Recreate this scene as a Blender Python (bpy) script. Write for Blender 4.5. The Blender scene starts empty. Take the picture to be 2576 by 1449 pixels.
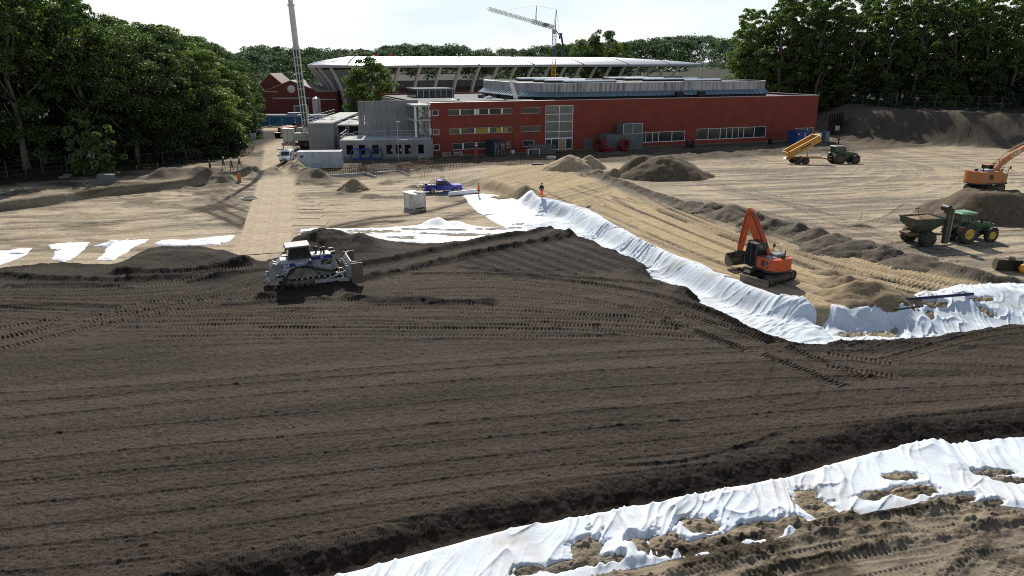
import bpy, bmesh, math, random
import numpy as np
from mathutils import Vector, Matrix
SC = bpy.context.scene
COL = SC.collection
PI = math.pi
RAD = math.radians
# ---------------------------------------------------------------- camera
CAM_H, PITCH, FPX = 16.5, RAD(17.1), 1848.0          # metres, radians, focal length for a 2576 px wide frame
cam_d = bpy.data.cameras.new('camera'); cam = bpy.data.objects.new('camera', cam_d); COL.objects.link(cam)
cam_d.sensor_width = 36.0; cam_d.lens = 36.0 * FPX / 2576.0
cam_d.clip_start = 0.5; cam_d.clip_end = 9000
cam.location = (0, 0, CAM_H); cam.rotation_euler = (PI / 2 - PITCH, 0, 0)
SC.camera = cam
# ---------------------------------------------------------------- sky, sun, exposure
SUN_EL, SUN_AZ = RAD(36.0), RAD(-6.6)                # azimuth measured from +Y towards +X
W = bpy.data.worlds.new('World'); SC.world = W; W.use_nodes = True
wn, wl = W.node_tree.nodes, W.node_tree.links
bg = wn['Background']
sky = wn.new('ShaderNodeTexSky'); sky.sky_type = 'NISHITA'; sky.sun_disc = False
sky.sun_elevation = SUN_EL; sky.sun_rotation = SUN_AZ; sky.altitude = 50; sky.air_density = 1.0; sky.dust_density = 1.0; sky.ozone_density = 1.5
# thin bright cloud veil, laid out by direction
tc = wn.new('ShaderNodeTexCoord'); mp = wn.new('ShaderNodeMapping'); mp.inputs['Scale'].default_value = (1.6, 1.6, 6.0)
nz = wn.new('ShaderNodeTexNoise'); nz.inputs['Scale'].default_value = 1.7; nz.inputs['Detail'].default_value = 6; nz.inputs['Roughness'].default_value = 0.55
rp = wn.new('ShaderNodeValToRGB'); rp.color_ramp.elements[0].position = 0.36; rp.color_ramp.elements[1].position = 0.56
mx = wn.new('ShaderNodeMix'); mx.data_type = 'RGBA'; cv_ = wn.new('ShaderNodeMix'); cv_.data_type = 'RGBA'; cv_.inputs[6].default_value = (8.6, 9.8, 10.4, 1); cv_.inputs[7].default_value = (10.6, 10.9, 11.0, 1); wl.new(cv_.outputs[2], mx.inputs[7])
mul = wn.new('ShaderNodeMath'); mul.operation = 'MULTIPLY'
sep = wn.new('ShaderNodeSeparateXYZ'); low = wn.new('ShaderNodeMapRange'); low.interpolation_type = 'SMOOTHSTEP'; low.inputs['From Min'].default_value = 0.10; low.inputs['From Max'].default_value = 0.33; low.inputs['To Min'].default_value = 0.97; low.inputs['To Max'].default_value = 0.10
wl.new(tc.outputs['Generated'], sep.inputs[0]); wl.new(sep.outputs['Z'], low.inputs['Value']); wl.new(low.outputs[0], mul.inputs[1])
wl.new(tc.outputs['Generated'], mp.inputs['Vector']); wl.new(mp.outputs[0], nz.inputs['Vector']); wl.new(nz.outputs[0], rp.inputs[0])
wl.new(rp.outputs[0], cv_.inputs[0]); mul.inputs[0].default_value = 0.97; wl.new(mul.outputs[0], mx.inputs[0]); wl.new(sky.outputs[0], mx.inputs[6]); wl.new(mx.outputs[2], bg.inputs[0])
bg.inputs['Strength'].default_value = 0.075
sun_d = bpy.data.lights.new('sun', 'SUN'); sun = bpy.data.objects.new('sun', sun_d); COL.objects.link(sun)
sun_d.energy = 4.6; sun_d.angle = RAD(0.53); sun_d.color = (1.0, 0.95, 0.86)
SUND = Vector((math.sin(SUN_AZ) * math.cos(SUN_EL), math.cos(SUN_AZ) * math.cos(SUN_EL), math.sin(SUN_EL)))
sun.rotation_euler = SUND.to_track_quat('Z', 'Y').to_euler()
SC.view_settings.view_transform = 'Standard'; SC.view_settings.look = 'None'; SC.view_settings.gamma = 1.0
SC.view_settings.use_curve_mapping = False; SC.view_settings.exposure = 0.35
SC.render.engine = 'CYCLES'
SC.cycles.use_denoising = False; SC.cycles.pixel_filter_type = 'BLACKMAN_HARRIS'; SC.cycles.filter_width = 1.05
SC.cycles.max_bounces = 6; SC.cycles.diffuse_bounces = 3; SC.cycles.glossy_bounces = 3; SC.cycles.transmission_bounces = 4; SC.cycles.transparent_max_bounces = 6
SC.cycles.caustics_reflective = False; SC.cycles.caustics_refractive = False
try: SC.cycles.use_fast_gi = False
except Exception: pass
# ---------------------------------------------------------------- image <-> world
sp, cp = math.sin(PITCH), math.cos(PITCH)
def px(x, y, z=0.0):
    """world point at height z seen at pixel (x, y) of the 2576 x 1449 picture"""
    v = y - 724.5; Y = (CAM_H - z) * (FPX * cp - v * sp) / (FPX * sp + v * cp)
    return ((x - 1288) * (Y * cp + (CAM_H - z) * sp) / FPX, Y)
def pxY(x, y, Y):
    """world point at distance Y seen at pixel (x, y)"""
    v = y - 724.5; z = CAM_H - Y * (FPX * sp + v * cp) / (FPX * cp - v * sp)
    return Vector(((x - 1288) * (Y * cp + (CAM_H - z) * sp) / FPX, Y, z))
def poly(pts, z=0.0): return np.array([px(a, b, z) for a, b in pts])
# ---------------------------------------------------------------- numpy noise and distance tools
_NT = np.random.RandomState(7).rand(1024, 1024).astype(np.float32)
def vnoise(x, y, seed=0):
    x = np.asarray(x, np.float32) + np.float32(seed * 37.31 % 409); y = np.asarray(y, np.float32) + np.float32(seed * 91.77 % 397)
    ix = np.floor(x); iy = np.floor(y); fx = x - ix; fy = y - iy; ix = ix.astype(np.int32) & 1023; iy = iy.astype(np.int32) & 1023
    fx = fx * fx * (3 - 2 * fx); fy = fy * fy * (3 - 2 * fy); jx = (ix + 1) & 1023; T = _NT.ravel(); r0 = iy << 10; r1 = ((iy + 1) & 1023) << 10
    a = T[r0 + ix]; b = T[r0 + jx]; c = T[r1 + ix]; d = T[r1 + jx]; a = a + (b - a) * fx; c = c + (d - c) * fx
    return a + (c - a) * fy
def fbm(x, y, o=4, seed=0, g=0.5):
    t = 0; amp = 1; s = 0
    for i in range(o):
        t = t + amp * vnoise(x * 2.03 ** i + 17 * i, y * 2.03 ** i - 9 * i, seed + i); s += amp; amp *= g
    return t / s
def sst(a, b, x):
    t = np.clip((x - a) / (b - a), 0, 1); return t * t * (3 - 2 * t)
def seg_dist(X, Y, P, closed=False):
    """distance, signed lateral offset and arc length along a polyline"""
    best = np.full(X.shape, 1e18); lat = np.zeros(X.shape); arc = np.zeros(X.shape); s0 = 0.0
    n = len(P)
    for i in range(n if closed else n - 1):
        a, b = P[i], P[(i + 1) % n]; d = b - a; L = math.hypot(*d)
        if L < 1e-6: continue
        u = d / L; rx = X - a[0]; ry = Y - a[1]; t = np.clip(rx * u[0] + ry * u[1], 0, L)
        ex = rx - t * u[0]; ey = ry - t * u[1]; dd = ex * ex + ey * ey; m = dd < best
        best = np.where(m, dd, best); lat = np.where(m, ry * u[0] - rx * u[1], lat); arc = np.where(m, s0 + t, arc); s0 += L
    return np.sqrt(best), lat, arc
def sdf(X, Y, P):
    """signed distance to a polygon, positive inside"""
    d = seg_dist(X, Y, P, True)[0]; ins = np.zeros(X.shape, bool); n = len(P)
    for i in range(n):
        x1, y1 = P[i]; x2, y2 = P[(i + 1) % n]
        if y1 == y2: continue
        c = (y1 > Y) != (y2 > Y); ins ^= c & (X < (x2 - x1) * (Y - y1) / (y2 - y1) + x1)
    return np.where(ins, d, -d)
def smooth_line(P, k=6):
    """Catmull-Rom through the points"""
    P = np.asarray(P, float); Q = np.vstack([2 * P[0] - P[1], P, 2 * P[-1] - P[-2]]); out = []
    for i in range(1, len(Q) - 2):
        for j in range(k):
            t = j / k; a, b, c, d = Q[i - 1], Q[i], Q[i + 1], Q[i + 2]
            out.append(0.5 * (2 * b + (c - a) * t + (2 * a - 5 * b + 4 * c - d) * t * t + (3 * b - a - 3 * c + d) * t ** 3))
    out.append(P[-1]); return np.array(out)
# ---------------------------------------------------------------- material helpers
def mat(name, col, rough=0.8, metal=0.0, var=0.0, vscale=3.0, bump=0.0, bscale=20.0, col2=None, spec=0.3, dirt=None, dscale=1.2, damt=0.5, stretch=None):
    m = bpy.data.materials.new(name); m.use_nodes = True; nt = m.node_tree; n, l = nt.nodes, nt.links
    b = n['Principled BSDF']; b.inputs['Base Color'].default_value = (*col, 1); b.inputs['Roughness'].default_value = rough
    b.inputs['Metallic'].default_value = metal; b.inputs['Specular IOR Level'].default_value = spec
    if var or bump or col2 or dirt:
        co = n.new('ShaderNodeTexCoord'); src = co.outputs['Object']
        if stretch:
            mpn = n.new('ShaderNodeMapping'); mpn.inputs['Scale'].default_value = stretch; l.new(src, mpn.inputs[0]); src = mpn.outputs[0]
        cur = None
        if var or col2:
            t = n.new('ShaderNodeTexNoise'); t.inputs['Scale'].default_value = vscale; t.inputs['Detail'].default_value = 5; l.new(src, t.inputs['Vector'])
            r = n.new('ShaderNodeValToRGB'); r.color_ramp.elements[0].position = 0.3; r.color_ramp.elements[1].position = 0.7
            c2 = col2 or tuple(min(1, c * (1 + var)) for c in col); c1 = col if col2 else tuple(c * (1 - var) for c in col)
            r.color_ramp.elements[0].color = (*c1, 1); r.color_ramp.elements[1].color = (*c2, 1); l.new(t.outputs[0], r.inputs[0]); cur = r.outputs[0]
        if dirt:
            t = n.new('ShaderNodeTexNoise'); t.inputs['Scale'].default_value = dscale; t.inputs['Detail'].default_value = 7; t.inputs['Roughness'].default_value = 0.65; l.new(src, t.inputs['Vector'])
            r = n.new('ShaderNodeValToRGB'); r.color_ramp.elements[0].position = 0.5 - 0.25 * damt; r.color_ramp.elements[1].position = 0.85 - 0.25 * damt; l.new(t.outputs[0], r.inputs[0])
            k = n.new('ShaderNodeMix'); k.data_type = 'RGBA'; k.inputs[6].default_value = (*col, 1); k.inputs[7].default_value = (*dirt, 1); l.new(r.outputs[0], k.inputs[0])
            if cur: l.new(cur, k.inputs[6])
            cur = k.outputs[2]
        if cur: l.new(cur, b.inputs['Base Color'])
        if bump:
            t = n.new('ShaderNodeTexNoise'); t.inputs['Scale'].default_value = bscale; t.inputs['Detail'].default_value = 5; l.new(src, t.inputs['Vector'])
            bu = n.new('ShaderNodeBump'); bu.inputs['Strength'].default_value = bump; bu.inputs['Distance'].default_value = 0.05; l.new(t.outputs[0], bu.inputs['Height']); l.new(bu.outputs[0], b.inputs['Normal'])
    return m
# ---------------------------------------------------------------- object helpers
def tag(o, label=None, cat=None, group=None, kind=None):
    if label: o['label'] = label
    if cat: o['category'] = cat
    if group: o['group'] = group
    if kind: o['kind'] = kind
    return o
def empty(name, loc, rz=0, label=None, cat=None, group=None, rx=0, ry=0):
    o = bpy.data.objects.new(name, None); o.empty_display_size = 0.3; COL.objects.link(o); o.location = loc; o.rotation_euler = (rx, ry, rz)
    return tag(o, label, cat, group)
def link(name, me, m, parent=None, loc=None, rot=None):
    o = bpy.data.objects.new(name, me); COL.objects.link(o)
    if m is not None: me.materials.append(m)
    if parent: o.parent = parent
    if loc is not None: o.location = loc
    if rot is not None: o.rotation_euler = rot
    return o
def np_mesh(name, V, F, smooth=True):
    """mesh from arrays; F is (n,4) or (n,3)"""
    me = bpy.data.meshes.new(name); V = np.asarray(V, np.float32); F = np.asarray(F, np.int32); k = F.shape[1]
    me.vertices.add(len(V)); me.vertices.foreach_set('co', V.ravel()); me.loops.add(F.size); me.loops.foreach_set('vertex_index', F.ravel())
    me.polygons.add(len(F)); me.polygons.foreach_set('loop_start', np.arange(0, F.size, k, dtype=np.int32))
    me.polygons.foreach_set('use_smooth', np.full(len(F), smooth)); me.update(calc_edges=True); return me
def grid_faces(nr, nc, keep=None):
    i = np.arange(nr * nc).reshape(nr, nc); F = np.stack([i[:-1, :-1], i[:-1, 1:], i[1:, 1:], i[1:, :-1]], -1).reshape(-1, 4)
    if keep is not None: F = F[keep.ravel()]
    return F
def compact(V, F):
    used = np.zeros(len(V), bool); used[F.ravel()] = True; idx = np.cumsum(used) - 1; return V[used], idx[F], used
class MB:
    """collects primitives, then links them as one mesh object"""
    def __init__(s): s.v = []; s.f = []; s.sm = []
    def add(s, vs, fs, smooth=False):
        n = len(s.v); s.v += [tuple(v) for v in vs]; s.f += [tuple(i + n for i in f) for f in fs]; s.sm += [smooth] * len(fs); return s
    def box(s, c, d, R=None, ch=0.0):
        hx, hy, hz = d[0] / 2, d[1] / 2, d[2] / 2; c = Vector(c)
        if ch:
            ch = min(ch, hx * .9, hy * .9, hz * .9); vs = []; 
            bm = bmesh.new(); bmesh.ops.create_cube(bm, size=1.0)
            for v in bm.verts: v.co = Vector((v.co.x * d[0], v.co.y * d[1], v.co.z * d[2]))
            bmesh.ops.bevel(bm, geom=list(bm.edges), offset=ch, segments=1, affect='EDGES', profile=0.5)
            bm.verts.index_update(); vs = [v.co.copy() for v in bm.verts]; fs = [[v.index for v in f.verts] for f in bm.faces]; bm.free()
        else:
            vs = [Vector((x, y, z)) for z in (-hz, hz) for y in (-hy, hy) for x in (-hx, hx)]
            fs = [(0, 2, 3, 1), (4, 5, 7, 6), (0, 1, 5, 4), (2, 6, 7, 3), (1, 3, 7, 5), (0, 4, 6, 2)]
        if R is not None: vs = [R @ v for v in vs]
        return s.add([v + c for v in vs], fs)
    def bar(s, a, b, w, h=None, up=(0, 0, 1), ch=0.0):
        a = Vector(a); b = Vector(b); d = b - a; L = d.length
        if L < 1e-6: return s
        x = d / L; u = Vector(up)
        if abs(x.dot(u)) > 0.99: u = Vector((1, 0, 0))
        y = u.cross(x).normalized(); z = x.cross(y); R = Matrix((x, y, z)).transposed()
        return s.box((a + b) / 2, (L, w, h or w), R, ch)
    def cyl(s, a, b, r, r2=None, n=12, caps=True, smooth=True):
        a = Vector(a); b = Vector(b); r2 = r if r2 is None else r2; d = (b - a).normalized()
        u = d.orthogonal().normalized(); w = d.cross(u); vs = []
        for i in range(n):
            t = 2 * PI * i / n; e = u * math.cos(t) + w * math.sin(t); vs += [a + e * r, b + e * r2]
        s.add(vs, [(2 * i, 2 * ((i + 1) % n), 2 * ((i + 1) % n) + 1, 2 * i + 1) for i in range(n)], smooth)
        if caps:
            s.add([vs[2 * i] for i in range(n)][::-1], [tuple(range(n))]); s.add([vs[2 * i + 1] for i in range(n)], [tuple(range(n))])
        return s
    def tube(s, pts, r, n=8, closed=False):
        pts = [Vector(p) for p in pts]; m = len(pts); vs = []; prev = None
        rr = r if isinstance(r, (list, tuple)) else [r] * m
        for i, p in enumerate(pts):
            q = pts[(i + 1) % m] if (closed or i < m - 1) else p; o = pts[i - 1] if (closed or i > 0) else p
            d = (q - o).normalized()
            u = d.orthogonal().normalized() if prev is None else (prev - d * prev.dot(d)).normalized()
            prev = u; w = d.cross(u)
            vs += [p + (u * math.cos(2 * PI * k / n) + w * math.sin(2 * PI * k / n)) * rr[i] for k in range(n)]
        fs = []
        for i in range(m if closed else m - 1):
            j = (i + 1) % m; fs += [(i * n + k, i * n + (k + 1) % n, j * n + (k + 1) % n, j * n + k) for k in range(n)]
        if not closed: fs += [tuple(range(n))[::-1], tuple(range((m - 1) * n, m * n))]
        return s.add(vs, fs, True)
    def prism(s, pts, a, b, axis='y', smooth=False):
        """closed 2D outline swept between a and b on an axis; outline coordinates are the two other axes in xyz order"""
        n = len(pts)
        def mk(p, t):
            return {'x': (t, p[0], p[1]), 'y': (p[0], t, p[1]), 'z': (p[0], p[1], t)}[axis]
        vs = [mk(p, a) for p in pts] + [mk(p, b) for p in pts]
        s.add(vs, [(i, (i + 1) % n, n + (i + 1) % n, n + i) for i in range(n)], smooth); s.add(vs[:n], [tuple(range(n))[::-1]]); s.add(vs[n:], [tuple(range(n))]); return s
    def lathe(s, prof, c, axis='y', n=24, smooth=True):
        """profile of (radius, along) pairs about an axis through c"""
        c = Vector(c); vs = []
        for i in range(n):
            t = 2 * PI * i / n; q, w = math.cos(t), math.sin(t)
            for r, a in prof: vs.append(c + Vector({'x': (a, r * q, r * w), 'y': (r * q, a, r * w), 'z': (r * q, r * w, a)}[axis]))
        m = len(prof); fs = []
        for i in range(n):
            j = (i + 1) % n; fs += [(i * m + k, i * m + k + 1, j * m + k + 1, j * m + k) for k in range(m - 1)]
        return s.add(vs, fs, smooth)
    def torus(s, c, R, r, axis='z', n=28, k=10, sx=1.0):
        c = Vector(c); pts = []
        for i in range(n):
            t = 2 * PI * i / n; a, b = R * math.cos(t), R * math.sin(t); pts.append(c + Vector({'x': (0, a, b), 'y': (a, 0, b), 'z': (a, b, 0)}[axis]))
        return s.tube(pts, r, k, True)
    def quad(s, *p): return s.add(p, [tuple(range(len(p)))])
    def build_each(s, name, m, parent=None, **k):
        """one object for every box collected"""
        out = []
        for i in range(0, len(s.v), 8): t = MB(); t.add(s.v[i:i + 8], [(0, 2, 3, 1), (4, 5, 7, 6), (0, 1, 5, 4), (2, 6, 7, 3), (1, 3, 7, 5), (0, 4, 6, 2)]); out.append(t.build(name, m, parent, **k))
        return out
    def build(s, name, m, parent=None, loc=None, rot=None, bevel=0.0):
        me = bpy.data.meshes.new(name); me.from_pydata(s.v, [], s.f); me.polygons.foreach_set('use_smooth', s.sm)
        bm = bmesh.new(); bm.from_mesh(me); bmesh.ops.remove_doubles(bm, verts=bm.verts, dist=1e-5) if False else None
        bmesh.ops.recalc_face_normals(bm, faces=bm.faces); bm.to_mesh(me); bm.free(); me.update()
        o = link(name, me, m, parent, loc, rot)
        if bevel:
            md = o.modifiers.new('bevel', 'BEVEL'); md.width = bevel; md.segments = 2; md.limit_method = 'ANGLE'; md.angle_limit = RAD(40)
        return o
_fc = {}
def text(name, body, size, m, parent=None, M=None, thick=0.004, bold=0.0, align='CENTER'):
    c = bpy.data.curves.new(name, 'FONT'); c.body = body; c.size = size; c.extrude = thick; c.offset = bold; c.align_x = align; c.align_y = 'CENTER'; c.resolution_u = 2
    t = bpy.data.objects.new(name, c); COL.objects.link(t); dg = bpy.context.evaluated_depsgraph_get()
    me = bpy.data.meshes.new_from_object(t.evaluated_get(dg)); bpy.data.objects.remove(t); bpy.data.curves.remove(c); me.materials.clear()
    o = link(name, me, m, parent)
    if M is not None: o.matrix_local = M
    return o
def face_matrix(origin, xdir, up=(0, 0, 1)):
    """placement of text lying in the plane of xdir and up"""
    x = Vector(xdir).normalized(); y = Vector(up); y = (y - x * y.dot(x)).normalized(); z = x.cross(y)
    return Matrix.Translation(origin) @ Matrix((x, y, z)).transposed().to_4x4()
def kids(o): return [c for c in bpy.data.objects if c.parent == o]
def dup(o, loc=None, rz=None, parent=None, label=None, scale=None):
    c = o.copy(); COL.objects.link(c)
    if parent: c.parent = parent
    if loc is not None: c.location = loc
    if rz is not None: c.rotation_euler.z = rz
    if label: c['label'] = label
    if scale is not None: c.scale = scale
    for k in list(o.children): dup(k, parent=c)
    return c
# ---------------------------------------------------------------- terrain heights
CREST = np.vstack([poly([(1240, 452), (1290, 470), (1352, 500), (1440, 522), (1560, 580), (1700, 652), (1800, 692), (1870, 722), (1960, 752), (2030, 768), (2150, 772), (2290, 768), (2335, 750), (2420, 745), (2576, 738), (2900, 715)], 1.2), [(260, 60), (260, 150), (0, 150)]])
TERR = np.vstack([poly([(-500, 590), (-200, 540), (0, 505), (120, 492), (250, 472), (380, 458), (440, 450), (520, 440), (580, 430), (650, 422), (680, 405)], 1.2), [(-40, 200), (-400, 200)]])
BANKFOOT = np.vstack([poly([(2100, 344), (2200, 352), (2300, 361), (2400, 369), (2576, 378), (2900, 392)]), [(300, 90), (300, 400), (76, 400), (76, 200)]])
FRONT = np.vstack([poly([(500, 1500), (830, 1449), (1000, 1405), (1240, 1340), (1500, 1290), (1750, 1245), (2000, 1195), (2150, 1150), (2300, 1115), (2400, 1118), (2576, 1100), (2800, 1075)], 0.9), [(60, 30), (60, 4), (-20, 4)]])
HAUL = poly([(1500, 478), (1560, 470), (1700, 535), (1900, 608), (2100, 668), (2300, 715), (2500, 752), (2700, 790)], 1.2)     # haul road centre line on the raised sand
BERM = poly([(1475, 436), (1540, 455), (1620, 485), (1700, 512), (1790, 540), (1900, 572), (2010, 600), (2120, 625), (2230, 650), (2340, 672), (2460, 700), (2576, 722), (2700, 745)], 1.2)
def ground_base(X, Y):
    X = np.asarray(X, float); Y = np.asarray(Y, float)
    w = 1.5 + 22 * sst(97, 118, Y) + 2.4 * sst(52, 45, Y) * sst(22, 29, X)
    h = 1.2 * sst(-w, 0.25, sdf(X, Y, CREST) + 0.25 * (fbm(X * .5, Y * .5, 2, 3) - .5)) * (1 - sst(108, 132, Y))
    dt = sdf(X, Y, TERR) + 2.6 * (fbm(X * .10, Y * .10, 3, 5, .5) - .5)
    h = np.maximum(h, 1.05 * sst(-0.75, 0.25, dt) * (1 - sst(112, 140, Y)))
    h = h + 6.3 * sst(0.0, 11.0, sdf(X, Y, BANKFOOT) + 1.2 * (fbm(X * .12, Y * .12, 3, 8) - .5)) * sst(60, 72, X + 0 * Y)
    h = np.maximum(h, 0.9 * sst(-1.3, 0.3, sdf(X, Y, FRONT)))
    # trench beside the left track, cut ground for the foundation strip
    h = h + 6.0 * sst(260, 420, Y) * sst(-260, -60, -np.abs(X + 0)) * 0
    return h
def hit(x, y, dz=0.0):
    """point of the ground seen at a pixel"""
    lo, hi = 12.0, 420.0
    Ys = np.linspace(lo, hi, 4000); v = y - 724.5
    z = CAM_H - Ys * (FPX * sp + v * cp) / (FPX * cp - v * sp); Xs = (x - 1288) * (Ys * cp + (CAM_H - z) * sp) / FPX
    g = ground_base(Xs, Ys); k = int(np.argmax(z <= g)); 
    return Vector((float(Xs[k]), float(Ys[k]), float(g[k]) + dz))
def gz(x, y): return float(ground_base(np.array([x]), np.array([y]))[0])
def ribs(X, Y, P, gauge, width, pitch, depth, h, tint=None, tamt=0.0, slant=0.0, lip=0.02):
    P = smooth_line(P, 5); R = gauge / 2 + width + 0.4
    m = (X > P[:, 0].min() - R) & (X < P[:, 0].max() + R) & (Y > P[:, 1].min() - R) & (Y < P[:, 1].max() + R)
    if not m.any(): return
    x, y = X[m], Y[m]; d, lat, arc = seg_dist(x, y, P); off = np.abs(np.abs(lat) - gauge / 2); end = (d - np.abs(lat)) < 0.05
    win = (1 - sst(width / 2 - .06, width / 2 + .02, off)) * end * sst(.18, .4, fbm(x * .35, y * .35, 2, 77))
    ph = arc / pitch + slant * np.abs(lat) ; wave = 0.5 + 0.5 * np.cos(2 * PI * ph); 
    edge = np.exp(-((off - width / 2 - .05) / .07) ** 2) * end
    h[m] += win * (depth * (wave ** 1.5) - depth * 0.7) + edge * lip
    if tint is not None: tint[m] += win * tamt
def row(X, Y, P, height, width, h, tint=None, tamt=0.0, seed=0, lumps=0.5, smooth=True):
    P = smooth_line(P, 5) if smooth else np.asarray(P); R = width * 3.2
    m = (X > P[:, 0].min() - R) & (X < P[:, 0].max() + R) & (Y > P[:, 1].min() - R) & (Y < P[:, 1].max() + R)
    if not m.any(): return
    x, y = X[m], Y[m]; d, lat, arc = seg_dist(x, y, P)
    g = np.exp(-(d / width) ** 2) * (1 - lumps + lumps * 2 * fbm(x * .9 / max(width, .3), y * .9 / max(width, .3), 3, seed + 31))
    h[m] += height * g
    if tint is not None: tint[m] += tamt * g
def fan(r0, r1, nr, t0, t1, nc):
    Yr = 1.0 / np.linspace(1.0 / r0, 1.0 / r1, nr); T = np.linspace(t0, t1, nc); Yg, Tg = np.meshgrid(Yr, T, indexing='ij'); return Tg * Yg, Yg
def set_attr(me, name, cols):
    a = me.color_attributes.new(name, 'FLOAT_COLOR', 'POINT'); a.data.foreach_set('color', np.asarray(cols, np.float32).ravel())

# ---------------------------------------------------------------- where the white sheets lie
M_FAB = mat('white geotextile', (.64, .69, .75), rough=.8, bump=.45, bscale=3.5, spec=.15, dirt=(.46, .42, .37), dscale=.55, damt=.10)
M_FAB2 = mat('white geotextile, far', (.82, .83, .85), rough=.75, bump=.1, bscale=7, spec=.2)
FABS = []
def sheet(*a, **k): FABS.append((a, k))
# slope on the haul road side
sheet('geotextile_sheet', [(1356, 500), (1400, 508), (1440, 519), (1480, 530), (1560, 578), (1640, 620), (1700, 648), (1760, 668), (1800, 690), (1850, 705), (1880, 722), (1960, 752), (2025, 763), (2052, 778), (2060, 792), (2090, 800), (2110, 815), (2120, 850), (2010, 868), (1900, 840), (1830, 800), (1740, 750), (1600, 690), (1500, 630), (1420, 592), (1340, 575), (1310, 545), (1345, 520)], 1.0,
      'long white geotextile sheet draped down the sand slope beside the orange excavator', .075, RAD(-150), .17, [(1425, 612, 1.2, .3, .3), (1880, 712, 1.8, .18, -.6), (1830, 690, 1.5, .15, -.6), (1655, 628, 1.0, .12, -.5), (1560, 578, .5, .1, 0)], seed=1, bulge=((1345, 515, 1.2, .35), (2000, 775, 1.6, .3), (2060, 800, 1.3, .35)))
# flat floor piece with the two workers
sheet('geotextile_sheet', [(1163, 491), (1216, 487), (1240, 489), (1300, 503), (1340, 512), (1356, 522), (1370, 545), (1420, 570), (1460, 600), (1340, 590), (1290, 583), (1240, 556), (1200, 532), (1180, 512)], 0,
      'flat white geotextile sheet under the standing worker in orange, beside the plastic roll', .09, RAD(200), .045, [(1262, 503, .5, .2, .2), (1340, 565, 1.6, .5, .1), (1290, 575, 1.2, .25, .2), (1226, 542, .5, .2, 0)], seed=2, m=M_FAB2, bulge=((1330, 518, 1.3, .5), (1295, 508, 1.6, .28)))
# strips behind the soil, right of the plate track
sheet('geotextile_sheet', [(757, 577), (800, 574), (900, 575), (985, 572), (1010, 578), (1040, 588), (1120, 592), (1180, 604), (1100, 612), (1000, 612), (900, 600), (800, 592), (762, 598), (752, 590)], 0,
      'ragged white geotextile sheet with sand on it, behind the bulldozer cab', .1, RAD(170), .05, [(830, 588, 3.0, .55, 0), (945, 583, 2.4, .5, 0), (1030, 600, 1.8, .5, 0), (880, 590, 1.2, .3, .2), (785, 585, 1.6, .2, 0)], seed=3, m=M_FAB2)
sheet('geotextile_sheet', [(985, 571), (1060, 566), (1085, 560), (1150, 563), (1215, 571), (1260, 574), (1330, 578), (1345, 592), (1290, 590), (1250, 600), (1150, 612), (1100, 616), (1045, 600), (1005, 580)], 0,
      'white geotextile sheet with a rumpled grey roll along its far edge', .09, RAD(170), .06, [(1035, 578, 1.8, .35, 0), (1085, 590, 1.6, .5, -.2), (1180, 592, 2.4, .45, 0), (1245, 578, 1.4, .35, 0), (1150, 580, 1.0, .25, 0)], seed=4, m=M_FAB2, bulge=((1085, 564, 1.0, .4), (1110, 565, 1.2, .35), (1150, 567, 1.2, .3)))
# left pieces
LP_ = [([(-90, 640), (0, 632), (80, 625), (70, 640), (40, 652), (0, 668), (-90, 690)], 'white geotextile scrap with loose folds at the far left rim of the dark soil', [(40, 640, .5, .2, 0)]),
       ([(122, 616), (150, 611), (225, 610), (215, 625), (190, 645), (160, 660), (130, 650), (140, 635)], 'small white geotextile scrap left of the bunched-up one on the sand', [(130, 630, .6, .4, 0)]),
       ([(235, 620), (260, 612), (290, 606), (374, 602), (360, 612), (340, 620), (310, 640), (285, 655), (240, 655), (262, 635), (270, 622)], 'white geotextile scrap bunched up in the middle with pointed far corner', [(240, 630, .5, .3, 0)]),
       ([(388, 612), (410, 605), (470, 604), (520, 598), (594, 591), (580, 605), (555, 616), (470, 618), (400, 618)], 'long thin white geotextile scrap behind the rounded soil heap', [(580, 612, .8, .25, .2)]),
       ([(607, 604), (616, 600), (614, 618), (606, 622)], 'tiny white geotextile scrap standing at the edge of the plate track', ())]
for i, (p_, l_, d_) in enumerate(LP_): sheet('geotextile_sheet', p_, 0, l_, .09, RAD(60 + 30 * i), .09, d_, seed=10 + i, m=M_FAB2, bulge=((288, 614, .7, .2),) if i == 2 else ())
# heaped piece on the far side of the soil field
sheet('geotextile_sheet', [(2070, 795), (2095, 778), (2140, 786), (2200, 772), (2240, 768), (2270, 780), (2310, 745), (2350, 742), (2400, 730), (2520, 722), (2600, 724), (2900, 705), (2900, 770), (2576, 800), (2400, 822), (2200, 845), (2080, 852), (2040, 835)], .9,
      'crumpled white geotextile heaped along the soil, with two dark tubes lying on it', .045, RAD(-100), .17, [(2150, 810, .8, .3, .2), (2220, 808, .9, .3, .2), (2240, 812, .6, .2, 0), (2345, 772, .8, .3, .3), (2470, 760, .9, .2, .2), (2340, 790, .5, .2, 1.0), (2480, 775, .3, .5, .4)], seed=5, bulge=((2120, 790, .7, .2), (2160, 796, .5, .18), (2225, 778, .7, .4), (2265, 782, .5, .2), (2330, 760, .8, .2), (2400, 748, .7, .15), (2500, 742, .9, .2), (2450, 770, .6, .15)))
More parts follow.
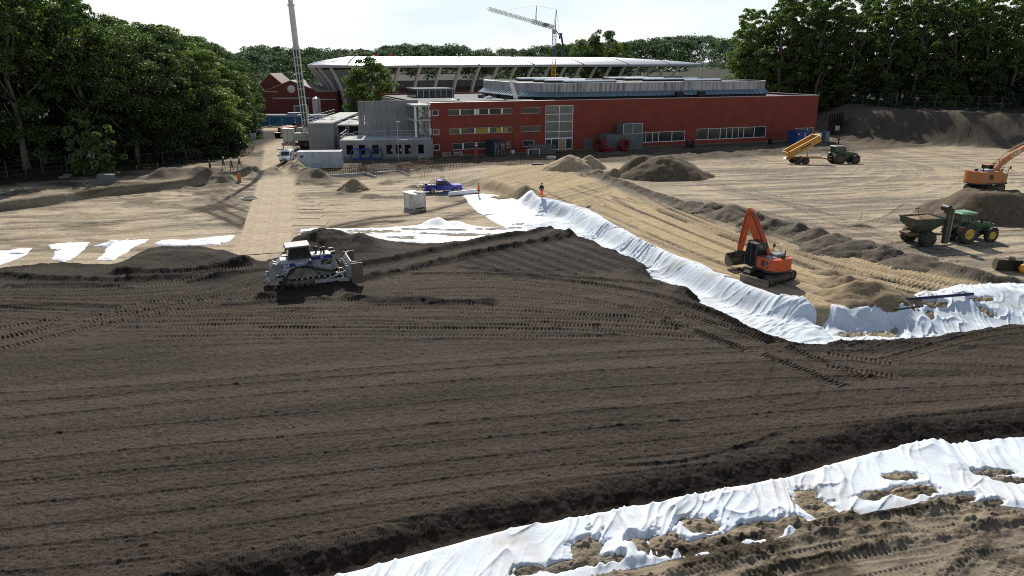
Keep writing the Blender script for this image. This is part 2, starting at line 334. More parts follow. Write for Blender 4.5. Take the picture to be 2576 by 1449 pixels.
# front strip, nearest the drone
FS = [(700, 1491), (830, 1440), (1000, 1396), (1240, 1331), (1330, 1313), (1500, 1281), (1750, 1236), (1880, 1213), (2000, 1186), (2150, 1141), (2300, 1106), (2350, 1103), (2400, 1109), (2480, 1096), (2576, 1091), (3150, 1034), (3150, 1244), (2576, 1280), (2450, 1270), (2320, 1266), (2230, 1287), (2150, 1306), (2060, 1304), (1990, 1349), (1850, 1384), (1720, 1404), (1600, 1429), (1490, 1449), (1380, 1484), (1300, 1524), (700, 1564)]
PT = [(1475, 1381, 0.34, 0.62, -0.6), (1440, 1421, 0.85, 0.19, 0.35), (1530, 1411, 0.55, 0.19, 0.3), (1610, 1376, 0.27, 0.39, 0.2), (1690, 1371, 0.66, 0.5, 0.3), (1760, 1326, 0.61, 0.39, 0.2), (1800, 1366, 0.91, 0.31, 0.3), (1900, 1336, 0.97, 0.34, 0.3), (1850, 1386, 0.61, 0.28, 0.3), (2030, 1261, 0.39, 0.56, -0.4), (2070, 1286, 0.55, 0.34, 0.2), (2120, 1301, 0.55, 0.19, 0.3), (2200, 1246, 0.61, 0.19, 0.3), (2260, 1201, 0.66, 0.19, 0.1), (2300, 1236, 0.73, 0.31, 0.2), (2400, 1258, 0.91, 0.19, 0.2), (2500, 1191, 0.73, 0.17, 0), (2560, 1211, 0.79, 0.19, -0.2), (2490, 1266, 0.48, 0.17, 0.2), (1990, 1316, 0.55, 0.28, 0.3), (1330, 1436, 0.43, 0.17, 0.3)]
sheet('geotextile_sheet', FS, .9, 'large white geotextile strip nearest the camera, torn and half buried in clods', .032, RAD(-105), .17, PT, seed=6, edge=.35, bulge=((1320, 1330, .8, .12), (2330, 1130, .9, .12), (1850, 1250, .7, .1)))

# ---------------------------------------------------------------- ground sheet
q_ = 7.3e-5; Yr = list(np.linspace(2.0, 11.8, 40)) + list(1.0 / np.arange(1 / 12.0, 1 / 55.0, -q_)) + list(np.arange(55.2, 150.0, .23)) + list(1.0 / np.arange(1 / 150.3, 1 / 5200.0, -q_)) + [5200.0]
Y, X = np.meshgrid(np.array(Yr), np.r_[np.linspace(-5, -1.1, 60), np.linspace(-1.05, 1.05, 1600), np.linspace(1.1, 5, 60)], indexing='ij'); X = X * Y
H = ground_base(X, Y)
yel = np.zeros(X.shape); gry = np.zeros(X.shape); drk = np.zeros(X.shape); grs = np.zeros(X.shape)
dC = sdf(X, Y, CREST); dT = sdf(X, Y, TERR); dB = sdf(X, Y, BANKFOOT); dF = sdf(X, Y, FRONT)
near = Y < 200
bd, blat, barc = seg_dist(X, Y, smooth_line(BERM, 3)); hd, hlat, harc = seg_dist(X, Y, smooth_line(HAUL, 3))
# haul road: yellow sand between the crest and the grey berm
road = sst(-2.5, -.5, dC) * (1 - sst(118, 126, Y)) * np.where(blat < 0, 1.0, 1 - sst(0.2, 1.2, bd)) * (X > -6)
yel = np.maximum(yel, road * sst(128, 100, Y))
yel = np.where(road > .2, np.maximum(yel, road * (0.75 + .25 * fbm(X * .3, Y * .3, 3, 12))), yel)
frontz = sst(-.4, .5, dF)
yel = yel * (1 - frontz)
# ruts along the haul road
wgl = hlat + .5 * (fbm(harc * .05, hlat * .1, 2, 40) - .5)
smoothband = np.maximum(sst(1.2, .5, np.abs(wgl - 5.6)), sst(1.5, .8, np.abs(wgl + 4.3))) * sst(.3, .5, fbm(harc * .08, wgl * .3, 2, 46)); r1 = vnoise(wgl * 2.3, harc * .02, 41); r2 = vnoise(wgl * 5.1, harc * .05, 42); rut = (r1 * .5 + r2 * .5 - .5) * .26 * (1 - smoothband)
rib = .05 * np.cos(2 * PI * harc / .34) * sst(.5, .6, vnoise(wgl * 1.4, harc * .03, 43)) * (1 - smoothband) * sst(1.5, 3.0, bd)
H += road * (rut + rib) * sst(0.0, 2.0, dC)
yel -= road * (1 - smoothband) * (.30 * sst(.55, .35, r1) + .35 * sst(.5, .3, r2)); drk += road * (1 - smoothband) * (.30 * sst(.42, .25, r2) + .18 * sst(.45, .3, r1)); yel += road * smoothband * .3
for P_ in ([(1330, 472), (1480, 545), (1700, 640), (1900, 702)], [(1700, 522), (1900, 602), (2150, 692), (2450, 757)], [(1560, 500), (1800, 600), (2050, 690), (2300, 745)], [(1500, 520), (1750, 625), (1990, 712)], [(1640, 510), (1850, 590), (2100, 680), (2380, 748)], [(1440, 470), (1600, 520), (1780, 590), (2000, 670)]):
    ribs(X, Y, poly(P_, 1.2), 2.0, .5, .32, .07, H, drk, .42, lip=.05)
for P_ in ([(1800, 482), (2000, 522), (2250, 562), (2600, 560)], [(1760, 462), (1950, 502), (2100, 560), (2250, 602)], [(2600, 440), (2300, 455), (2050, 450), (1800, 430)], [(2600, 402), (2350, 410), (2100, 425), (1850, 430)], [(2200, 640), (2400, 600), (2600, 590)], [(1700, 500), (1900, 540), (2100, 576), (2230, 562), (2300, 520)], [(2600, 640), (2450, 660), (2300, 640)], [(1820, 520), (2100, 590), (2350, 640)]):
    ribs(X, Y, poly(P_, 1.0), 1.9, .55, .4, .05, H, drk, .30, lip=.04); row(X, Y, poly(P_, 1.0), 0, 1.2, H, gry, .5, 33, .8)
# streaks over the wide pale plateau
pl = sst(0.5, 3, blat) * sst(-2, 2, dC) * (1 - sst(-1, 3, dB)) * near
sx = X * .985 + Y * .17 + 3.5 * fbm(X * .03, Y * .03, 2, 51); sy = -X * .17 + Y * .985 + 7 * fbm(X * .018, Y * .018, 2, 50)
streak = fbm(sx * .09, sy * 1.7, 4, 52, .65) ; arcs = np.hypot(X - 22, Y - 128) ; streak2 = fbm(arcs * 1.3, np.arctan2(Y - 128, X - 22) * 2.2, 3, 53, .6)
H += pl * (streak - .5) * .12 + pl * (streak2 - .5) * .08 * sst(.4, .7, fbm(X * .04, Y * .04, 2, 54))
gry = np.maximum(gry, pl * sst(.50, .66, .62 * streak + .28 * streak2 + .22 * fbm(X * .05, Y * .05, 3, 55)) * .85); drk += pl * .22 * sst(.62, .72, streak); gry = np.maximum(gry, pl * .7 * sst(9, 3, blat) * fbm(X * .3, Y * .3, 3, 57))
yel = np.maximum(yel, pl * .30 * sst(90, 125, Y) * fbm(X * .06, Y * .06, 2, 56) * 2)
# grey berm
wide = 1.1 + 1.3 * sst(30, 60, X); bh = np.exp(-(bd / wide) ** 2) * (.15 + 1.0 * fbm(X * .8, Y * .8, 5, 60, .6)); H += bh * (.75 + .35 * sst(30, 55, X))
gry = np.maximum(gry, (1 - sst(.6, 2.8, bd * 1.15 / wide + 1.2 * (fbm(X * .4, Y * .4, 3, 61) - .5))) * .98); drk = np.maximum(drk, (1 - sst(.3, 1.9, bd * 1.1 / wide)) * (.35 + .75 * fbm(X * .7, Y * .7, 3, 62)))
yel *= 1 - .9 * (1 - sst(.5, 1.6, bd))
# left floor: long drive lines, darker patches
lf = (1 - sst(-3.0, -.6, dC)) * (1 - sst(-2, 0, dT)) * (1 - frontz) * near
s3 = fbm((X * .97 + Y * .22) * .09 + fbm(X * .1, Y * .1, 2, 72), (-X * .22 + Y * .97) * 1.5 + 1.5 * fbm(X * .07, Y * .07, 2, 73), 4, 70, .65); H += lf * (s3 - .5) * .09
gry = np.maximum(gry, lf * .5 * sst(.48, .66, s3)); drk = np.maximum(drk, lf * .5 * sst(.60, .70, .6 * s3 + .4 * fbm(X * .3, Y * .55, 4, 71))); drk = np.maximum(drk, lf * .5 * sst(.56, .68, fbm(X * .13, Y * .35, 4, 74, .65)))
for P_, d_ in (([(500, 525), (560, 548), (640, 590)], .7), ([(525, 515), (600, 545), (660, 575)], .7), ([(540, 505), (640, 540), (680, 560)], .6), ([(755, 600), (830, 580), (930, 560), (1010, 556)], .8), ([(770, 590), (850, 566), (940, 550), (1060, 535), (1200, 500)], .7),
               ([(1010, 575), (1100, 560), (1230, 520)], .5), ([(0, 575), (250, 562), (480, 535), (640, 505)], .4), ([(0, 600), (300, 585), (560, 548)], .35), ([(0, 545), (300, 548), (560, 515)], .3)):
    row(X, Y, poly(P_), -.05, .55, H, drk, d_ * 1.5, 7, .25); ribs(X, Y, poly(P_), 1.9, .5, .4, .05, H, drk, .25)
TRK = poly([(655, 665), (668, 610), (682, 560), (690, 522), (695, 480), (699, 440), (702, 415), (700, 380), (692, 345), (676, 322)], 0.0)
td = seg_dist(X, Y, smooth_line(TRK, 3))[0] + .5 * (fbm(X * .3, Y * .3, 2, 79) - .5); tk = 1 - sst(2.3, 3.1, td); H = H * (1 - tk) + tk * (.02 + .05 * (fbm(X * 1.2, Y * .15, 3, 78) - .5)); drk *= 1 - tk; gry = gry * (1 - tk) + tk * .25 * sst(.45, .65, fbm(X * 1.6, Y * .1, 3, 77)); yel *= 1 - tk; drk = np.maximum(drk, tk * sst(72, 58, Y) * .9 * sst(.35, .6, fbm(X * .7, Y * .35, 3, 69)))
drk = np.maximum(drk, lf * (1 - tk) * .75 * sst(-18, -40, X) * sst(84, 94, Y) * sst(.40, .58, .5 * s3 + .5 * fbm(X * .25, Y * .7, 4, 76, .65)))
# lumps of spoil on the left floor and in front of the facade
sp1 = (1 - tk) * sst(.55, .75, fbm(X * .22, Y * .35, 4, 80)) * (1 - sst(30, 60, np.abs(X + 50))) * sst(80, 92, Y) * (1 - sst(104, 112, Y)); H += sp1 * lf * .3 * fbm(X * .9, Y * .9, 3, 75) * 1.6; drk = np.maximum(drk, sp1 * lf * .8)
fr = sst(109, 115, Y - .386 * (X + 14.6)) * (1 - sst(133, 137, Y - .386 * (X + 14.6))) * sst(-34, -27, X) * (X < 95) * sst(2.0, 4.0, td)
H += fr * (fbm(X * .45, Y * .45, 4, 81) - .5) * .7 * (1 - sst(127, 132, Y - .386 * (X + 14.6))); drk = np.maximum(drk, fr * (.55 + .5 * fbm(X * .3, Y * .5, 3, 82))); gry = np.maximum(gry, fr * .4)
# left terrace and woodland floor
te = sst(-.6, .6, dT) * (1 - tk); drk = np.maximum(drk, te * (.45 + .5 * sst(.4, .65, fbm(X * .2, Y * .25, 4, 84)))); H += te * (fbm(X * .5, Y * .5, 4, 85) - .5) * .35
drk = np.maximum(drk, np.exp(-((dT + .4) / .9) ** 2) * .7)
row(X, Y, poly([(415, 452), (470, 448), (540, 452), (580, 447)], .6), 1.1, 1.7, H, gry, .7, 9, .4)
row(X, Y, poly([(640, 447), (690, 440)], 0), 1.0, 1.6, H, drk, .2, 10, .5); row(X, Y, poly([(735, 428), (765, 440), (800, 452)], 0), 1.3, 1.5, H, drk, .25, 11, .5)
# embankment on the right
bk = sst(-.5, 1.5, dB); gry = np.maximum(gry, bk * .95); drk = np.maximum(drk, bk * (.50 + .45 * fbm(X * .25, Y * .25, 4, 86))); H += bk * (fbm(X * .3, Y * .3, 5, 87) - .5) * .9
row(X, Y, poly([(2130, 352), (2200, 356), (2260, 360)]), .9, 1.2, H, drk, .6, 12, .6)
yel = yel * (1 - bk)
# woodland floor and meadow far off
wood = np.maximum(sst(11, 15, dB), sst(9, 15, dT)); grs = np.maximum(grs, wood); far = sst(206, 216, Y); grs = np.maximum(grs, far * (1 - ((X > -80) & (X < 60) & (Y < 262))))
H += 14 * sst(420, 900, Y) * (Y < 6000)
# near right corner: olive churned sand
cl = fbm(X * .8, Y * .8, 5, 90, .6); H += frontz * (cl - .5) * .36 * sst(.3, .62, fbm(X * .22, Y * .3, 3, 91)); yel = np.maximum(yel, frontz * .35); gry = np.maximum(gry, frontz * (.35 + .4 * sst(.4, .7, fbm(X * .3, Y * .3, 3, 92)))); drk = np.maximum(drk, frontz * (.16 + .6 * sst(.50, .64, fbm(X * .5, Y * .8, 5, 93, .65))))
for P_ in ([(1400, 1500), (1900, 1390), (2250, 1330), (2650, 1290)], [(1900, 1500), (2200, 1420), (2650, 1340)], [(2050, 1360), (2350, 1310), (2650, 1275)], [(2350, 1560), (2450, 1450), (2500, 1390)], [(1500, 1560), (1750, 1470), (2000, 1400), (2300, 1360)]):
    ribs(X, Y, poly(P_, .9), 1.1, .45, .2, .055, H, drk, -.15)
    row(X, Y, poly(P_, .9) + np.array([0, .75]), .16, .3, H, drk, .5, 14, .95)
H += frontz * np.maximum(0, fbm(X * 2.6, Y * 2.6, 3, 99) - .60) * .8 * sst(.45, .65, fbm(X * .5, Y * .5, 3, 94)); H += near * (fbm(X * 1.9, Y * 1.9, 4, 95) - .5) * .05 + near * (vnoise(X * 7, Y * 7, 96) - .5) * .02 * (Y < 90)
for a_, k_ in FABS:                                  # smooth ground under the sheets, clods where earth lies on them
    P_ = poly(a_[1], a_[2]); b_ = (X > P_[:, 0].min() - 1) & (X < P_[:, 0].max() + 1) & (Y > P_[:, 1].min() - 1) & (Y < P_[:, 1].max() + 1)
    x_, y_ = X[b_], Y[b_]; w_ = sst(-.5, .35, sdf(x_, y_, P_)); cl_ = np.zeros(x_.shape)
    for (px0, py0, rx, ry, an) in (a_[7] if len(a_) > 7 else ()):
        c_ = px(px0, py0, a_[2]); ca, sa = math.cos(an), math.sin(an); ex = ((x_ - c_[0]) * ca + (y_ - c_[1]) * sa) / rx; ey = (-(x_ - c_[0]) * sa + (y_ - c_[1]) * ca) / ry; cl_ = np.maximum(cl_, sst(1.5, .6, np.hypot(ex, ey)))
    H[b_] = H[b_] * (1 - w_) + w_ * (ground_base(x_, y_) - .02 + cl_ * (.05 + .26 * (fbm(x_ * 2.6, y_ * 2.6, 4, 97, .7) - .36) + .5 * np.maximum(0, fbm(x_ * 4.5, y_ * 4.5, 2, 96) - .58)) * (1 if a_[2] == .9 else .4)); drk[b_] = np.maximum(drk[b_], w_ * cl_ * .45 * fbm(x_ * 1.2, y_ * 1.2, 3, 98) * 1.6)
hd2 = None
V = np.stack([X, Y, H], -1).reshape(-1, 3); me = np_mesh('ground', V, grid_faces(*X.shape))
set_attr(me, 'mix', np.stack([np.clip(yel, 0, 1), np.clip(gry, 0, 1), np.clip(drk, 0, 1), np.clip(grs, 0, 1)], -1).reshape(-1, 4))

def ground_mat():
    m = bpy.data.materials.new('sand and gravel'); m.use_nodes = True; n, l = m.node_tree.nodes, m.node_tree.links; b = n['Principled BSDF']; b.inputs['Roughness'].default_value = .95; b.inputs['Specular IOR Level'].default_value = .1
    at = n.new('ShaderNodeVertexColor'); at.layer_name = 'mix'; se = n.new('ShaderNodeSeparateColor'); l.new(at.outputs[0], se.inputs[0]); co = n.new('ShaderNodeTexCoord')
    def noise(s, d=5, r=.6):
        t = n.new('ShaderNodeTexNoise'); t.inputs['Scale'].default_value = s; t.inputs['Detail'].default_value = d; t.inputs['Roughness'].default_value = r; l.new(co.outputs['Object'], t.inputs['Vector']); return t.outputs[0]
    def ramp(src, a, b_, c1, c2):
        r = n.new('ShaderNodeValToRGB'); e = r.color_ramp.elements; e[0].position = a; e[1].position = b_; e[0].color = (*c1, 1); e[1].color = (*c2, 1); l.new(src, r.inputs[0]); return r.outputs[0]
    def mixc(f, a, b_):
        k = n.new('ShaderNodeMix'); k.data_type = 'RGBA'; l.new(f, k.inputs[0]); l.new(a, k.inputs[6]); l.new(b_, k.inputs[7]); return k.outputs[2]
    n1 = noise(.35); n2 = noise(2.2); n3 = noise(9.0)
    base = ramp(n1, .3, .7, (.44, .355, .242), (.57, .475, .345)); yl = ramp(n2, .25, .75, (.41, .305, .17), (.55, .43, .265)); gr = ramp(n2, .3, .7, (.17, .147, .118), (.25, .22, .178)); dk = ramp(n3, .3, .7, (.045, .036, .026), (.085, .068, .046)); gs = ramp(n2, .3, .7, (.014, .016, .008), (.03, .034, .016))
    n4 = noise(1.3, 9, .72)
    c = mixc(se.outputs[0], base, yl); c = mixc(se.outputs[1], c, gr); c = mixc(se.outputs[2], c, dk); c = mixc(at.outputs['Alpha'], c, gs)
    m4 = ramp(n4, .36, .60, (.74, .71, .68), (1.0, 1.0, 1.0)); sh0 = ramp(n3, .3, .7, (.66, .66, .66), (1, 1, 1)); km = n.new('ShaderNodeMix'); km.data_type = 'RGBA'; km.blend_type = 'MULTIPLY'; km.inputs[0].default_value = 1; l.new(sh0, km.inputs[6]); l.new(m4, km.inputs[7]); sh = km.outputs[2]; k = n.new('ShaderNodeMix'); k.data_type = 'RGBA'; k.blend_type = 'MULTIPLY'; k.inputs[0].default_value = .8; l.new(c, k.inputs[6]); l.new(sh, k.inputs[7]); l.new(k.outputs[2], b.inputs['Base Color'])
    bu = n.new('ShaderNodeBump'); bu.inputs['Strength'].default_value = .7; bu.inputs['Distance'].default_value = .08; l.new(noise(5.5, 8, .7), bu.inputs['Height']); l.new(bu.outputs[0], b.inputs['Normal'])
    return m
M_GROUND = ground_mat()
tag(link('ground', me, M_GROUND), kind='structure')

# ---------------------------------------------------------------- dark topsoil layer
SOILP = np.vstack([poly([(-700, 740), (-300, 690), (0, 664), (60, 656), (120, 650), (180, 647), (240, 654), (290, 655), (310, 640), (345, 622), (400, 612), (470, 611), (540, 614), (590, 624), (630, 640), (655, 652), (690, 640), (715, 612), (770, 592), (830, 585), (890, 589), (930, 599), (1020, 604), (1100, 605), (1190, 597), (1300, 583), (1380, 571), (1425, 573), (1455, 590), (1520, 605), (1600, 640), (1640, 660), (1648, 684), (1700, 700), (1745, 716), (1765, 742), (1830, 772), (1900, 808), (1960, 833), (2010, 847), (2080, 842), (2200, 836), (2400, 814), (2576, 793), (2900, 760)], .75), [(40, 34), (40, 26)], poly([(2800, 1060), (2576, 1085), (2400, 1102), (2300, 1100), (2150, 1135), (2000, 1180), (1750, 1230), (1500, 1275), (1240, 1322), (1000, 1388), (830, 1430), (500, 1490)], .5), [(-14, 14), (-60, 14)]])
X, Y = fan(17.0, 72.0, 1000, -1.05, 1.12, 2480)
G = ground_base(X, Y); D = sdf(X, Y, SOILP) + .9 * (fbm(X * .45, Y * .45, 3, 100) - .5) * sst(24, 40, Y) + .35 * (fbm(X * 1.8, Y * 1.8, 3, 101) - .5)
tint = np.zeros(X.shape); Hs = np.zeros(X.shape)
z6 = .7
ca, sa = math.cos(RAD(11)), math.sin(RAD(11)); U = X * ca + Y * sa; Vv = -X * sa + Y * ca + 2.5 * fbm(X * .04, Y * .04, 2, 103)
tint += (fbm(U * .06, Vv * .8, 4, 104, .65) - .5) * 1.0 + (fbm(X * .12, Y * .12, 3, 105) - .5) * .5
Hs += (fbm(U * .04, Vv * .5, 3, 106) - .5) * .10 + (fbm(X * .08, Y * .08, 2, 107) - .5) * .25
PASS = [[(0, 880), (600, 868), (1200, 850), (1700, 838), (2000, 858)], [(-200, 995), (0, 985), (500, 960), (1000, 920), (1500, 885), (2000, 868), (2300, 862), (2700, 890)], [(-200, 1022), (0, 1010), (700, 960), (1300, 915), (1800, 885), (2200, 880)],
        [(-200, 1062), (0, 1050), (700, 990), (1400, 940), (2000, 905), (2700, 925)], [(-200, 1112), (0, 1100), (700, 1045), (1400, 985), (2000, 950), (2700, 938)], [(-200, 1172), (0, 1160), (700, 1100), (1400, 1040), (2100, 985), (2700, 960)],
        [(-200, 1225), (0, 1210), (700, 1150), (1400, 1085), (2100, 1025), (2700, 985)], [(-200, 1285), (0, 1270), (700, 1205), (1400, 1130), (2100, 1065), (2700, 1010)], [(-200, 1345), (0, 1330), (700, 1255), (1400, 1170), (2100, 1100), (2700, 1040)],
        [(-200, 1400), (0, 1380), (600, 1320), (1200, 1235), (1800, 1160)], [(-200, 1460), (0, 1440), (500, 1390), (1000, 1310), (1500, 1235), (1900, 1180), (2300, 1105), (2700, 1040)], [(200, 1480), (800, 1380), (1200, 1300), (1500, 1260)], [(1500, 1172), (1700, 1160), (1850, 1125), (1960, 1085)]]
for i, P_ in enumerate(PASS):
    P_ = poly(P_, z6); row(X, Y, P_, .03, .09, Hs, tint, -.45, 20 + i, .85); row(X, Y, P_ + np.array([.05, .55]), 0, .4, Hs, tint, .35 * (i % 2), 50 + i, .4)
    ribs(X, Y, P_ + np.array([.1, -.6]), .0, .62, .12, .022, Hs, tint, .16, lip=.006); ribs(X, Y, P_ + np.array([.1, 1.2]), .0, .62, .12, .018, Hs, tint, .10, lip=.004)
RIB = [[(-150, 895), (0, 862), (200, 815), (420, 775), (620, 737), (720, 712)], [(-150, 860), (0, 838), (250, 792), (500, 747), (690, 704)], [(1000, 722), (1250, 716), (1450, 736), (1650, 776), (1800, 832), (1900, 868)], [(880, 762), (1200, 756), (1500, 776), (1700, 802), (1880, 860)],
       [(980, 692), (1200, 690), (1500, 706), (1750, 762), (1960, 852)], [(0, 765), (300, 770), (600, 768), (900, 770)], [(0, 790), (400, 800), (900, 790), (1300, 795), (1700, 815)], [(300, 812), (800, 815), (1400, 815), (1750, 835)], [(400, 835), (900, 832), (1500, 832)], [(300, 715), (480, 700), (640, 682)], [(0, 735), (250, 735), (450, 725)], [(905, 690), (1100, 655), (1300, 617), (1420, 590)], [(2080, 905), (2250, 930)], [(1950, 880), (2050, 920), (2150, 960)], [(2180, 890), (2420, 830), (2576, 815)]]
for i, P_ in enumerate(RIB): ribs(X, Y, poly(P_, z6), 2.0, .62, .24, .085, Hs, tint, .6, lip=.045)
DARK = [([(880, 672), (1000, 652), (1100, 632), (1200, 612), (1300, 592), (1390, 578)], .50, .55), ([(660, 752), (740, 742), (800, 730), (905, 706), (1000, 684), (1150, 652), (1300, 622), (1440, 594)], .50, .50), ([(1040, 688), (1250, 692), (1450, 706), (1650, 740), (1800, 792), (1930, 855)], .20, .28), ([(1150, 672), (1300, 690), (1500, 700), (1660, 715)], .22, .28), ([(880, 748), (960, 758), (1060, 755), (1130, 762), (1230, 758)], .40, .55),
        ([(-100, 690), (0, 692), (120, 702), (300, 707), (460, 700), (560, 690)], .45, .55), ([(300, 690), (430, 690), (520, 682), (620, 668)], .5, .6), ([(20, 718), (180, 716), (330, 722)], .3, .4), ([(480, 706), (560, 702), (640, 690), (700, 680)], .4, .6), ([(560, 770), (700, 760), (820, 752)], .22, .3), ([(1700, 760), (1800, 790), (1950, 855), (2050, 862), (2200, 850)], .2, .3), ([(1900, 992), (1935, 940), (1945, 905), (1930, 890)], .06, .15), ([(1900, 992), (1980, 1020), (2060, 985), (2030, 900)], .05, .12), ([(2100, 1075), (2350, 1040), (2600, 1010)], .08, .2), ([(0, 772), (150, 765), (300, 770)], .25, .35), ([(1520, 1165), (1680, 1160), (1830, 1130), (1960, 1088)], .1, .14), ([(2440, 812), (2400, 830), (2395, 850)], .08, .2), ([(2380, 885), (2450, 868), (2600, 862)], .12, .25)]
for i, (P_, a, w) in enumerate(DARK): row(X, Y, poly(P_, z6), a * (.8 if a > .3 else .55), w, Hs, tint, -.85 if a > .15 else -.3, 200 + i, .28)
# diagonal blade lanes between the two long windrows and the white slope
for i in range(9):
    a = (1165 + 34 * i, 650 - 7 * i); b = (1300 + 46 * i, 700 - 4 * i); row(X, Y, poly([a, ((a[0] + b[0]) / 2, (a[1] + b[1]) / 2), b], z6), .10, .45, Hs, tint, -1.0, 300 + i, .3)
# heaps pushed up near the far rim
for (x, y, r, h) in ((380, 646, 2.6, .4), (460, 638, 3.0, .45), (540, 644, 2.8, .4), (330, 666, 2.0, .3), (600, 655, 2.0, .4), (770, 612, 3.0, .9), (840, 607, 3.6, 1.0), (905, 615, 3.0, .7), (1405, 580, 1.6, .45), (1620, 668, 1.5, .45), (1730, 722, 1.5, .45), (660, 690, 2.4, .5), (560, 690, 2.0, .3)):
    c = px(x, y, 1.1); rr = ((X - c[0]) ** 2 + ((Y - c[1]) * 1.25) ** 2) / (r * r); k = np.exp(-rr * 1.3); Hs += h * k * (.6 + .8 * fbm(X * .5, Y * .5, 3, 330)); tint -= .35 * k * fbm(X * .6, Y * .6, 2, 331)
rim = np.exp(-((D - 1.1) / .9) ** 2) * sst(30, 38, Y); Hs += rim * .12 * fbm(X * .5, Y * .5, 3, 332) * 1.6; tint -= rim * .5 + (1 - sst(0, 1.6, D)) * .6
clod = fbm(X * 1.1, Y * 1.1, 4, 108, .6); rough = .75 + .5 * np.clip(-tint, 0, 1)
Hs += (fbm(X * 2.6, Y * 2.6, 4, 109, .65) - .5) * .09 * rough + (vnoise(X * 8, Y * 8, 110) - .5) * .04 * rough + (vnoise(X * 15, Y * 15, 112) - .5) * .024 * rough + np.maximum(0, vnoise(X * 4.5, Y * 4.5, 111) - .78) * .25 * rough
E = sst(-.25, 1.5, D); top = z6 + Hs; S = np.where(E > 0, G * (1 - E) + np.maximum(top, G * .35 + top * .65) * E, G) - .12 * (1 - sst(-.3, .12, D))
keep = (D[:-1, :-1] > -.35)
V, F, used = compact(np.stack([X, Y, S], -1).reshape(-1, 3), grid_faces(*X.shape, keep)); me = np_mesh('topsoil', V, F)
t4 = np.clip(.5 + .5 * tint, 0, 1).reshape(-1)[used]; set_attr(me, 'tint', np.stack([t4, t4, t4, t4], -1))
SOILG = (X, Y, S)
def soil_z(x, y):
    Xg, Yg, Sg = SOILG; r = int(np.argmin(np.abs(Yg[:, 0] - y))); c = int(np.argmin(np.abs(Xg[r] - x))); return float(Sg[r, c])
def soil_mat():
    m = bpy.data.materials.new('dark topsoil'); m.use_nodes = True; n, l = m.node_tree.nodes, m.node_tree.links; b = n['Principled BSDF']; b.inputs['Roughness'].default_value = .95; b.inputs['Specular IOR Level'].default_value = .12
    at = n.new('ShaderNodeVertexColor'); at.layer_name = 'tint'; co = n.new('ShaderNodeTexCoord')
    def noise(s, d=6, r=.65):
        t = n.new('ShaderNodeTexNoise'); t.inputs['Scale'].default_value = s; t.inputs['Detail'].default_value = d; t.inputs['Roughness'].default_value = r; l.new(co.outputs['Object'], t.inputs['Vector']); return t.outputs[0]
    ad = n.new('ShaderNodeMath'); ad.operation = 'MULTIPLY_ADD'; sb = n.new('ShaderNodeMath'); sb.operation = 'SUBTRACT'; sb.inputs[1].default_value = .33; l.new(noise(5.0, 4, .7), sb.inputs[0]); l.new(sb.outputs[0], ad.inputs[0]); ad.inputs[1].default_value = 1.2
    gr_ = noise(22.0, 3, .7); gm = n.new('ShaderNodeMath'); gm.operation = 'MULTIPLY_ADD'; gm.inputs[1].default_value = .75; l.new(gr_, gm.inputs[0]); gm.inputs[2].default_value = -.375
    s2 = n.new('ShaderNodeSeparateColor'); l.new(at.outputs[0], s2.inputs[0]); a3 = n.new('ShaderNodeMath'); a3.operation = 'ADD'; l.new(s2.outputs[0], a3.inputs[0]); l.new(gm.outputs[0], a3.inputs[1]); l.new(a3.outputs[0], ad.inputs[2])
    r = n.new('ShaderNodeValToRGB'); e = r.color_ramp.elements; e[0].position = .25; e[1].position = 1.15 if False else 1.0; e[0].color = (.012, .0093, .0075, 1); e[1].color = (.074, .057, .0435, 1); k = e.new(.62); k.color = (.037, .0288, .0225, 1)
    l.new(ad.outputs[0], r.inputs[0]); l.new(r.outputs[0], b.inputs['Base Color'])
    bu = n.new('ShaderNodeBump'); bu.inputs['Strength'].default_value = .9; bu.inputs['Distance'].default_value = .07; l.new(noise(8.0, 8, .75), bu.inputs['Height']); l.new(bu.outputs[0], b.inputs['Normal'])
    return m
M_SOIL = soil_mat()
tag(link('topsoil', me, M_SOIL), kind='structure')
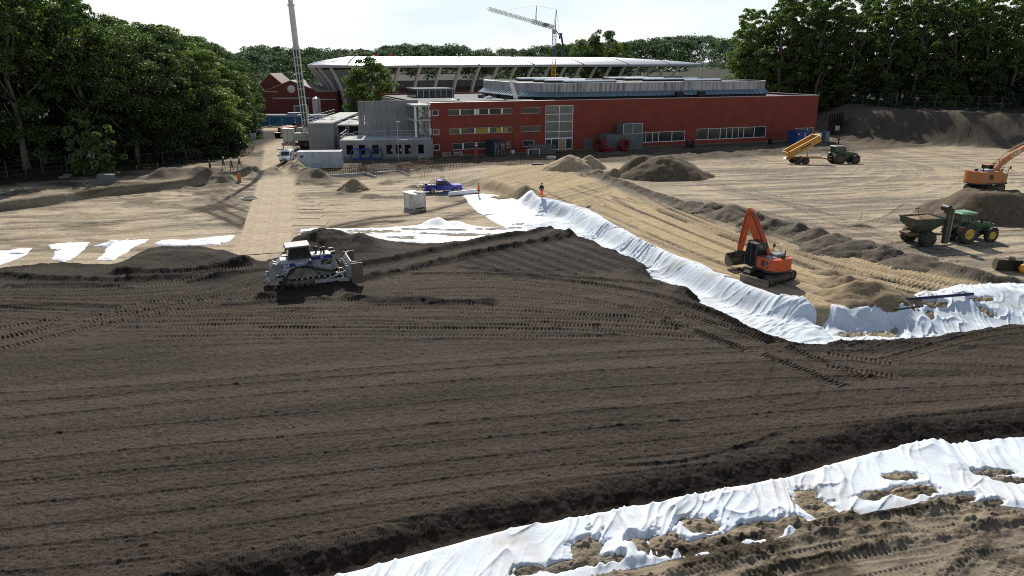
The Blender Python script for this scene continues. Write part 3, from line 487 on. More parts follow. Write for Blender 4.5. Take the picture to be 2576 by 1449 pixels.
# ---------------------------------------------------------------- white geotextile sheets
def ridge(x, y, seed): return 1 - np.abs(2 * vnoise(x, y, seed) - 1)
def make_sheet(name, pts, z, label, step, fold_dir, amp, patches=(), group='white geotextile sheets', edge=.5, m=None, seed=0, lift=.05, bulge=()):
    P = poly(pts, z); x0, y0 = P.min(0) - .6; x1, y1 = P.max(0) + .6; X, Y = np.meshgrid(np.arange(x0, x1, step), np.arange(y0, y1, step))
    G = ground_base(X, Y); D = sdf(X, Y, P) + edge * (fbm(X * .8, Y * .8, 3, 400 + seed) - .5)
    c, s = math.cos(fold_dir), math.sin(fold_dir); u = X * c + Y * s; v = -X * s + Y * c
    wx = u + .8 * (fbm(X * .35, Y * .35, 2, 401 + seed) - .5); wy = v + 1.1 * (fbm(X * .4, Y * .4, 2, 402 + seed) - .5); amt = sst(.35, .68, fbm(X * .28, Y * .28, 2, 403 + seed))
    f = .45 * amt * ridge(wx * .22, wy * .85, 404 + seed) ** 4 + .50 * ridge(wx * .30, wy * 1.9, 405 + seed) ** 6 * (.25 + amt) + .34 * ridge(wx * .45, wy * 3.7, 406 + seed) ** 5 * (.2 + amt) + .5 * amt * ridge(.55 * wx + .5 * wy, .9 * wy - .35 * wx, 409 + seed) ** 9 + .4 * (1 - amt) * ridge(.25 * wx - .3 * wy, 1.1 * wy + .5 * wx, 413 + seed) ** 12
    ed = sst(-.05, .45, D); h0 = lift + amp * f * 1.15 + (fbm(X * .5, Y * .5, 2, 407 + seed) - .5) * .10
    for (bx, by, br, bh) in bulge:
        k = px(bx, by, z); h0 += bh * np.exp(-(((X - k[0]) ** 2 + (Y - k[1]) ** 2) / br ** 2)) * (.55 + .9 * fbm(X * 1.1, Y * 1.1, 2, 410 + seed))
    dirt = np.full(X.shape, -9.0)
    for (bx, by, rx, ry, ang) in patches:
        k = px(bx, by, z); ca, sa = math.cos(ang), math.sin(ang); ex = ((X - k[0]) * ca + (Y - k[1]) * sa) / rx; ey = (-(X - k[0]) * sa + (Y - k[1]) * ca) / ry
        dirt = np.maximum(dirt, 1.0 - np.hypot(ex, ey))
    if len(patches):
        streak = (ridge(wx * .6, wy * 3.4, 411 + seed) - .5) * .9 + (fbm(X * 1.9, Y * 1.9, 4, 412 + seed, .6) - .5) * 1.5
        q = dirt + 1.0 * streak; ed = ed * (1 - .9 * sst(-.55, -.05, q)); cover = sst(-.05, .06, q) * (dirt > -.9); h0 = h0 * (1 - cover) - cover * .25
    h = G + np.where(h0 > 0, .012 + h0 * ed, h0) - .9 * (1 - sst(-.22, .0, D))
    V, F, _ = compact(np.stack([X, Y, h], -1).reshape(-1, 3), grid_faces(*X.shape, D[:-1, :-1] > -.25))
    return tag(link(name, np_mesh(name, V, F), m or M_FAB), label, 'geotextile sheet', group)
for a_, k_ in FABS: make_sheet(*a_, **k_)
# ---------------------------------------------------------------- building materials
M_RED = mat('red render', (.235, .052, .033), rough=.85, var=.10, vscale=.5, bump=.15, bscale=18, spec=.2, dirt=(.15, .046, .036), dscale=.35, damt=.3)
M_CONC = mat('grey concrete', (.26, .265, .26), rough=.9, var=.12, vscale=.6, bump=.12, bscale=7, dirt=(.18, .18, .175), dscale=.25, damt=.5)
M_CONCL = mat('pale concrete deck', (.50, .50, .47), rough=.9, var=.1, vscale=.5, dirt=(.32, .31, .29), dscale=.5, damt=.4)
M_CONCD = mat('dark concrete', (.15, .155, .15), rough=.9, var=.15, vscale=.7, dirt=(.10, .10, .10), dscale=.4, damt=.4)
M_WHITE = mat('white paint', (.78, .78, .76), rough=.5)
M_OFFW = mat('off white wall', (.62, .60, .54), rough=.8, var=.06, vscale=.8)
M_ROOF = mat('grey roofing felt', (.17, .168, .165), rough=.9, var=.12, vscale=.3, dirt=(.10, .10, .10), dscale=.12, damt=.5)
M_BLACK = mat('black rubber sheet', (.012, .012, .013), rough=.6)
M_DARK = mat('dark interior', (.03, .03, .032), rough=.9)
M_STEEL = mat('galvanised steel', (.42, .43, .44), rough=.45, metal=.6, var=.1, vscale=4)
M_TEAL = mat('blue grey zinc', (.20, .26, .28), rough=.35, metal=.7, var=.12, vscale=.8)
M_GLASS = mat('window glass', (.03, .036, .04), rough=.06, spec=.6, dirt=(.10, .11, .10), dscale=.15, damt=.25)
M_GLASSG = mat('grey green glass', (.16, .175, .16), rough=.12, spec=.6, dirt=(.08, .10, .08), dscale=.5, damt=.6)
M_YELB = mat('yellow board', (.38, .26, .04), rough=.7)
M_SKYL = mat('white skylight dome', (.85, .86, .86), rough=.15, spec=.6)
M_BRICK = mat('dark red brick', (.16, .038, .032), rough=.85, var=.15, vscale=1.2, dirt=(.10, .035, .03), dscale=.5, damt=.4)
M_TILE = mat('weathered roof tiles', (.28, .22, .18), rough=.85, var=.2, vscale=.8)
M_TRIM = mat('pale stone trim', (.62, .60, .56), rough=.7)
def streak_mat():
    m = bpy.data.materials.new('streaked metal cladding'); m.use_nodes = True; n, l = m.node_tree.nodes, m.node_tree.links; b = n['Principled BSDF']; b.inputs['Roughness'].default_value = .5; b.inputs['Metallic'].default_value = .25
    co = n.new('ShaderNodeTexCoord'); mp_ = n.new('ShaderNodeMapping'); mp_.inputs['Scale'].default_value = (1.6, 1.6, .10); l.new(co.outputs['Object'], mp_.inputs[0])
    t = n.new('ShaderNodeTexNoise'); t.inputs['Scale'].default_value = 2.2; t.inputs['Detail'].default_value = 5; l.new(mp_.outputs[0], t.inputs['Vector'])
    big = n.new('ShaderNodeTexNoise'); big.inputs['Scale'].default_value = .06; l.new(co.outputs['Object'], big.inputs['Vector'])
    ad = n.new('ShaderNodeMath'); ad.operation = 'MULTIPLY_ADD'; ad.inputs[1].default_value = .35; l.new(big.outputs[0], ad.inputs[0]); l.new(t.outputs[0], ad.inputs[2])
    r = n.new('ShaderNodeValToRGB'); e = r.color_ramp.elements; e[0].position = .55; e[1].position = .85; e[0].color = (.37, .38, .39, 1); e[1].color = (.13, .10, .095, 1); k = e.new(.68); k.color = (.33, .32, .33, 1)
    l.new(ad.outputs[0], r.inputs[0]); l.new(r.outputs[0], b.inputs['Base Color']); return m
M_STREAK = streak_mat()
def roof_metal():
    m = bpy.data.materials.new('standing seam metal roof'); m.use_nodes = True; n, l = m.node_tree.nodes, m.node_tree.links; b = n['Principled BSDF']; b.inputs['Base Color'].default_value = (.27, .295, .325, 1); b.inputs['Roughness'].default_value = .36; b.inputs['Metallic'].default_value = .85
    return m
M_RMETAL = roof_metal()
def wall_grid(L, Hh, ops, th, mb, z0=0.0):
    """wall in the xz plane, front face at y=0, with rectangular openings (x0, z0, x1, z1)"""
    xs = sorted({0.0, L} | {o[0] for o in ops} | {o[2] for o in ops}); zs = sorted({z0, Hh} | {o[1] for o in ops} | {o[3] for o in ops})
    inside = lambda x, z: any(o[0] < x < o[2] and o[1] < z < o[3] for o in ops)
    for a, b in zip(xs, xs[1:]):
        run = None
        for c, d in zip(zs, zs[1:]):
            if inside((a + b) / 2, (c + d) / 2): continue
            mb.quad((a, 0, c), (b, 0, c), (b, 0, d), (a, 0, d)); mb.quad((a, th, c), (a, th, d), (b, th, d), (b, th, c))
    for x0, c, x1, d in ops:
        mb.quad((x0, 0, c), (x0, th, c), (x0, th, d), (x0, 0, d)); mb.quad((x1, 0, c), (x1, 0, d), (x1, th, d), (x1, th, c)); mb.quad((x0, 0, d), (x0, th, d), (x1, th, d), (x1, 0, d)); mb.quad((x0, 0, c), (x1, 0, c), (x1, th, c), (x0, th, c))
    mb.quad((0, 0, z0), (0, 0, Hh), (0, th, Hh), (0, th, z0)); mb.quad((L, 0, z0), (L, th, z0), (L, th, Hh), (L, 0, Hh)); mb.quad((0, 0, Hh), (L, 0, Hh), (L, th, Hh), (0, th, Hh))
    return mb
def wall_wo(mb): return mb
# ---------------------------------------------------------------- red hall
AX, AY, AD = -14.6, 136.0, RAD(21.1)
ux, uy = math.cos(AD), math.sin(AD)
def fac(x, y):
    """facade coordinates (along, height) seen at a pixel"""
    v = y - 724.5; k = (x - 1288) / FPX
    # ray (k*f', Y): X = k*depth ; solve X-AX = t*ux, Y-AY = t*uy
    a = FPX * sp + v * cp; b = FPX * cp - v * sp; zr = a / b           # drop per unit Y
    q = k * (cp + zr * sp)                                          # X per unit Y
    t = (AX - q * AY) / (q * uy - ux); Yp = AY + t * uy; return t, CAM_H - Yp * zr
hall = empty('sports_hall', (AX, AY, 0), AD, 'long brick red hall with dark windows and a rounded grey upper storey', 'hall')
HL, HH = 88.5, 9.45
def z3(a, b): return ((1600 + a / 2.07) / 1.5528, b / 2.07 / 1.5528)
def z4(a, b): return ((2300 + a / 2.07) / 1.5528, b / 2.07 / 1.5528)
def rect(p, q, f):
    x0, z1 = fac(*f(*p)); x1, z0 = fac(*f(*q)); return [x0, z0, x1, z1]
R_ = {'curtain': rect((1100, 873), (1318, 1214), z3)}
R_['curtain'][1] = .12; R_['curtain'][3] = 8.55
rows = [(7.15, 8.25), (3.75, 4.85), (.95, 2.15)]
cols = [fac(*z3(318, 930))[0], fac(*z3(833, 930))[0]]; c2 = [fac(*z3(905, 930))[0], fac(*z3(1062, 930))[0]]; c0 = [.25, fac(*z3(238, 930))[0]]
ops = [tuple(R_['curtain'])]; bands = []
for i, (a, b) in enumerate(rows):
    for j, c in enumerate((cols, c2, c0)):
        x0, x1 = c
        if i == 2 and j == 0: x0 += .6; x1 -= .3
        if i == 2 and j == 1: x0 += .4; x1 -= 1.4
        ops.append((x0, a, x1, b)); bands.append((i, j, x0, a, x1, b))
w1 = rect((330, 1115), (775, 1175), z4); w1[1], w1[3] = .75, 2.85; w2 = rect((868, 1090), (1425, 1150), z4); w2[1], w2[3] = .8, 3.15; w3 = [HL - 5.6, .6, HL - .3, 2.5]
ops += [tuple(w1), tuple(w2), tuple(w3)]
wall_grid(HL, HH, ops, .35, MB()).build('wall', M_RED, hall)
mb = MB(); mb.box((HL - .175, 22.3, HH / 2), (.35, 43.9, HH)); mb.box((HL / 2, 44.3, HH / 2), (HL, .35, HH)); mb.build('side_wall', M_RED, hall); MB().box((.2, 27.1, 4.4), (.35, 34, 8.8)).build('side_wall', M_CONC, hall)
MB().box((HL / 2, .17, HH + .05), (HL + .1, .5, .09)).box((HL - .17, 22, HH + .05), (.5, 43, .09)).build('parapet_cap', M_STEEL, hall)
MB().box((HL / 2, 22.2, 8.95), (HL - 1.0, 43.4, .3)).build('roof', M_ROOF, hall)
mb = MB()
for z in (.06, 3.1, 6.4): mb.box((12.2, 6.2, z), (23.4, 11.4, .22))
mb.box((45, 18.1, .05), (88, 35, .1)); mb.build_each('floor_slab', M_CONCD, hall)
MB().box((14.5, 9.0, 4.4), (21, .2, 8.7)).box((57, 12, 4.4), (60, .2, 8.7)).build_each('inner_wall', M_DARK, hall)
def window(x0, z0, x1, z1, mull, pane=M_GLASS, fr=M_WHITE, trans=(), bw=.09, y=.16):
    mb = MB(); w = bw
    mb.box(((x0 + x1) / 2, y, z0 + w / 2), (x1 - x0, .10, w)); mb.box(((x0 + x1) / 2, y, z1 - w / 2), (x1 - x0, .10, w))
    for x in [x0 + w / 2, x1 - w / 2] + list(mull): mb.box((x, y, (z0 + z1) / 2), (w, .094, z1 - z0 - 2 * w))
    for z in trans: mb.box(((x0 + x1) / 2, y, z), (x1 - x0 - 2 * w, .088, w * .9))
    f = mb.build('window', fr, hall); MB().box(((x0 + x1) / 2, y + .03, (z0 + z1) / 2), (x1 - x0 - .02, .02, z1 - z0 - .02)).build('pane', pane, f); return f
for i, j, x0, a, x1, b in bands:
    L = x1 - x0
    if j == 0:
        f = window(x0, a, x1, b, (), fr=M_STEEL if i < 2 else M_WHITE, bw=.07)
        mb = MB()
        for q in (.17, .40, .62, .83): mb.box((x0 + L * q, .06, (a + b) / 2), (.28, .1, b - a - .14))
        mb.build_each('post', M_WHITE, hall)
        if i == 1:
            mb = MB()
            for q0, q1 in ((.42, .605), (.735, .81), (.86, .925)): mb.box((x0 + L * (q0 + q1) / 2, .10, (a + b) / 2 - .06), (L * (q1 - q0), .05, (b - a) * .78))
            mb.build_each('board', M_YELB, hall)
        if i == 0: MB().box((x0 + L * .435, .10, (a + b) / 2), (.9, .05, b - a - .16)).build('board', M_OFFW, hall)
        if i == 2: MB().box((x0 + L * .93, .10, (a + b) / 2), (1.0, .05, (b - a) * .6)).build('board', M_YELB, hall)
    else: window(x0, a, x1, b, (), fr=M_WHITE if i == 2 or j == 2 else M_STEEL, bw=.10 if j == 2 else .07)
x0, a, x1, b = R_['curtain']; L = x1 - x0
cw = window(x0, 2.3, x1, b, (x0 + L * .5,), pane=M_GLASSG, trans=(3.6, 5.5, 6.9), bw=.12)
window(x0, a, x1, 2.3, (x0 + L * .23, x0 + L * .5, x0 + L * .75), bw=.13)
MB().box((x0 + L * .62, .12, 1.2), (L * .2, .04, 2.0)).build('board', mat('plywood', (.36, .25, .13), .8, var=.1), hall)
x0, a, x1, b = w1; L = x1 - x0; window(x0, a, x1, b, (x0 + L * .06, x0 + L * .18, x0 + L * .29, x0 + L * .41, x0 + L * .52, x0 + L * .76), bw=.12)
x0, a, x1, b = w2; L = x1 - x0; window(x0, a, x1, b, (x0 + L * .17, x0 + L * .34, x0 + L * .43, x0 + L * .515, x0 + L * .60, x0 + L * .675, x0 + L * .83), bw=.11)
window(*w3, (HL - 3.9, HL - 2.1), pane=M_GLASSG, bw=.1)
# downpipes and joints in the render
mb = MB()
for p in (z3(835, 1000), z3(1630, 900)): mb.bar((fac(*p)[0], -.05, .1), (fac(*p)[0], -.05, 9.2), .07)
mb.build_each('downpipe', M_CONCD, hall)
MB().box((fac(*z3(1447, 1180))[0], -.02, 1.05), (1.9, .06, 2.0)).build('door', M_CONCD, hall)
for x in np.linspace(30, 86, 5): MB().box((x, -.06, 5.0), (.12, .1, .1)).bar((x, -.1, 5.0), (x, -.3, 5.1), .06).build('wall_lamp', M_BLACK, hall)
# rounded upper storey
def rrect(x0, y0, x1, y1, r, n=8, skew=0.0):
    out = []
    for cx, cy, t0 in ((x1 - r, y0 + r, -PI / 2), (x1 - r, y1 - r, 0), (x0 + r, y1 - r, PI / 2), (x0 + r, y0 + r, PI)):
        for i in range(n + 1):
            t = t0 + PI / 2 * i / n; out.append((cx + r * math.cos(t), cy + r * math.sin(t)))
    return out
def ring(mb, A, za, B, zb, smooth=True):
    n = len(A); vs = [(x, y, za) for x, y in A] + [(x, y, zb) for x, y in B]; mb.add(vs, [(i, (i + 1) % n, n + (i + 1) % n, n + i) for i in range(n)], smooth); return mb
D0 = rrect(21.6, 3.2, 80.2, 40, 7.5); D1 = rrect(20.4, 2.0, 81.4, 41.2, 8.7); D2 = rrect(21.2, 2.8, 80.6, 40.4, 7.9); D3 = rrect(22.3, 3.9, 79.5, 39.3, 6.8)
ring(MB(), D2, 9.1, D2, 10.0).build('plinth', M_BLACK, hall)
mb = ring(MB(), D1, 9.95, D0, 10.85); ring(mb, D2, 9.94, D1, 9.95)
for i in range(0, len(D0)): pass
per = np.array(D0 + [D0[0]]); per1 = np.array(D1 + [D1[0]]); seg = np.r_[0, np.cumsum(np.hypot(*np.diff(per, axis=0).T))]
for s in np.arange(0, seg[-1], 1.3):
    i = int(np.searchsorted(seg, s, 'right') - 1); t = (s - seg[i]) / max(1e-6, seg[i + 1] - seg[i]); a_ = per[i] * (1 - t) + per[i + 1] * t; b_ = per1[i] * (1 - t) + per1[i + 1] * t
    mb.bar((a_[0], a_[1], 10.88), (b_[0], b_[1], 9.98), .05, .07)
mb.build('skirt', M_TEAL, hall)
mb = ring(MB(), D0, 10.85, D0, 12.55); ring(mb, D0, 12.55, D3, 12.55, False); mb.build('drum_wall', M_STREAK, hall)
n = len(D3); MB().add([(x, y, 12.3) for x, y in D3], [tuple(range(n))]).build('drum_roof', M_ROOF, hall)
ring(MB(), D3, 12.3, D3, 12.549).build('drum_parapet', M_CONCD, hall)
def gpx(x, y, z): 
    X_, Y_ = px(x, y, z); dx, dy = X_ - AX, Y_ - AY; return dx * ux + dy * uy, -dx * uy + dy * ux
for (xa, xb, y) in ((1264, 1394, 196.3), (1295, 1440, 198.8), (1333, 1485, 201), (1362, 1480, 203.2), (1408, 1530, 204.8), (1455, 1590, 206.2), (1485, 1600, 195), (1520, 1640, 196.8), (1560, 1680, 198), (1604, 1770, 199.4), (1728, 1842, 202.6)):
    a_ = gpx(xa, y, 12.7); b_ = gpx(xb, y, 12.7); d_ = Vector((b_[0] - a_[0], 0, 0)); L = b_[0] - a_[0]; yy = min(max((a_[1] + b_[1]) / 2, 8), 36)
    s_ = MB().box((a_[0] + L / 2, yy, 12.5), (L, 1.5, .42)).build('skylight', M_BLACK, hall); k = max(2, int(L / 2.6)); mb = MB()
    for i in range(k): mb.prism([(yy - .68, 12.71), (yy - .4, 12.92), (yy, 13.0), (yy + .4, 12.92), (yy + .68, 12.71)], a_[0] + L * i / k + .05, a_[0] + L * (i + 1) / k - .05, 'x')
    mb.build('dome', M_SKYL, s_)
for x in (53.2, 58.6): MB().box((x, 1.55, 10.15), (1.6, .9, 1.0)).build('roof_vent', M_BLACK, hall)
# things on the low roof at the left
for (x, y, r) in ((1140, 255, .9), (1231, 246, .7), (1099, 227, .6), (1103, 227, .6)):
    a_ = gpx(x, y, 9.3); MB().lathe([(r, 9.1), (r, 9.35), (r * .75, 9.55), (0.001, 9.75)], (a_[0], a_[1], 0), 'z', 16).build('roof_dome', M_SKYL, hall)
for (x, y, w) in ((1153, 256, .5), (1271, 255.5, .5), (1246, 243, .7), (1210, 244, 1.2)):
    a_ = gpx(x, y, 9.3); MB().box((a_[0], a_[1], 9.45), (w, w * .7, .7)).build('roof_vent', M_CONCD, hall)
MB().box((11, 2.6, 9.35), (20, .8, .55)).build('roof_upstand', M_BLACK, hall)
cl_ = MB().box((8.5, 32, 9.9), (8.6, 8, 1.8)).build('clerestory', M_GLASS, hall); MB().box((8.5, 32, 10.9), (9.0, 8.4, .2)).build('clerestory_roof', M_ROOF, cl_)
mb = MB()
for i in range(7): mb.box((4.6 + i * 1.3, 27.93, 9.9), (.12, .1, 1.7))
mb.build_each('mullion', M_STEEL, cl_)
MB().bar((19.0, 6.5, 9.6), (21.4, 15.5, 12.6), .9, .08).build('roof_ladder', M_CONCD, hall)
# open end bay on the left
mb = MB()
for z in (.1, 3.2, 6.45, 9.0): mb.box((-1.5, 4.0, z), (3.3, 7.6, .28))
mb.build_each('bay_slab', M_CONCL, hall)
MB().box((.2, 5.4, 4.6), (.3, 9.4, 9.0)).build('bay_wall', M_OFFW, hall)
mb = MB(); mb.cyl((-2.7, .9, 0), (-2.7, .9, 8.9), .22, n=12).build('bay_column', M_WHITE, hall)
MB().bar((-2.7, .9, 6.2), (-.2, .5, 3.5), .12).bar((-2.7, .9, 8.7), (-.2, .5, 6.7), .12).bar((-2.7, .9, 3.0), (-.2, .5, .4), .12).build_each('bay_brace', M_BLACK, hall)
for z in (1.6, 4.9, 8.0): 
    f = MB().box((-.02, 5.0, z), (.12, 1.9, 1.3)).build('bay_window', M_WHITE, hall); MB().box((-.06, 5.0, z), (.08, 1.6, 1.05)).build('pane', M_GLASS, f)
mb = MB()
for z in (1.4, 4.4, 7.6): mb.box((-.10, .6, z), (.55, 1.0, 1.15))
mb.build_each('corner_panel', M_OFFW, hall)
mb = MB(); 
for i in range(3): mb.box((-.35, .3, 1.6 + i * 3.2), (.12, .12, 3.1))
mb.build_each('bay_post', M_STEEL, hall)
# ---------------------------------------------------------------- bare concrete shaft walls
def wall_thing(name, a, b, z0, z1, th, m, label, cat='concrete wall', joints=0):
    a = Vector((*a, 0)); b = Vector((*b, 0)); r = empty(name, (a.x, a.y, 0), math.atan2(b.y - a.y, b.x - a.x), label, cat); L = (b - a).length
    k = max(1, joints)
    for i in range(k): MB().box((L * (i + .5) / k, th / 2, (z0 + z1) / 2), (L / k - .035, th, z1 - z0)).build('panel', m, r)
    return r
wall_thing('precast_wall', (-26.8, 137.2), (-17.6, 142.0), 0, 9.7, .35, M_CONC, 'tall bare grey precast wall of five panels beside the red hall', joints=5)
wall_thing('precast_wall', (-29.0, 142.0), (-27.9, 140.6), 0, 9.5, .3, M_CONC, 'narrow free standing grey precast panel left of the tall precast wall', joints=1)
# ---------------------------------------------------------------- one storey annex
ann = empty('concrete_annex', (-30.2, 130.4, 0), RAD(5.0), 'low bare concrete annex with seven dark window openings', 'annex')
AL = 16.2
def annx(zx): 
    x = (900 + zx / 2.07) / 1.5528; X_ = (x - 1288) * 129.9 / FPX; return (X_ + 30.2) / math.cos(RAD(5))
ao = [(annx(a), .95, annx(b), 2.55) for a, b in ((947, 1000), (1045, 1095), (1152, 1202), (1263, 1312), (1338, 1385), (1410, 1457), (1517, 1563))]
wall_grid(AL, 3.35, ao, .3, MB()).build('wall', M_CONC, ann)
mb = MB(); mb.box((.15, 6.2, 1.67), (.3, 11.7, 3.35)); mb.box((AL - .15, 6.2, 1.67), (.3, 11.7, 3.35)); mb.box((AL / 2, 12.2, 1.67), (AL, .3, 3.35)); mb.build('side_wall', M_CONC, ann)
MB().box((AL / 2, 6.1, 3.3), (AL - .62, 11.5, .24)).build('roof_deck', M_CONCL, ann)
MB().box((AL / 2, 6.0, .03), (AL - .7, 11.4, .06)).build('floor', M_CONCD, ann)
mb = MB()
for o in ao[3:6]: mb.box(((o[0] + o[2]) / 2 + .3, 2.2, 1.4), (.5, .1, .5))
mb.build_each('inner_board', M_WHITE, ann)
MB().box((-.03, -.015, .25), (.3, .5, .5)).box((AL / 2, -.06, .2), (AL, .12, .4)).build('plinth', M_CONCD, ann)
mb = MB()
for x in (8.6, 11.0, 13.4): mb.box((x, 3.2, 3.44), (1.2, .5, .05))
mb.build_each('roof_opening', M_CONCD, ann)
def railing(name, pts, h, label, z=0.0, step=1.8, panels=True):
    r = empty(name, (pts[0][0], pts[0][1], z), 0, label, 'guard rail', 'guard rails on the concrete roofs'); o = Vector((pts[0][0], pts[0][1], 0)); mb = MB(); pb = MB(); rb = MB()
    for a, b in zip(pts, pts[1:]):
        a = Vector((*a, 0)) - o; b = Vector((*b, 0)) - o; n_ = max(1, int((b - a).length / step))
        for i in range(n_ + 1):
            p = a.lerp(b, i / n_); MB().cyl((0, 0, 0), (0, 0, h), .025, n=6).build('post', M_STEEL, r, p)
        for q in (.12, .5, 1.0): rb.bar(a + Vector((0, 0, h * q)), b + Vector((0, 0, h * q)), .035)
    rb.build('rail', M_STEEL, r); return r
def la(x, y, o=(-30.2, 130.4), t=RAD(5.0)): return (o[0] + x * math.cos(t) - y * math.sin(t), o[1] + x * math.sin(t) + y * math.cos(t))
railing('guard_rail', [la(.2, 9.5), la(.2, .25), la(2.5, .25)], 1.1, 'guard rail along the left edge of the annex roof', 3.42)
railing('guard_rail', [la(2.2, 3.2), la(8.0, 3.4)], 1.1, 'guard rail across the annex roof in front of the dark opening', 3.42)
railing('guard_rail', [la(8.6, 5.0), la(15.8, 5.0)], 1.15, 'guard rail at the foot of the tall precast wall', 3.42)
# ---------------------------------------------------------------- two storey block behind
blk = empty('concrete_block', (-37.6, 138, 0), RAD(2), 'two storey bare concrete block with a sunlit roof deck behind the crane', 'concrete block')
MB().box((2.3, .15, 2.85), (4.6, .3, 5.7)).box((.15, 15, 2.85), (.3, 29.4, 5.7)).box((4.45, 1.2, 2.85), (.3, 1.8, 5.7)).build('wall', M_CONC, blk)
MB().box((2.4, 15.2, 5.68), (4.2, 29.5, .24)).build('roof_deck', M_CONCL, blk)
wall_grid(10.0, 5.2, [(.5, 3.45, 4.2, 5.0)], .3, MB()).build('rear_wall', M_CONC, blk, loc=(4.62, 2.2, 0))
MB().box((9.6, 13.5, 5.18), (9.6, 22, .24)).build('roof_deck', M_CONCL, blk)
MB().box((8.5, 4.4, 4.2), (8, .2, 2.0)).build('inner_wall', M_DARK, blk)
mb = MB().bar((6.6, 1.6, 3.4), (6.6, 2.0, 5.9), .05).bar((7.1, 1.6, 3.4), (7.1, 2.0, 5.9), .05)
for k in range(6): mb.bar((6.6, 1.65 + .06 * k, 3.7 + .38 * k), (7.1, 1.65 + .06 * k, 3.7 + .38 * k), .04)
mb.build('ladder', M_STEEL, blk)
mb = MB()
for x, y in ((1.2, 8), (3.0, 8), (2.0, 14), (6.4, 8), (11, 9)): mb.box((x, y, 5.83 if x < 4.6 else 5.34), (.9, .5, .06))
mb.build_each('roof_opening', M_CONCD, blk)
railing('guard_rail', [(-37.6, 160), (-37.5, 138.2), (-33.2, 138.3)], 1.1, 'guard rail round the highest concrete roof deck by the crane', 5.8)
railing('guard_rail', [(-32.9, 140.4), (-24.0, 140.8), (-23.6, 152)], 1.1, 'guard rail round the wide roof deck behind the annex', 5.3)
for i, (x, y, L, a) in enumerate(((-31.5, 152, 5, 2.2), (-29, 156, 6, .1), (-27, 149, 5.5, -.1))): tag(MB().box((0, 0, .12), (L, .5, .24)).build('timber_stack', mat('weathered timber', (.42, .36, .28), .85, var=.15), None, (x, y, 5.3), (0, 0, a)), ('timber stack lying slantwise at the left of the roof deck', 'long timber stack at the back of the roof deck', 'timber stack at the right edge of the roof deck')[i], 'timber stack')
# ---------------------------------------------------------------- brick engine house far left
bh_ = empty('brick_house', (-72, 246, 0), RAD(3), 'dark red brick house with a stepped gable and a round white window', 'brick house')
def gable(mb, x0, x1, y0, y1, ze, za): xm = (x0 + x1) / 2; mb.prism([(x0, 0), (x1, 0), (x1, ze), (xm, za), (x0, ze)], y0, y1, 'y')
mb = MB(); gable(mb, -8, 9, 0, 18, 7.4, 10.6); gable(mb, -13, -3, 9, 24, 8.0, 12.6); mb.box((11.5, 6, 3.6), (6, 11.9, 7.2)); mb.box((-10.6, 4, 2.6), (5.2, 7.9, 5.2)); mb.build('wall', M_BRICK, bh_)
mb = MB()
for x0, x1, y0, y1, ze, za in ((-8, 9, -.2, 18, 7.4, 10.6), (-13, -3, 8.8, 24, 8.0, 12.6)):
    xm = (x0 + x1) / 2; t_ = .25
    for s_, e_ in ((x0 - .4, ze - .18), (x1 + .4, ze - .18)): mb.prism([(s_, e_), (xm, za), (xm, za + .3), (s_, e_ + .3)], y0, y1, 'y')
mb.box((11.5, 6, 7.4), (6.4, 12.3, .35)); mb.build('roof', M_TILE, bh_)
MB().box((.5, -.06, 5.3), (12, .1, .22)).box((11.6, -.06, 4.9), (5.8, .1, .22)).box((-5.8, -.05, 7.3), (4.2, .1, .2)).build('trim', M_TRIM, bh_)
MB().lathe([(.001, -.12), (1.15, -.12), (1.25, -.02), (1.25, .05)], (.6, 0, 8.1), 'y', 28).build('round_window', M_TRIM, bh_)
f = MB().box((2.6, -.08, 1.5), (3.4, .16, 3.0)).build('gate', M_TRIM, bh_); MB().box((2.6, -.12, 1.4), (2.8, .12, 2.6)).build('gate_leaf', M_CONCD, f)
mb = MB(); mb.cyl((-61.5, 238, 0), (-61.5, 238, 5.6), 1.3, n=24); mb.cyl((-61.5, 238, 5.6), (-61.5, 238, 6.1), 1.32, .3, n=24); tag(mb.build('silo', M_STEEL), 'grey round steel silo in front of the brick house', 'silo')
# scaffold between the brick house and the arena
sc = empty('scaffold', (-59, 262, 0), RAD(60), 'tall tube scaffold at the rounded end of the arena', 'scaffold'); mb = MB(); db = MB()
for i in range(6):
    for j in range(2): mb.cyl((i * 2.2, j * 1.1, 0), (i * 2.2, j * 1.1, 16.5), .05, n=6)
for k in range(8):
    for j in range(2): mb.bar((0, j * 1.1, 2 * k + 1.9), (11, j * 1.1, 2 * k + 1.9), .06)
    db.box((5.5, .55, 2 * k + 1.8), (11.2, 1.0, .06))
mb.build('tube', M_STEEL, sc); db.build('deck', M_CONCD, sc)
# ---------------------------------------------------------------- arena with a curved rib facade
ar = empty('arena', (0, 0, 0), 0, 'long arena with pale curved concrete ribs and a shining metal roof', 'arena')
EAVE = smooth_line([(-75, 296), (-73.5, 276), (-68, 260), (-60, 248), (-47, 246.5), (-28, 258), (3.5, 280.5), (35, 303), (66.5, 325.5), (84, 338)], 10)
def along(P, step, s0=0.0):
    sg = np.r_[0, np.cumsum(np.hypot(*np.diff(P, axis=0).T))]; out = []
    for s in np.arange(s0, sg[-1], step):
        i = min(int(np.searchsorted(sg, s, 'right') - 1), len(P) - 2); t = (s - sg[i]) / (sg[i + 1] - sg[i]); d = (P[i + 1] - P[i]) / np.linalg.norm(P[i + 1] - P[i]); out.append((P[i] * (1 - t) + P[i + 1] * t, d, s))
    return out, sg[-1]
pts, TL = along(EAVE, .55)
rows_ = [(0, 15.55), (1.2, 15.9), (4, 16.7), (8, 17.55), (12, 18.1), (15, 18.3), (20, 18.1)]
V = []
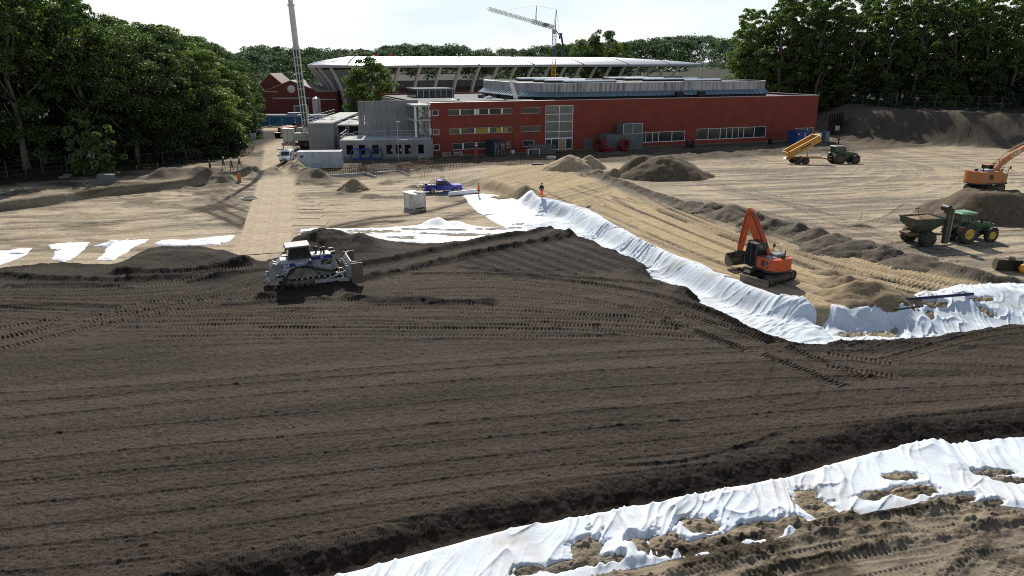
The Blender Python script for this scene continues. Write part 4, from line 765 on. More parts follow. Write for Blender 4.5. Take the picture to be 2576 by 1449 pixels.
for k, (p, d, s) in enumerate(pts):
    nrm = np.array([-d[1], d[0]]); e = min(1, max(.04, (s - 0) / 34)) ; e2 = min(1, max(.03, (TL - s) / 40)) ; w = min(e, e2) ** .6; seamz = .09 if k % 2 else 0
    for o, z in rows_: q = p + nrm * o * w; V.append((q[0], q[1], 15.55 + (z - 15.55) * w + seamz * (o > 0)))
nr, nc = len(pts), len(rows_); me = np_mesh('roof', np.array(V), grid_faces(nr, nc), False); link('roof', me, M_RMETAL, ar)
mb = MB()
for k in range(20, len(pts) - 10, 44):
    p_, d_, s_ = pts[k]; n_ = np.array([-d_[1], d_[0]])
    for (o0, z0_), (o1, z1_) in zip(rows_, rows_[1:]): a0 = p_ + n_ * o0; a1 = p_ + n_ * o1; mb.bar((*a0, z0_ + .1), (*a1, z1_ + .1), .35, .12)
mb.build('roof_joint', M_CONCD, ar)
mb = MB(); ep = pts[::4]
for a, b in zip(ep, ep[1:]):
    A, B = a[0], b[0]; mb.quad((A[0], A[1], 14.75), (B[0], B[1], 14.75), (B[0], B[1], 15.56), (A[0], A[1], 15.56))
    nA = np.array([-a[1][1], a[1][0]]); nB = np.array([-b[1][1], b[1][0]]); qa = A + nA * 5.0; qb = B + nB * 5.0
    mb.quad((A[0], A[1], 14.75), (qa[0], qa[1], 15.1), (qb[0], qb[1], 15.1), (B[0], B[1], 14.75))
mb.build('fascia', mat('pale fascia', (.36, .355, .35), .6), ar)
M_RIB = mat('pale rib concrete', (.66, .62, .59), .85, var=.08, vscale=.4)
rp_, _ = along(EAVE, 7.85, 6.0); prof = []
for z in np.linspace(0, 14.75, 12):
    o = 6.4 * (1 - (z / 14.75) ** 2.2); prof.append((o - .15 * (1 - z / 14.75), o + 1.5 - .7 * z / 14.75, z))
for p, d, s in rp_:
    if s > TL - 8: continue
    nrm = np.array([-d[1], d[0]]); mb = MB(); vs = []
    for o0, o1, z in prof:
        for o in (o0, o1):
            for t in (-.42, .42): q = p + nrm * o + d * t; vs.append((q[0], q[1], z))
    fs = []
    for i in range(len(prof) - 1):
        a, b = i * 4, (i + 1) * 4; fs += [(a, a + 1, b + 1, b), (a + 2, b + 2, b + 3, a + 3), (a, b, b + 2, a + 2), (a + 1, a + 3, b + 3, b + 1)]
    mb.add(vs, fs); mb.build('rib', M_RIB, ar)
mb = MB(); mt = MB(); mu = MB(); bp, _ = along(EAVE, 3.925, 2.0)
for i, (a, b) in enumerate(zip(bp, bp[1:])):
    nA = np.array([-a[1][1], a[1][0]]); nB = np.array([-b[1][1], b[1][0]]); A = a[0] + nA * 8.2; B = b[0] + nB * 8.2; hi = 15 if b[2] < 66 else 9.2
    mb.quad((A[0], A[1], 0), (B[0], B[1], 0), (B[0], B[1], 8.0), (A[0], A[1], 8.0)); mu.quad((A[0], A[1], 8.0), (B[0], B[1], 8.0), (B[0], B[1], 10.4), (A[0], A[1], 10.4))
    A2 = a[0] + nA * 7; B2 = b[0] + nB * 7; q = a[0] + nA * 2
    mt.bar((A2[0], A2[1], 14.4), (B2[0], B2[1], 14.4), .3); mt.bar((A2[0], A2[1], 12.6), (B2[0], B2[1], 12.6), .25); mt.bar((A2[0], A2[1], 12.6), (B2[0], B2[1], 14.4), .18); mt.bar((A2[0], A2[1], 7.9), (B2[0], B2[1], 7.9), .35)
    if i % 2: mt.bar((q[0], q[1], 14.6), (A2[0], A2[1], 12.7), .2)
mb.build('lower_wall', mat('brown boarding', (.10, .075, .062), .85, var=.15, vscale=.8), ar); mu.build('upper_wall', M_CONCD, ar); mt.build('truss', mat('dark steel', (.05, .05, .055), .5, metal=.3), ar)
mb = MB()
for (a, b) in zip(bp, bp[1:]):
    if b[2] > 62: break
    for z0, z1 in zip(np.linspace(0, 14, 8), np.linspace(0, 14, 8)[1:]):
        f_ = lambda z: 6.9 * (1 - (z / 14.75) ** 2.2) + .5
        q = [(*(p_[0] + np.array([-p_[1][1], p_[1][0]]) * f_(z)), z) for p_, z in ((a, z0), (b, z0), (b, z1), (a, z1))]; mb.quad(*q)
mb.build('curved_shell', M_CONC, ar)
# bowl behind: tiers and far roof seen through the ribs
mb = MB()
for (a, b) in zip(bp[8:], bp[9:]):
    nA = np.array([-a[1][1], a[1][0]]); nB = np.array([-b[1][1], b[1][0]])
    for k in range(5):
        qa = a[0] + nA * (9 + 2 * k); qb = b[0] + nB * (9 + 2 * k); mb.quad((qa[0], qa[1], 8.4 - 1.1 * k), (qb[0], qb[1], 8.4 - 1.1 * k), (*(qb + nB * 2), 8.4 - 1.1 * k), (*(qa + nA * 2), 8.4 - 1.1 * k))
mb.build('tier', M_CONC, ar)
M_ORNET = mat('orange safety net', (.75, .12, .05), .8)
for i, (x, w, l_) in enumerate(((983, 12, 'orange safety barrier on the arena roof left of the glare'), (948, 8, 'smaller orange safety barrier on the arena roof above the tree'))):
    p = pxY(x, 148, 268); mb = MB()
    for k in range(5): mb.bar((-w * .07, 0, .3 + k * .28), (w * .07, 0, .3 + k * .28), .05, .14)
    for q in (-1, 0, 1): mb.bar((q * w * .07, 0, 0), (q * w * .07, 0, 1.6), .08)
    tag(mb.build('safety_barrier', M_ORNET, None, (p.x, p.y, 17.6)), l_, 'barrier')
# ---------------------------------------------------------------- trees
def leaf_mat(name, c1, c2, trans=.45):
    m = bpy.data.materials.new(name); m.use_nodes = True; n, l = m.node_tree.nodes, m.node_tree.links; n.remove(n['Principled BSDF']); out = n['Material Output']
    at = n.new('ShaderNodeVertexColor'); at.layer_name = 'leaf'; oi = n.new('ShaderNodeObjectInfo'); s = n.new('ShaderNodeSeparateColor'); l.new(at.outputs[0], s.inputs[0])
    ad = n.new('ShaderNodeMath'); ad.operation = 'MULTIPLY_ADD'; ad.inputs[1].default_value = .62; l.new(oi.outputs['Random'], ad.inputs[0]); 
    mu_ = n.new('ShaderNodeMath'); mu_.operation = 'MULTIPLY'; mu_.inputs[1].default_value = .48; l.new(s.outputs[0], mu_.inputs[0]); l.new(mu_.outputs[0], ad.inputs[2])
    r = n.new('ShaderNodeValToRGB'); r.color_ramp.elements[0].color = (*c1, 1); r.color_ramp.elements[1].color = (*c2, 1); l.new(ad.outputs[0], r.inputs[0])
    d = n.new('ShaderNodeBsdfDiffuse'); t = n.new('ShaderNodeBsdfTranslucent'); g = n.new('ShaderNodeBsdfGlossy'); g.inputs['Roughness'].default_value = .45; mx_ = n.new('ShaderNodeMixShader'); mx_.inputs[0].default_value = trans + .05; m2 = n.new('ShaderNodeMixShader'); m2.inputs[0].default_value = .035
    l.new(r.outputs[0], d.inputs[0]); hs = n.new('ShaderNodeHueSaturation'); hs.inputs['Value'].default_value = 1.5; hs.inputs['Saturation'].default_value = 1.1; hs.inputs['Hue'].default_value = .485; l.new(r.outputs[0], hs.inputs['Color']); l.new(hs.outputs[0], t.inputs[0])
    l.new(d.outputs[0], mx_.inputs[1]); l.new(t.outputs[0], mx_.inputs[2]); l.new(mx_.outputs[0], m2.inputs[1]); l.new(g.outputs[0], m2.inputs[2]); l.new(m2.outputs[0], out.inputs[0]); return m
M_LEAF = leaf_mat('dark green leaves', (.011, .027, .009), (.072, .120, .026))
M_LEAFP = leaf_mat('fresh green leaves', (.024, .055, .015), (.112, .172, .040), .5)
M_LEAFHAZE = leaf_mat('haze paled green leaves', (.04, .066, .034), (.10, .145, .07), .45)  # far wood leaf colour, lightened and greyed to paint in distance haze
M_BARK = mat('grey bark', (.12, .10, .08), .9, var=.25, vscale=2.5, bump=.5, bscale=6)
def leaves(blobs, n, size, seed, up=.35):
    """leaf quads over the shells of many small ellipsoids (x, y, z, rx, ry, rz)"""
    rs = np.random.RandomState(seed); B = np.array(blobs); area = (B[:, 3] * B[:, 4] + B[:, 3] * B[:, 5]) ; k = rs.choice(len(B), n, p=area / area.sum())
    d = rs.normal(size=(n, 3)); d[:, 2] = np.where(d[:, 2] < -.35, -d[:, 2] * .8, d[:, 2]); d /= np.linalg.norm(d, axis=1)[:, None]
    rad = rs.uniform(.62, 1.06, n) ** .8; rad *= 1 + .18 * rs.normal(size=n) * (rs.rand(n) < .25); c = B[k, :3] + d * B[k, 3:6] * rad[:, None]
    nr = d * .6 + rs.normal(size=(n, 3)) * .55 + np.array([0, 0, up]); nr /= np.linalg.norm(nr, axis=1)[:, None]; t = np.cross(nr, rs.normal(size=(n, 3))); t /= np.linalg.norm(t, axis=1)[:, None]; b = np.cross(nr, t)
    s = size * rs.uniform(.55, 1.35, n)[:, None]; V = np.stack([c - t * s * .5, c - b * s * .34 + nr * s * .07, c + t * s * .5, c + b * s * .34 - nr * s * .07], 1).reshape(-1, 3)
    tone = np.repeat(np.clip(rs.rand(n) * .55 + .45 * rs.rand(len(B))[k], 0, 1), 4); return V, np.arange(4 * n).reshape(-1, 4), tone
def leaf_mesh(name, V, F, tone):
    me = np_mesh(name, V, F, False); set_attr(me, 'leaf', np.stack([tone] * 4, -1)); return me
def crown_blobs(H, R, seed, base=.25, n=46, kind='round'):
    rs = np.random.RandomState(seed); out = []
    for i in range(n):
        t = rs.rand() ** .85; z = base + (1 - base) * t
        if kind == 'round': env = math.sqrt(max(0, 1 - ((z - (base + .42 * (1 - base))) / (.60 * (1 - base))) ** 2)) 
        elif kind == 'tall': env = .42 + .58 * math.sin(PI * min(1, max(0, (z - base) / (1 - base))) ** .8) 
        else: env = 1 - .75 * t
        a = rs.rand() * 2 * PI; q = R * env * (.35 + .65 * math.sqrt(rs.rand())); r = R * rs.uniform(.14, .34) * (.75 + .5 * (1 - t))
        out.append((q * math.cos(a), q * math.sin(a), H * z - r * .5, r, r, r * rs.uniform(.6, .85)))
    return out
def trunk_mb(H, r, seed, top=.75, limbs=9, lean=.02):
    rs = np.random.RandomState(seed + 99); mb = MB(); k = 7; pts = [(lean * H * rs.normal() * (i / k), lean * H * rs.normal() * (i / k), H * top * i / k - .3) for i in range(k + 1)]
    mb.tube(pts, [r * (1.25 if i == 0 else 1) * (1 - .8 * i / k) + .03 for i in range(k + 1)], 8)
    for i in range(limbs):
        q = rs.uniform(.3, .95); j = int(q * k); b = Vector(pts[j]); a = rs.rand() * 2 * PI; L = H * rs.uniform(.14, .30); e = b + Vector((math.cos(a) * L * .8, math.sin(a) * L * .8, L * .75)); m_ = b.lerp(e, .5) + Vector((0, 0, -L * .06))
        mb.tube([b, m_, e], [r * .45 * (1 - .6 * q), r * .3 * (1 - .6 * q), .03], 5)
    return mb
PROTO = {}
def tree_proto(key, H, R, seed, kind, nleaf, lsize, m, base=.2, nb=46, r=None, limbs=9):
    V, F, tone = leaves(crown_blobs(H, R, seed, base, nb, kind), nleaf, lsize, seed); cm = leaf_mesh('crown', V, F, tone); cm.materials.append(m)
    o = trunk_mb(H, r or H * .017, seed, limbs=limbs).build('trunk', M_BARK); tm = o.data; bpy.data.objects.remove(o); PROTO[key] = (cm, tm, H)
tree_proto('beech1', 20, 6.2, 1, 'round', 34000, .32, M_LEAF, .06, 95); tree_proto('beech2', 20, 6.8, 2, 'round', 34000, .32, M_LEAF, .05, 105); tree_proto('beech3', 20, 5.6, 3, 'round', 32000, .31, M_LEAFP, .08, 88)
tree_proto('poplar1', 26, 4.7, 4, 'tall', 21000, .36, M_LEAFP, .10, 76, .42, 14); tree_proto('poplar2', 26, 4.3, 5, 'tall', 20000, .36, M_LEAFP, .12, 70, .40, 14); tree_proto('poplar3', 26, 5.2, 6, 'tall', 23000, .37, M_LEAFP, .06, 80, .45, 14)
tree_proto('lone', 17, 6.2, 8, 'round', 30000, .40, M_LEAFP, .02, 120, .3); tree_proto('sapling', 6, 1.5, 9, 'tall', 1300, .42, M_LEAFP, .10, 26, .06, 10); tree_proto('bush', 4, 3.2, 10, 'cone', 5000, .42, M_LEAF, .02, 34, .06, 5)
tree_proto('edge', 9, 4.4, 11, 'cone', 12000, .36, M_LEAF, .0, 44, .1, 6)
rng = random.Random(5)
def plant(key, x, y, z, H, label, cat='tree', group=None, name='tree', wide=1.0):
    cm, tm, h = PROTO[key]; s = H / h; r = empty(name, (x, y, z), rng.uniform(0, 6.28), label, cat, group); w = s * wide * rng.uniform(.92, 1.08)
    for nm, me in (('trunk', tm), ('crown', cm)):
        o = bpy.data.objects.new(nm, me); COL.objects.link(o); o.parent = r; o.scale = (w, w, s)
    return r
def prof(x, P):
    return float(np.interp(x, [p[0] for p in P], [p[1] for p in P]))
def imgx(X_, Y_, z): return 1288 + X_ * FPX / (Y_ * cp + (CAM_H - z) * sp)
LTOP = [(-400, -160), (150, -110), (195, -20), (230, 22), (260, 40), (330, 50), (400, 52), (440, 78), (510, 82), (560, 100), (590, 118), (612, 160), (640, 190), (665, 215)]
LF = 'broadleaf trees of the wood left of the track'
edge = [(-97, 100), (-88, 103.5), (-80, 107.5), (-73, 112), (-66.5, 117), (-61, 122.5), (-58.5, 130), (-58, 139), (-59.5, 149), (-61.5, 159), (-64, 169), (-66.5, 179), (-69, 189), (-71.5, 199)]
for r_ in range(4):
    for i, (x, y) in enumerate(edge):
        if r_ and i == 0: continue
        x_ = x - r_ * 8.0 - (2.8 if r_ else 0) + rng.uniform(-1.5, 1.5); y_ = y + r_ * 5.0 + rng.uniform(-1.5, 1.5); g = gz(x_, y_)
        ix = imgx(x_, y_, 20); t = prof(ix, LTOP) + rng.uniform(-4, 22) + (26 if r_ == 0 else 0) + (8 if r_ == 1 else 0); zt = pxY(ix, t, y_).z; H_ = max(7.5, min(36, zt - g))
        if ix < -420: continue
        key = ('beech1', 'beech2', 'beech3')[(i * 2 + r_) % 3] if H_ < 25 else ('poplar1', 'poplar3', 'beech2')[(i + r_) % 3]
        if r_ == 0 and i < 5: key = ('poplar2', 'poplar1')[i % 2]; H_ += 3
        plant(key, x_, y_, g - .2, H_, ('tall broadleaf tree with a dense dark crown at the edge of the left wood' if r_ == 0 else 'broadleaf tree rising behind the front row of the left wood'), group=LF if r_ == 0 else 'trees deeper in the left wood', wide=1.15 if H_ < 25 else 1.0)
for i, (x, y) in enumerate(edge):
    for k in range(2 if i > 4 else 0):
        x_ = x + 1.3 - 4.2 * k + rng.uniform(-1, 1); y_ = y + rng.uniform(-1.5, 3.5); plant('edge', x_, y_, gz(x_, y_) - .3, rng.uniform(4.5, 7.5), 'dark low shrub filling the foot of the left wood', 'shrub', 'shrubs at the foot of the left wood', 'shrub', 1.25)
def plant_px(key, x, y, ytop, label, **k):
    p = hit(x, y); H_ = pxY(x, ytop, p.y).z - p.z; return plant(key, p.x, p.y, p.z - .1, H_, label, **k)
plant_px('sapling', 281, 446, 305, 'slim sunlit pale green sapling in front of the dark left wood', name='sapling')
plant_px('sapling', 212, 440, 288, 'slim shaded sapling left of the sunlit one', name='sapling'); plant_px('sapling', 245, 444, 330, 'short shaded sapling between two slim saplings', name='sapling')
plant_px('bush', 578, 392, 318, 'rounded light green bush beside the four walking men', cat='bush', name='bush', wide=.9); plant_px('bush', 618, 350, 300, 'small bush at the track corner below the wood edge', cat='bush', name='bush'); plant_px('bush', 545, 400, 365, 'low spreading bush behind the wire fence', cat='bush', name='bush', wide=1.3)
# right wood on the embankment
RTOP = [(1740, 175), (1775, 150), (1800, 105), (1830, 85), (1870, 40), (1900, 10), (1940, -25), (2050, -45), (2600, -50), (3000, -60)]
redge = [(70, 222), (75, 211), (81, 203), (87, 197), (94, 193.5), (101, 191), (108, 189.5), (115, 188.5), (122, 188), (130, 187.5), (138, 187), (147, 187)]
for r_ in range(4):
    for i, (x, y) in enumerate(redge):
        x_ = x + r_ * 2.2 + rng.uniform(-1.8, 1.8); y_ = y + r_ * 8.5 + rng.uniform(-1.5, 1.5); g = gz(x_, y_); ix = imgx(x_, y_, 20); t = prof(ix, RTOP) + rng.uniform(-8, 30) + (14 if r_ == 0 else 0)
        H_ = max(9, pxY(ix, t, y_).z - g); key = ('poplar1', 'poplar2', 'poplar3')[(i + r_ * 2) % 3]
        plant(key, x_, y_, g - .2, H_, ('tall poplar like tree with ragged clumps at the front of the right wood' if r_ == 0 else 'tall tree deeper in the right wood, seen through gaps'), group='tall trees at the front of the right wood' if r_ == 0 else 'trees deeper in the right wood', wide=(1.0 if r_ == 0 else .9))
    if r_ < 2:
        for i, (x, y) in enumerate(redge):
            x_ = x + 2 + rng.uniform(-2, 2); y_ = y - 3.5 + r_ * 4 + rng.uniform(-1, 1); plant('edge', x_, y_, gz(x_, y_) - .3, rng.uniform(5, 10), 'dark undergrowth shrub below the right wood', 'shrub', 'shrubs below the right wood', 'shrub', 1.2)
# lone and far trees that can be told apart
p = Vector((-42.3, 226, 0)); plant('lone', p.x, p.y, 0, pxY(935, 150, 226).z + .8, 'lone round green tree standing in front of the arena', wide=1.05)
for x, yt, Yd, key, lb in ((1520, 75, 352, 'lone', 'tall rounded tree standing above the skyline right of the tower crane'), (1462, 98, 356, 'beech3', 'broad tree behind the tower crane mast'), (1408, 108, 372, 'beech1', 'dark tree left of the tower crane mast on the skyline'), (1565, 105, 362, 'beech2', 'lower dark tree right of the tallest skyline tree')):
    p = pxY(x, yt, Yd); g = 0; plant(key, p.x, Yd, g, p.z - g, lb, wide=.8)
# far wood that reads as one mass
FTOP = [(560, 150), (600, 118), (650, 110), (700, 112), (760, 115), (830, 122), (900, 122), (960, 115), (1020, 106), (1080, 104), (1130, 106), (1180, 116), (1240, 122), (1300, 118), (1350, 116), (1400, 112), (1450, 104), (1560, 100), (1600, 96), (1650, 90), (1700, 86), (1760, 86), (1800, 92), (1850, 95)]
BL = []; rs = np.random.RandomState(3)
for Yd, n_, dy in ((305, 26, 26), (345, 34, 16), (390, 44, 8), (440, 50, 3), (500, 60, 0)):
    for i in range(n_):
        x = 500 + (1900 - 500) * (i + rs.rand()) / n_; Yq = Yd + rs.uniform(-14, 14)
        if Yd < 340 and 790 < x < 1780: continue
        if Yd < 360 and 800 < x < 1745: continue
        if Yd < 380 and x > 1500 and x < 1800: Yq += 40
        if 1735 < x < 1815 and Yq < 470: continue
        p = pxY(x, prof(x, FTOP) + dy + rs.uniform(-3, 7), Yq); R_t = rs.uniform(4.5, 7.5) * Yq / 380; rs2 = np.random.RandomState(i + Yd)
        for k in range(22):
            a = rs2.rand() * 2 * PI; zz = rs2.rand() ** 1.3; q = R_t * math.sqrt(rs2.rand()) * (.35 + .65 * math.sqrt(1 - (1 - zz) ** 2 * .9)); r = R_t * rs2.uniform(.28, .45); BL.append((p.x + q * math.cos(a), Yq + q * math.sin(a), p.z - r * .8 - zz * R_t * 1.9, r, r, r * .8))
V, F, tone = leaves(BL, 230000, 1.0, 77); me = leaf_mesh('far_wood', V, F, tone); tag(link('far_wood', me, M_LEAFHAZE), 'far green wood closing the view behind the arena', 'wood', kind='stuff')
# ---------------------------------------------------------------- machine materials
DUST = (.30, .25, .18)
M_TYRE = mat('dusty tyre rubber', (.022, .022, .023), .85, dirt=(.11, .095, .075), dscale=2.5, damt=.5, bump=.3, bscale=14)
M_TRACK = mat('worn track steel', (.06, .055, .05), .6, metal=.4, dirt=(.13, .11, .085), dscale=2.2, damt=.6)
M_FRAMEK = mat('black frame paint', (.02, .02, .022), .5, dirt=(.10, .09, .07), dscale=1.6, damt=.4)
M_CABG = mat('dark cab glass', (.016, .02, .022), .05, spec=.7)
M_GREENG = mat('tinted cab glass', (.03, .06, .05), .06, spec=.7)
M_DWHITE = mat('dusty white paint', (.33, .345, .36), .45, dirt=(.22, .205, .175), dscale=1.6, damt=.55, spec=.4)
M_DBLUE = mat('deep blue paint', (.012, .025, .17), .4, dirt=(.05, .055, .10), dscale=2, damt=.25)
M_CHROME = mat('chrome rod', (.6, .6, .6), .2, metal=1.0)
M_ORANGE = mat('red orange paint', (.60, .085, .02), .42, dirt=(.33, .085, .035), dscale=1.5, damt=.35, spec=.4)
M_MUST = mat('faded mustard paint', (.47, .155, .035), .5, dirt=(.33, .20, .10), dscale=1.2, damt=.5)
M_GREEN = mat('tractor green paint', (.022, .085, .028), .4, dirt=(.07, .085, .05), dscale=1.6, damt=.35, spec=.45)
M_DGREEN = mat('dark green paint', (.03, .055, .038), .5, dirt=(.12, .105, .075), dscale=1.2, damt=.5)
M_ROOFG = mat('pale green roof plastic', (.16, .34, .20), .5, dirt=(.25, .33, .24), dscale=1.4, damt=.4)
M_YRIM = mat('yellow wheel rim', (.60, .42, .03), .5, dirt=(.35, .27, .12), dscale=3, damt=.4)
M_RRIM = mat('dull red wheel rim', (.16, .055, .045), .6, dirt=(.14, .10, .08), dscale=3, damt=.5)
M_YTIP = mat('orange yellow trailer paint', (.55, .27, .025), .5, dirt=(.36, .24, .10), dscale=1.2, damt=.4)
M_REDL = mat('red plastic', (.6, .02, .02), .4)
M_BLUEP = mat('metallic blue car paint', (.012, .022, .26), .25, metal=.35, spec=.6)
M_VAN = mat('white van paint', (.74, .75, .76), .3, spec=.5)
M_BUCK = mat('scoured bucket steel', (.13, .115, .095), .5, metal=.5, dirt=(.20, .165, .11), dscale=2, damt=.6)
def P_(o): return o
def wheel(parent, x, y, r, w, tm, rm, out=1, lugs=0, rimr=.55, z=None):
    z = r if z is None else z; mb = MB(); h = w / 2
    mb.lathe([(r * rimr, -h * .85), (r * .82, -h), (r * .95, -h * .92), (r, -h * .6), (r, h * .6), (r * .95, h * .92), (r * .82, h), (r * rimr, h * .85), (r * rimr, -h * .85)], (0, 0, 0), 'y', 28)
    for i in range(lugs):
        a = 2 * PI * i / lugs
        for s in (-1, 1):
            b = a + (PI / lugs if s > 0 else 0); p0 = Vector((math.cos(b) * r, s * h * .95, math.sin(b) * r)); p1 = Vector((math.cos(b + .22) * r, s * h * .02, math.sin(b + .22) * r)); mb.bar(p0, p1, .05 * r / .6, .09 * r / .6, up=(math.cos(b + .1), 0, math.sin(b + .1)))
    t = mb.build('wheel', tm, parent, (x, y, z)); rb = MB(); o = out * h * .55
    rb.lathe([(.001, o), (r * .16, o + .05 * out), (r * .2, o - .02 * out), (r * rimr * .55, o - .06 * out), (r * rimr * .8, o + .02 * out), (r * rimr, out * h * .9), (r * rimr, -out * h * .8)], (0, 0, 0), 'y', 24)
    rb.build('rim', rm, t); return t
def track_loop(circ, pitch):
    P = [(cx + r * math.cos(2 * PI * i / 48), cz + r * math.sin(2 * PI * i / 48)) for cx, cz, r in circ for i in range(48)]; P = sorted(set(P))
    def half(pts):
        h = []
        for p in pts:
            while len(h) > 1 and (h[-1][0] - h[-2][0]) * (p[1] - h[-2][1]) - (h[-1][1] - h[-2][1]) * (p[0] - h[-2][0]) <= 0: h.pop()
            h.append(p)
        return h
    A = half(P); B = half(P[::-1]); H_ = np.array(A[:-1] + B[:-1] + [A[0]]); return along(H_, pitch)
def track(parent, circ, y, w, pitch, rot=None, grouser=.05):
    mb = MB(); L, tot = track_loop(circ, pitch)
    for p, d, s in L:
        n = (d[1], -d[0]); c = Vector((p[0], y, p[1])); e = Vector((d[0], 0, d[1])); nn = Vector((n[0], 0, n[1])); R = Matrix((e, Vector((0, 1, 0)), e.cross(Vector((0, 1, 0))))).transposed()
        mb.box(c, (pitch * .94, w, .05), R); mb.box(c + nn * (.025 + grouser / 2) , (.03, w * .98, grouser), R)
        mb.box(c - nn * .06, (pitch * .6, w * .35, .08), R)
    return mb.build('track', M_TRACK, parent, rot=rot)
# ---------------------------------------------------------------- bulldozer
pz = px(785, 704, .95); p = Vector((pz[0], pz[1], 0)); p.z = soil_z(p.x, p.y) - .02
dz = empty('bulldozer', p, RAD(21), 'white and blue tracked bulldozer pushing the dark soil to the right', 'bulldozer', ry=RAD(-2))
CIRC = [(-1.05, 1.42, .50), (-2.0, .50, .46), (1.95, .50, .46)]
for s in (-1, 1):
    y = s * 1.07; track(dz, CIRC, y, .60, .215, grouser=.07)
    mb = MB().lathe([(.001, s * .30), (.36, s * .30), (.40, s * .24), (.40, -.2), (.001, -.2)], (-1.05, y, 1.42), 'y', 28).build('sprocket', mat('muddy steel', (.17, .15, .12), .8, dirt=(.10, .08, .065), dscale=3) if s < 0 else bpy.data.materials['muddy steel'], dz)
    for x in (-2.0, 1.95): MB().lathe([(.001, .16), (.2, .18), (.40, .12), (.40, -.12), (.001, -.16)], (x, y, .5), 'y', 24).build('idler', M_TRACK, dz)
    mb = MB().box((0, y, .52), (3.4, .34, .36), ch=.04)
    for x in np.linspace(-1.4, 1.4, 7): mb.cyl((x, y - .2, .26), (x, y + .2, .26), .17, n=14)
    mb.cyl((.6, y - .2, 1.0), (.6, y + .2, 1.0), .13, n=12); mb.build('roller_frame', M_BUCK, dz)
    MB().bar((.1, s * 1.50, .55), (2.95, s * 1.62, .42), .16, .30).bar((1.0, s * 1.55, .62), (2.85, s * 1.60, 1.2), .12).build('push_arm', M_DWHITE, dz)
    c = MB().bar((1.95, s * .62, 2.38), (2.35, s * .78, 1.55), .17).cyl((1.95, s * .62, 2.30), (2.45, s * .80, 1.35), .085, n=10).box((1.9, s * .62, 2.62), (.34, .3, .22)).build('lift_cylinder', M_FRAMEK, dz); MB().cyl((2.45, s * .80, 1.35), (2.95, s * .95, .75), .045, n=8).build('rod', M_CHROME, c)
    # fender box with blue band and lettering
    f = MB().prism([(-2.35, 1.98), (.15, 1.98), (.02, 2.42), (-2.1, 2.46), (-2.35, 2.36)], s * .74, s * 1.34, 'y').prism([(-2.36, 1.52), (-2.05, 1.50), (-1.75, 1.78), (-1.2, 1.96), (.15, 1.98), (-2.35, 1.98)], s * 1.26, s * 1.335, 'y').build('fender', M_DWHITE, dz, bevel=.02)
    bnd = MB().prism([(-2.36, 1.97), (.14, 2.0), (.08, 2.30), (-2.36, 2.27)], s * 1.345, s * 1.352, 'y').build('band', M_DBLUE, dz)
    X_ = -s
    for body, sz, x, z, bo in (('CAT', .27, -2.0, 2.11, .008), ('MJ ERIKSSON', .175, -.80, 2.205, .004), ('+45 45 71 61 71', .115, -.80, 2.06, .003)):
        text('lettering', body, sz, M_WHITE, bnd, face_matrix((x, s * 1.354, z), (X_ * -1 * -1 if False else (1 if s < 0 else -1), 0, 0)), .003, bo)
    text('lettering', 'D8T', .15, M_BLACK, f, face_matrix((-2.16, s * 1.337, 1.66), ((1 if s < 0 else -1), 0, 0)), .003, .003)
MB().box((-.2, 0, 1.2), (4.0, 1.4, .9), ch=.05).build('hull', M_DWHITE, dz)
hd = MB().prism([(.15, 1.3), (2.05, 1.25), (2.05, 2.52), (.15, 2.58)], -.62, .62, 'y').build('hood', M_DWHITE, dz, bevel=.03)
for s in (-1, 1):
    MB().box((1.02, s * .625, 2.30), (1.66, .02, .27)).build('band', M_DBLUE, hd); text('lettering', 'D8', .16, M_WHITE, hd, face_matrix((.95, s * .638, 2.31), ((1 if s < 0 else -1), 0, 0)), .003, .004)
    g = MB().box((1.25, s * .625, 1.82), (.84, .02, .58)).build('grille', M_FRAMEK, hd); MB().bar((.85, s * .637, 1.58), (1.65, s * .637, 2.06), .02, .07).box((1.25, s * .63, 1.50), (.95, .03, .07)).box((.80, s * .63, 1.82), (.07, .03, .62)).box((1.70, s * .63, 1.82), (.07, .03, .62)).build('grille_frame', M_DWHITE, hd)
    MB().box((1.93, s * .74, 1.85), (.24, .22, 1.25), ch=.03).build('radiator_post', M_DWHITE, dz)
for (x, y, r, h, cap) in ((.62, .30, .085, .34, .2), (1.02, .05, .07, .46, .0), (1.20, -.28, .09, .36, .2)):
    mb = MB().cyl((x, y, 2.5), (x, y, 2.55 + h), r, n=14)
    if cap: mb.lathe([(r * .8, 2.55 + h), (cap, 2.55 + h), (cap, 2.68 + h), (r, 2.76 + h), (.001, 2.77 + h)], (x, y, 0), 'z', 18)
    mb.build('exhaust_stack' if not cap else 'air_cleaner', M_FRAMEK, dz)
cb = MB().prism([(-1.75, 2.3), (.15, 2.3), (.1, 2.75), (-.15, 3.42), (-1.55, 3.42), (-1.72, 2.9)], -.74, .74, 'y').build('cab', M_CABG, dz)
mb = MB()
for s in (-1, 1):
    for a, b in (((-1.75, 2.28), (-1.56, 3.42)), ((.15, 2.28), (-.15, 3.42)), ((-.72, 2.28), (-.72, 3.42)), ((-1.75, 2.32), (.15, 2.32)), ((-1.56, 3.40), (-.15, 3.40))): mb.bar((a[0], s * .745, a[1]), (b[0], s * .745, b[1]), .06, .09)
mb.build('frame', M_FRAMEK, cb)
rf = MB().box((-.90, 0, 3.50), (1.95, 1.9, .10), ch=.03).build('cab_roof', M_DWHITE, dz); MB().box((-.92, 0, 3.41), (1.9, 1.84, .09)).build('roof_edge', M_FRAMEK, rf)
MB().box((-1.86, .62, 3.3), (.12, .22, .14)).box((-1.86, -.62, 3.3), (.12, .22, .14)).box((.12, .7, 3.34), (.12, .2, .12)).box((.12, -.7, 3.34), (.12, .2, .12)).build('work_lamp', M_FRAMEK, dz)
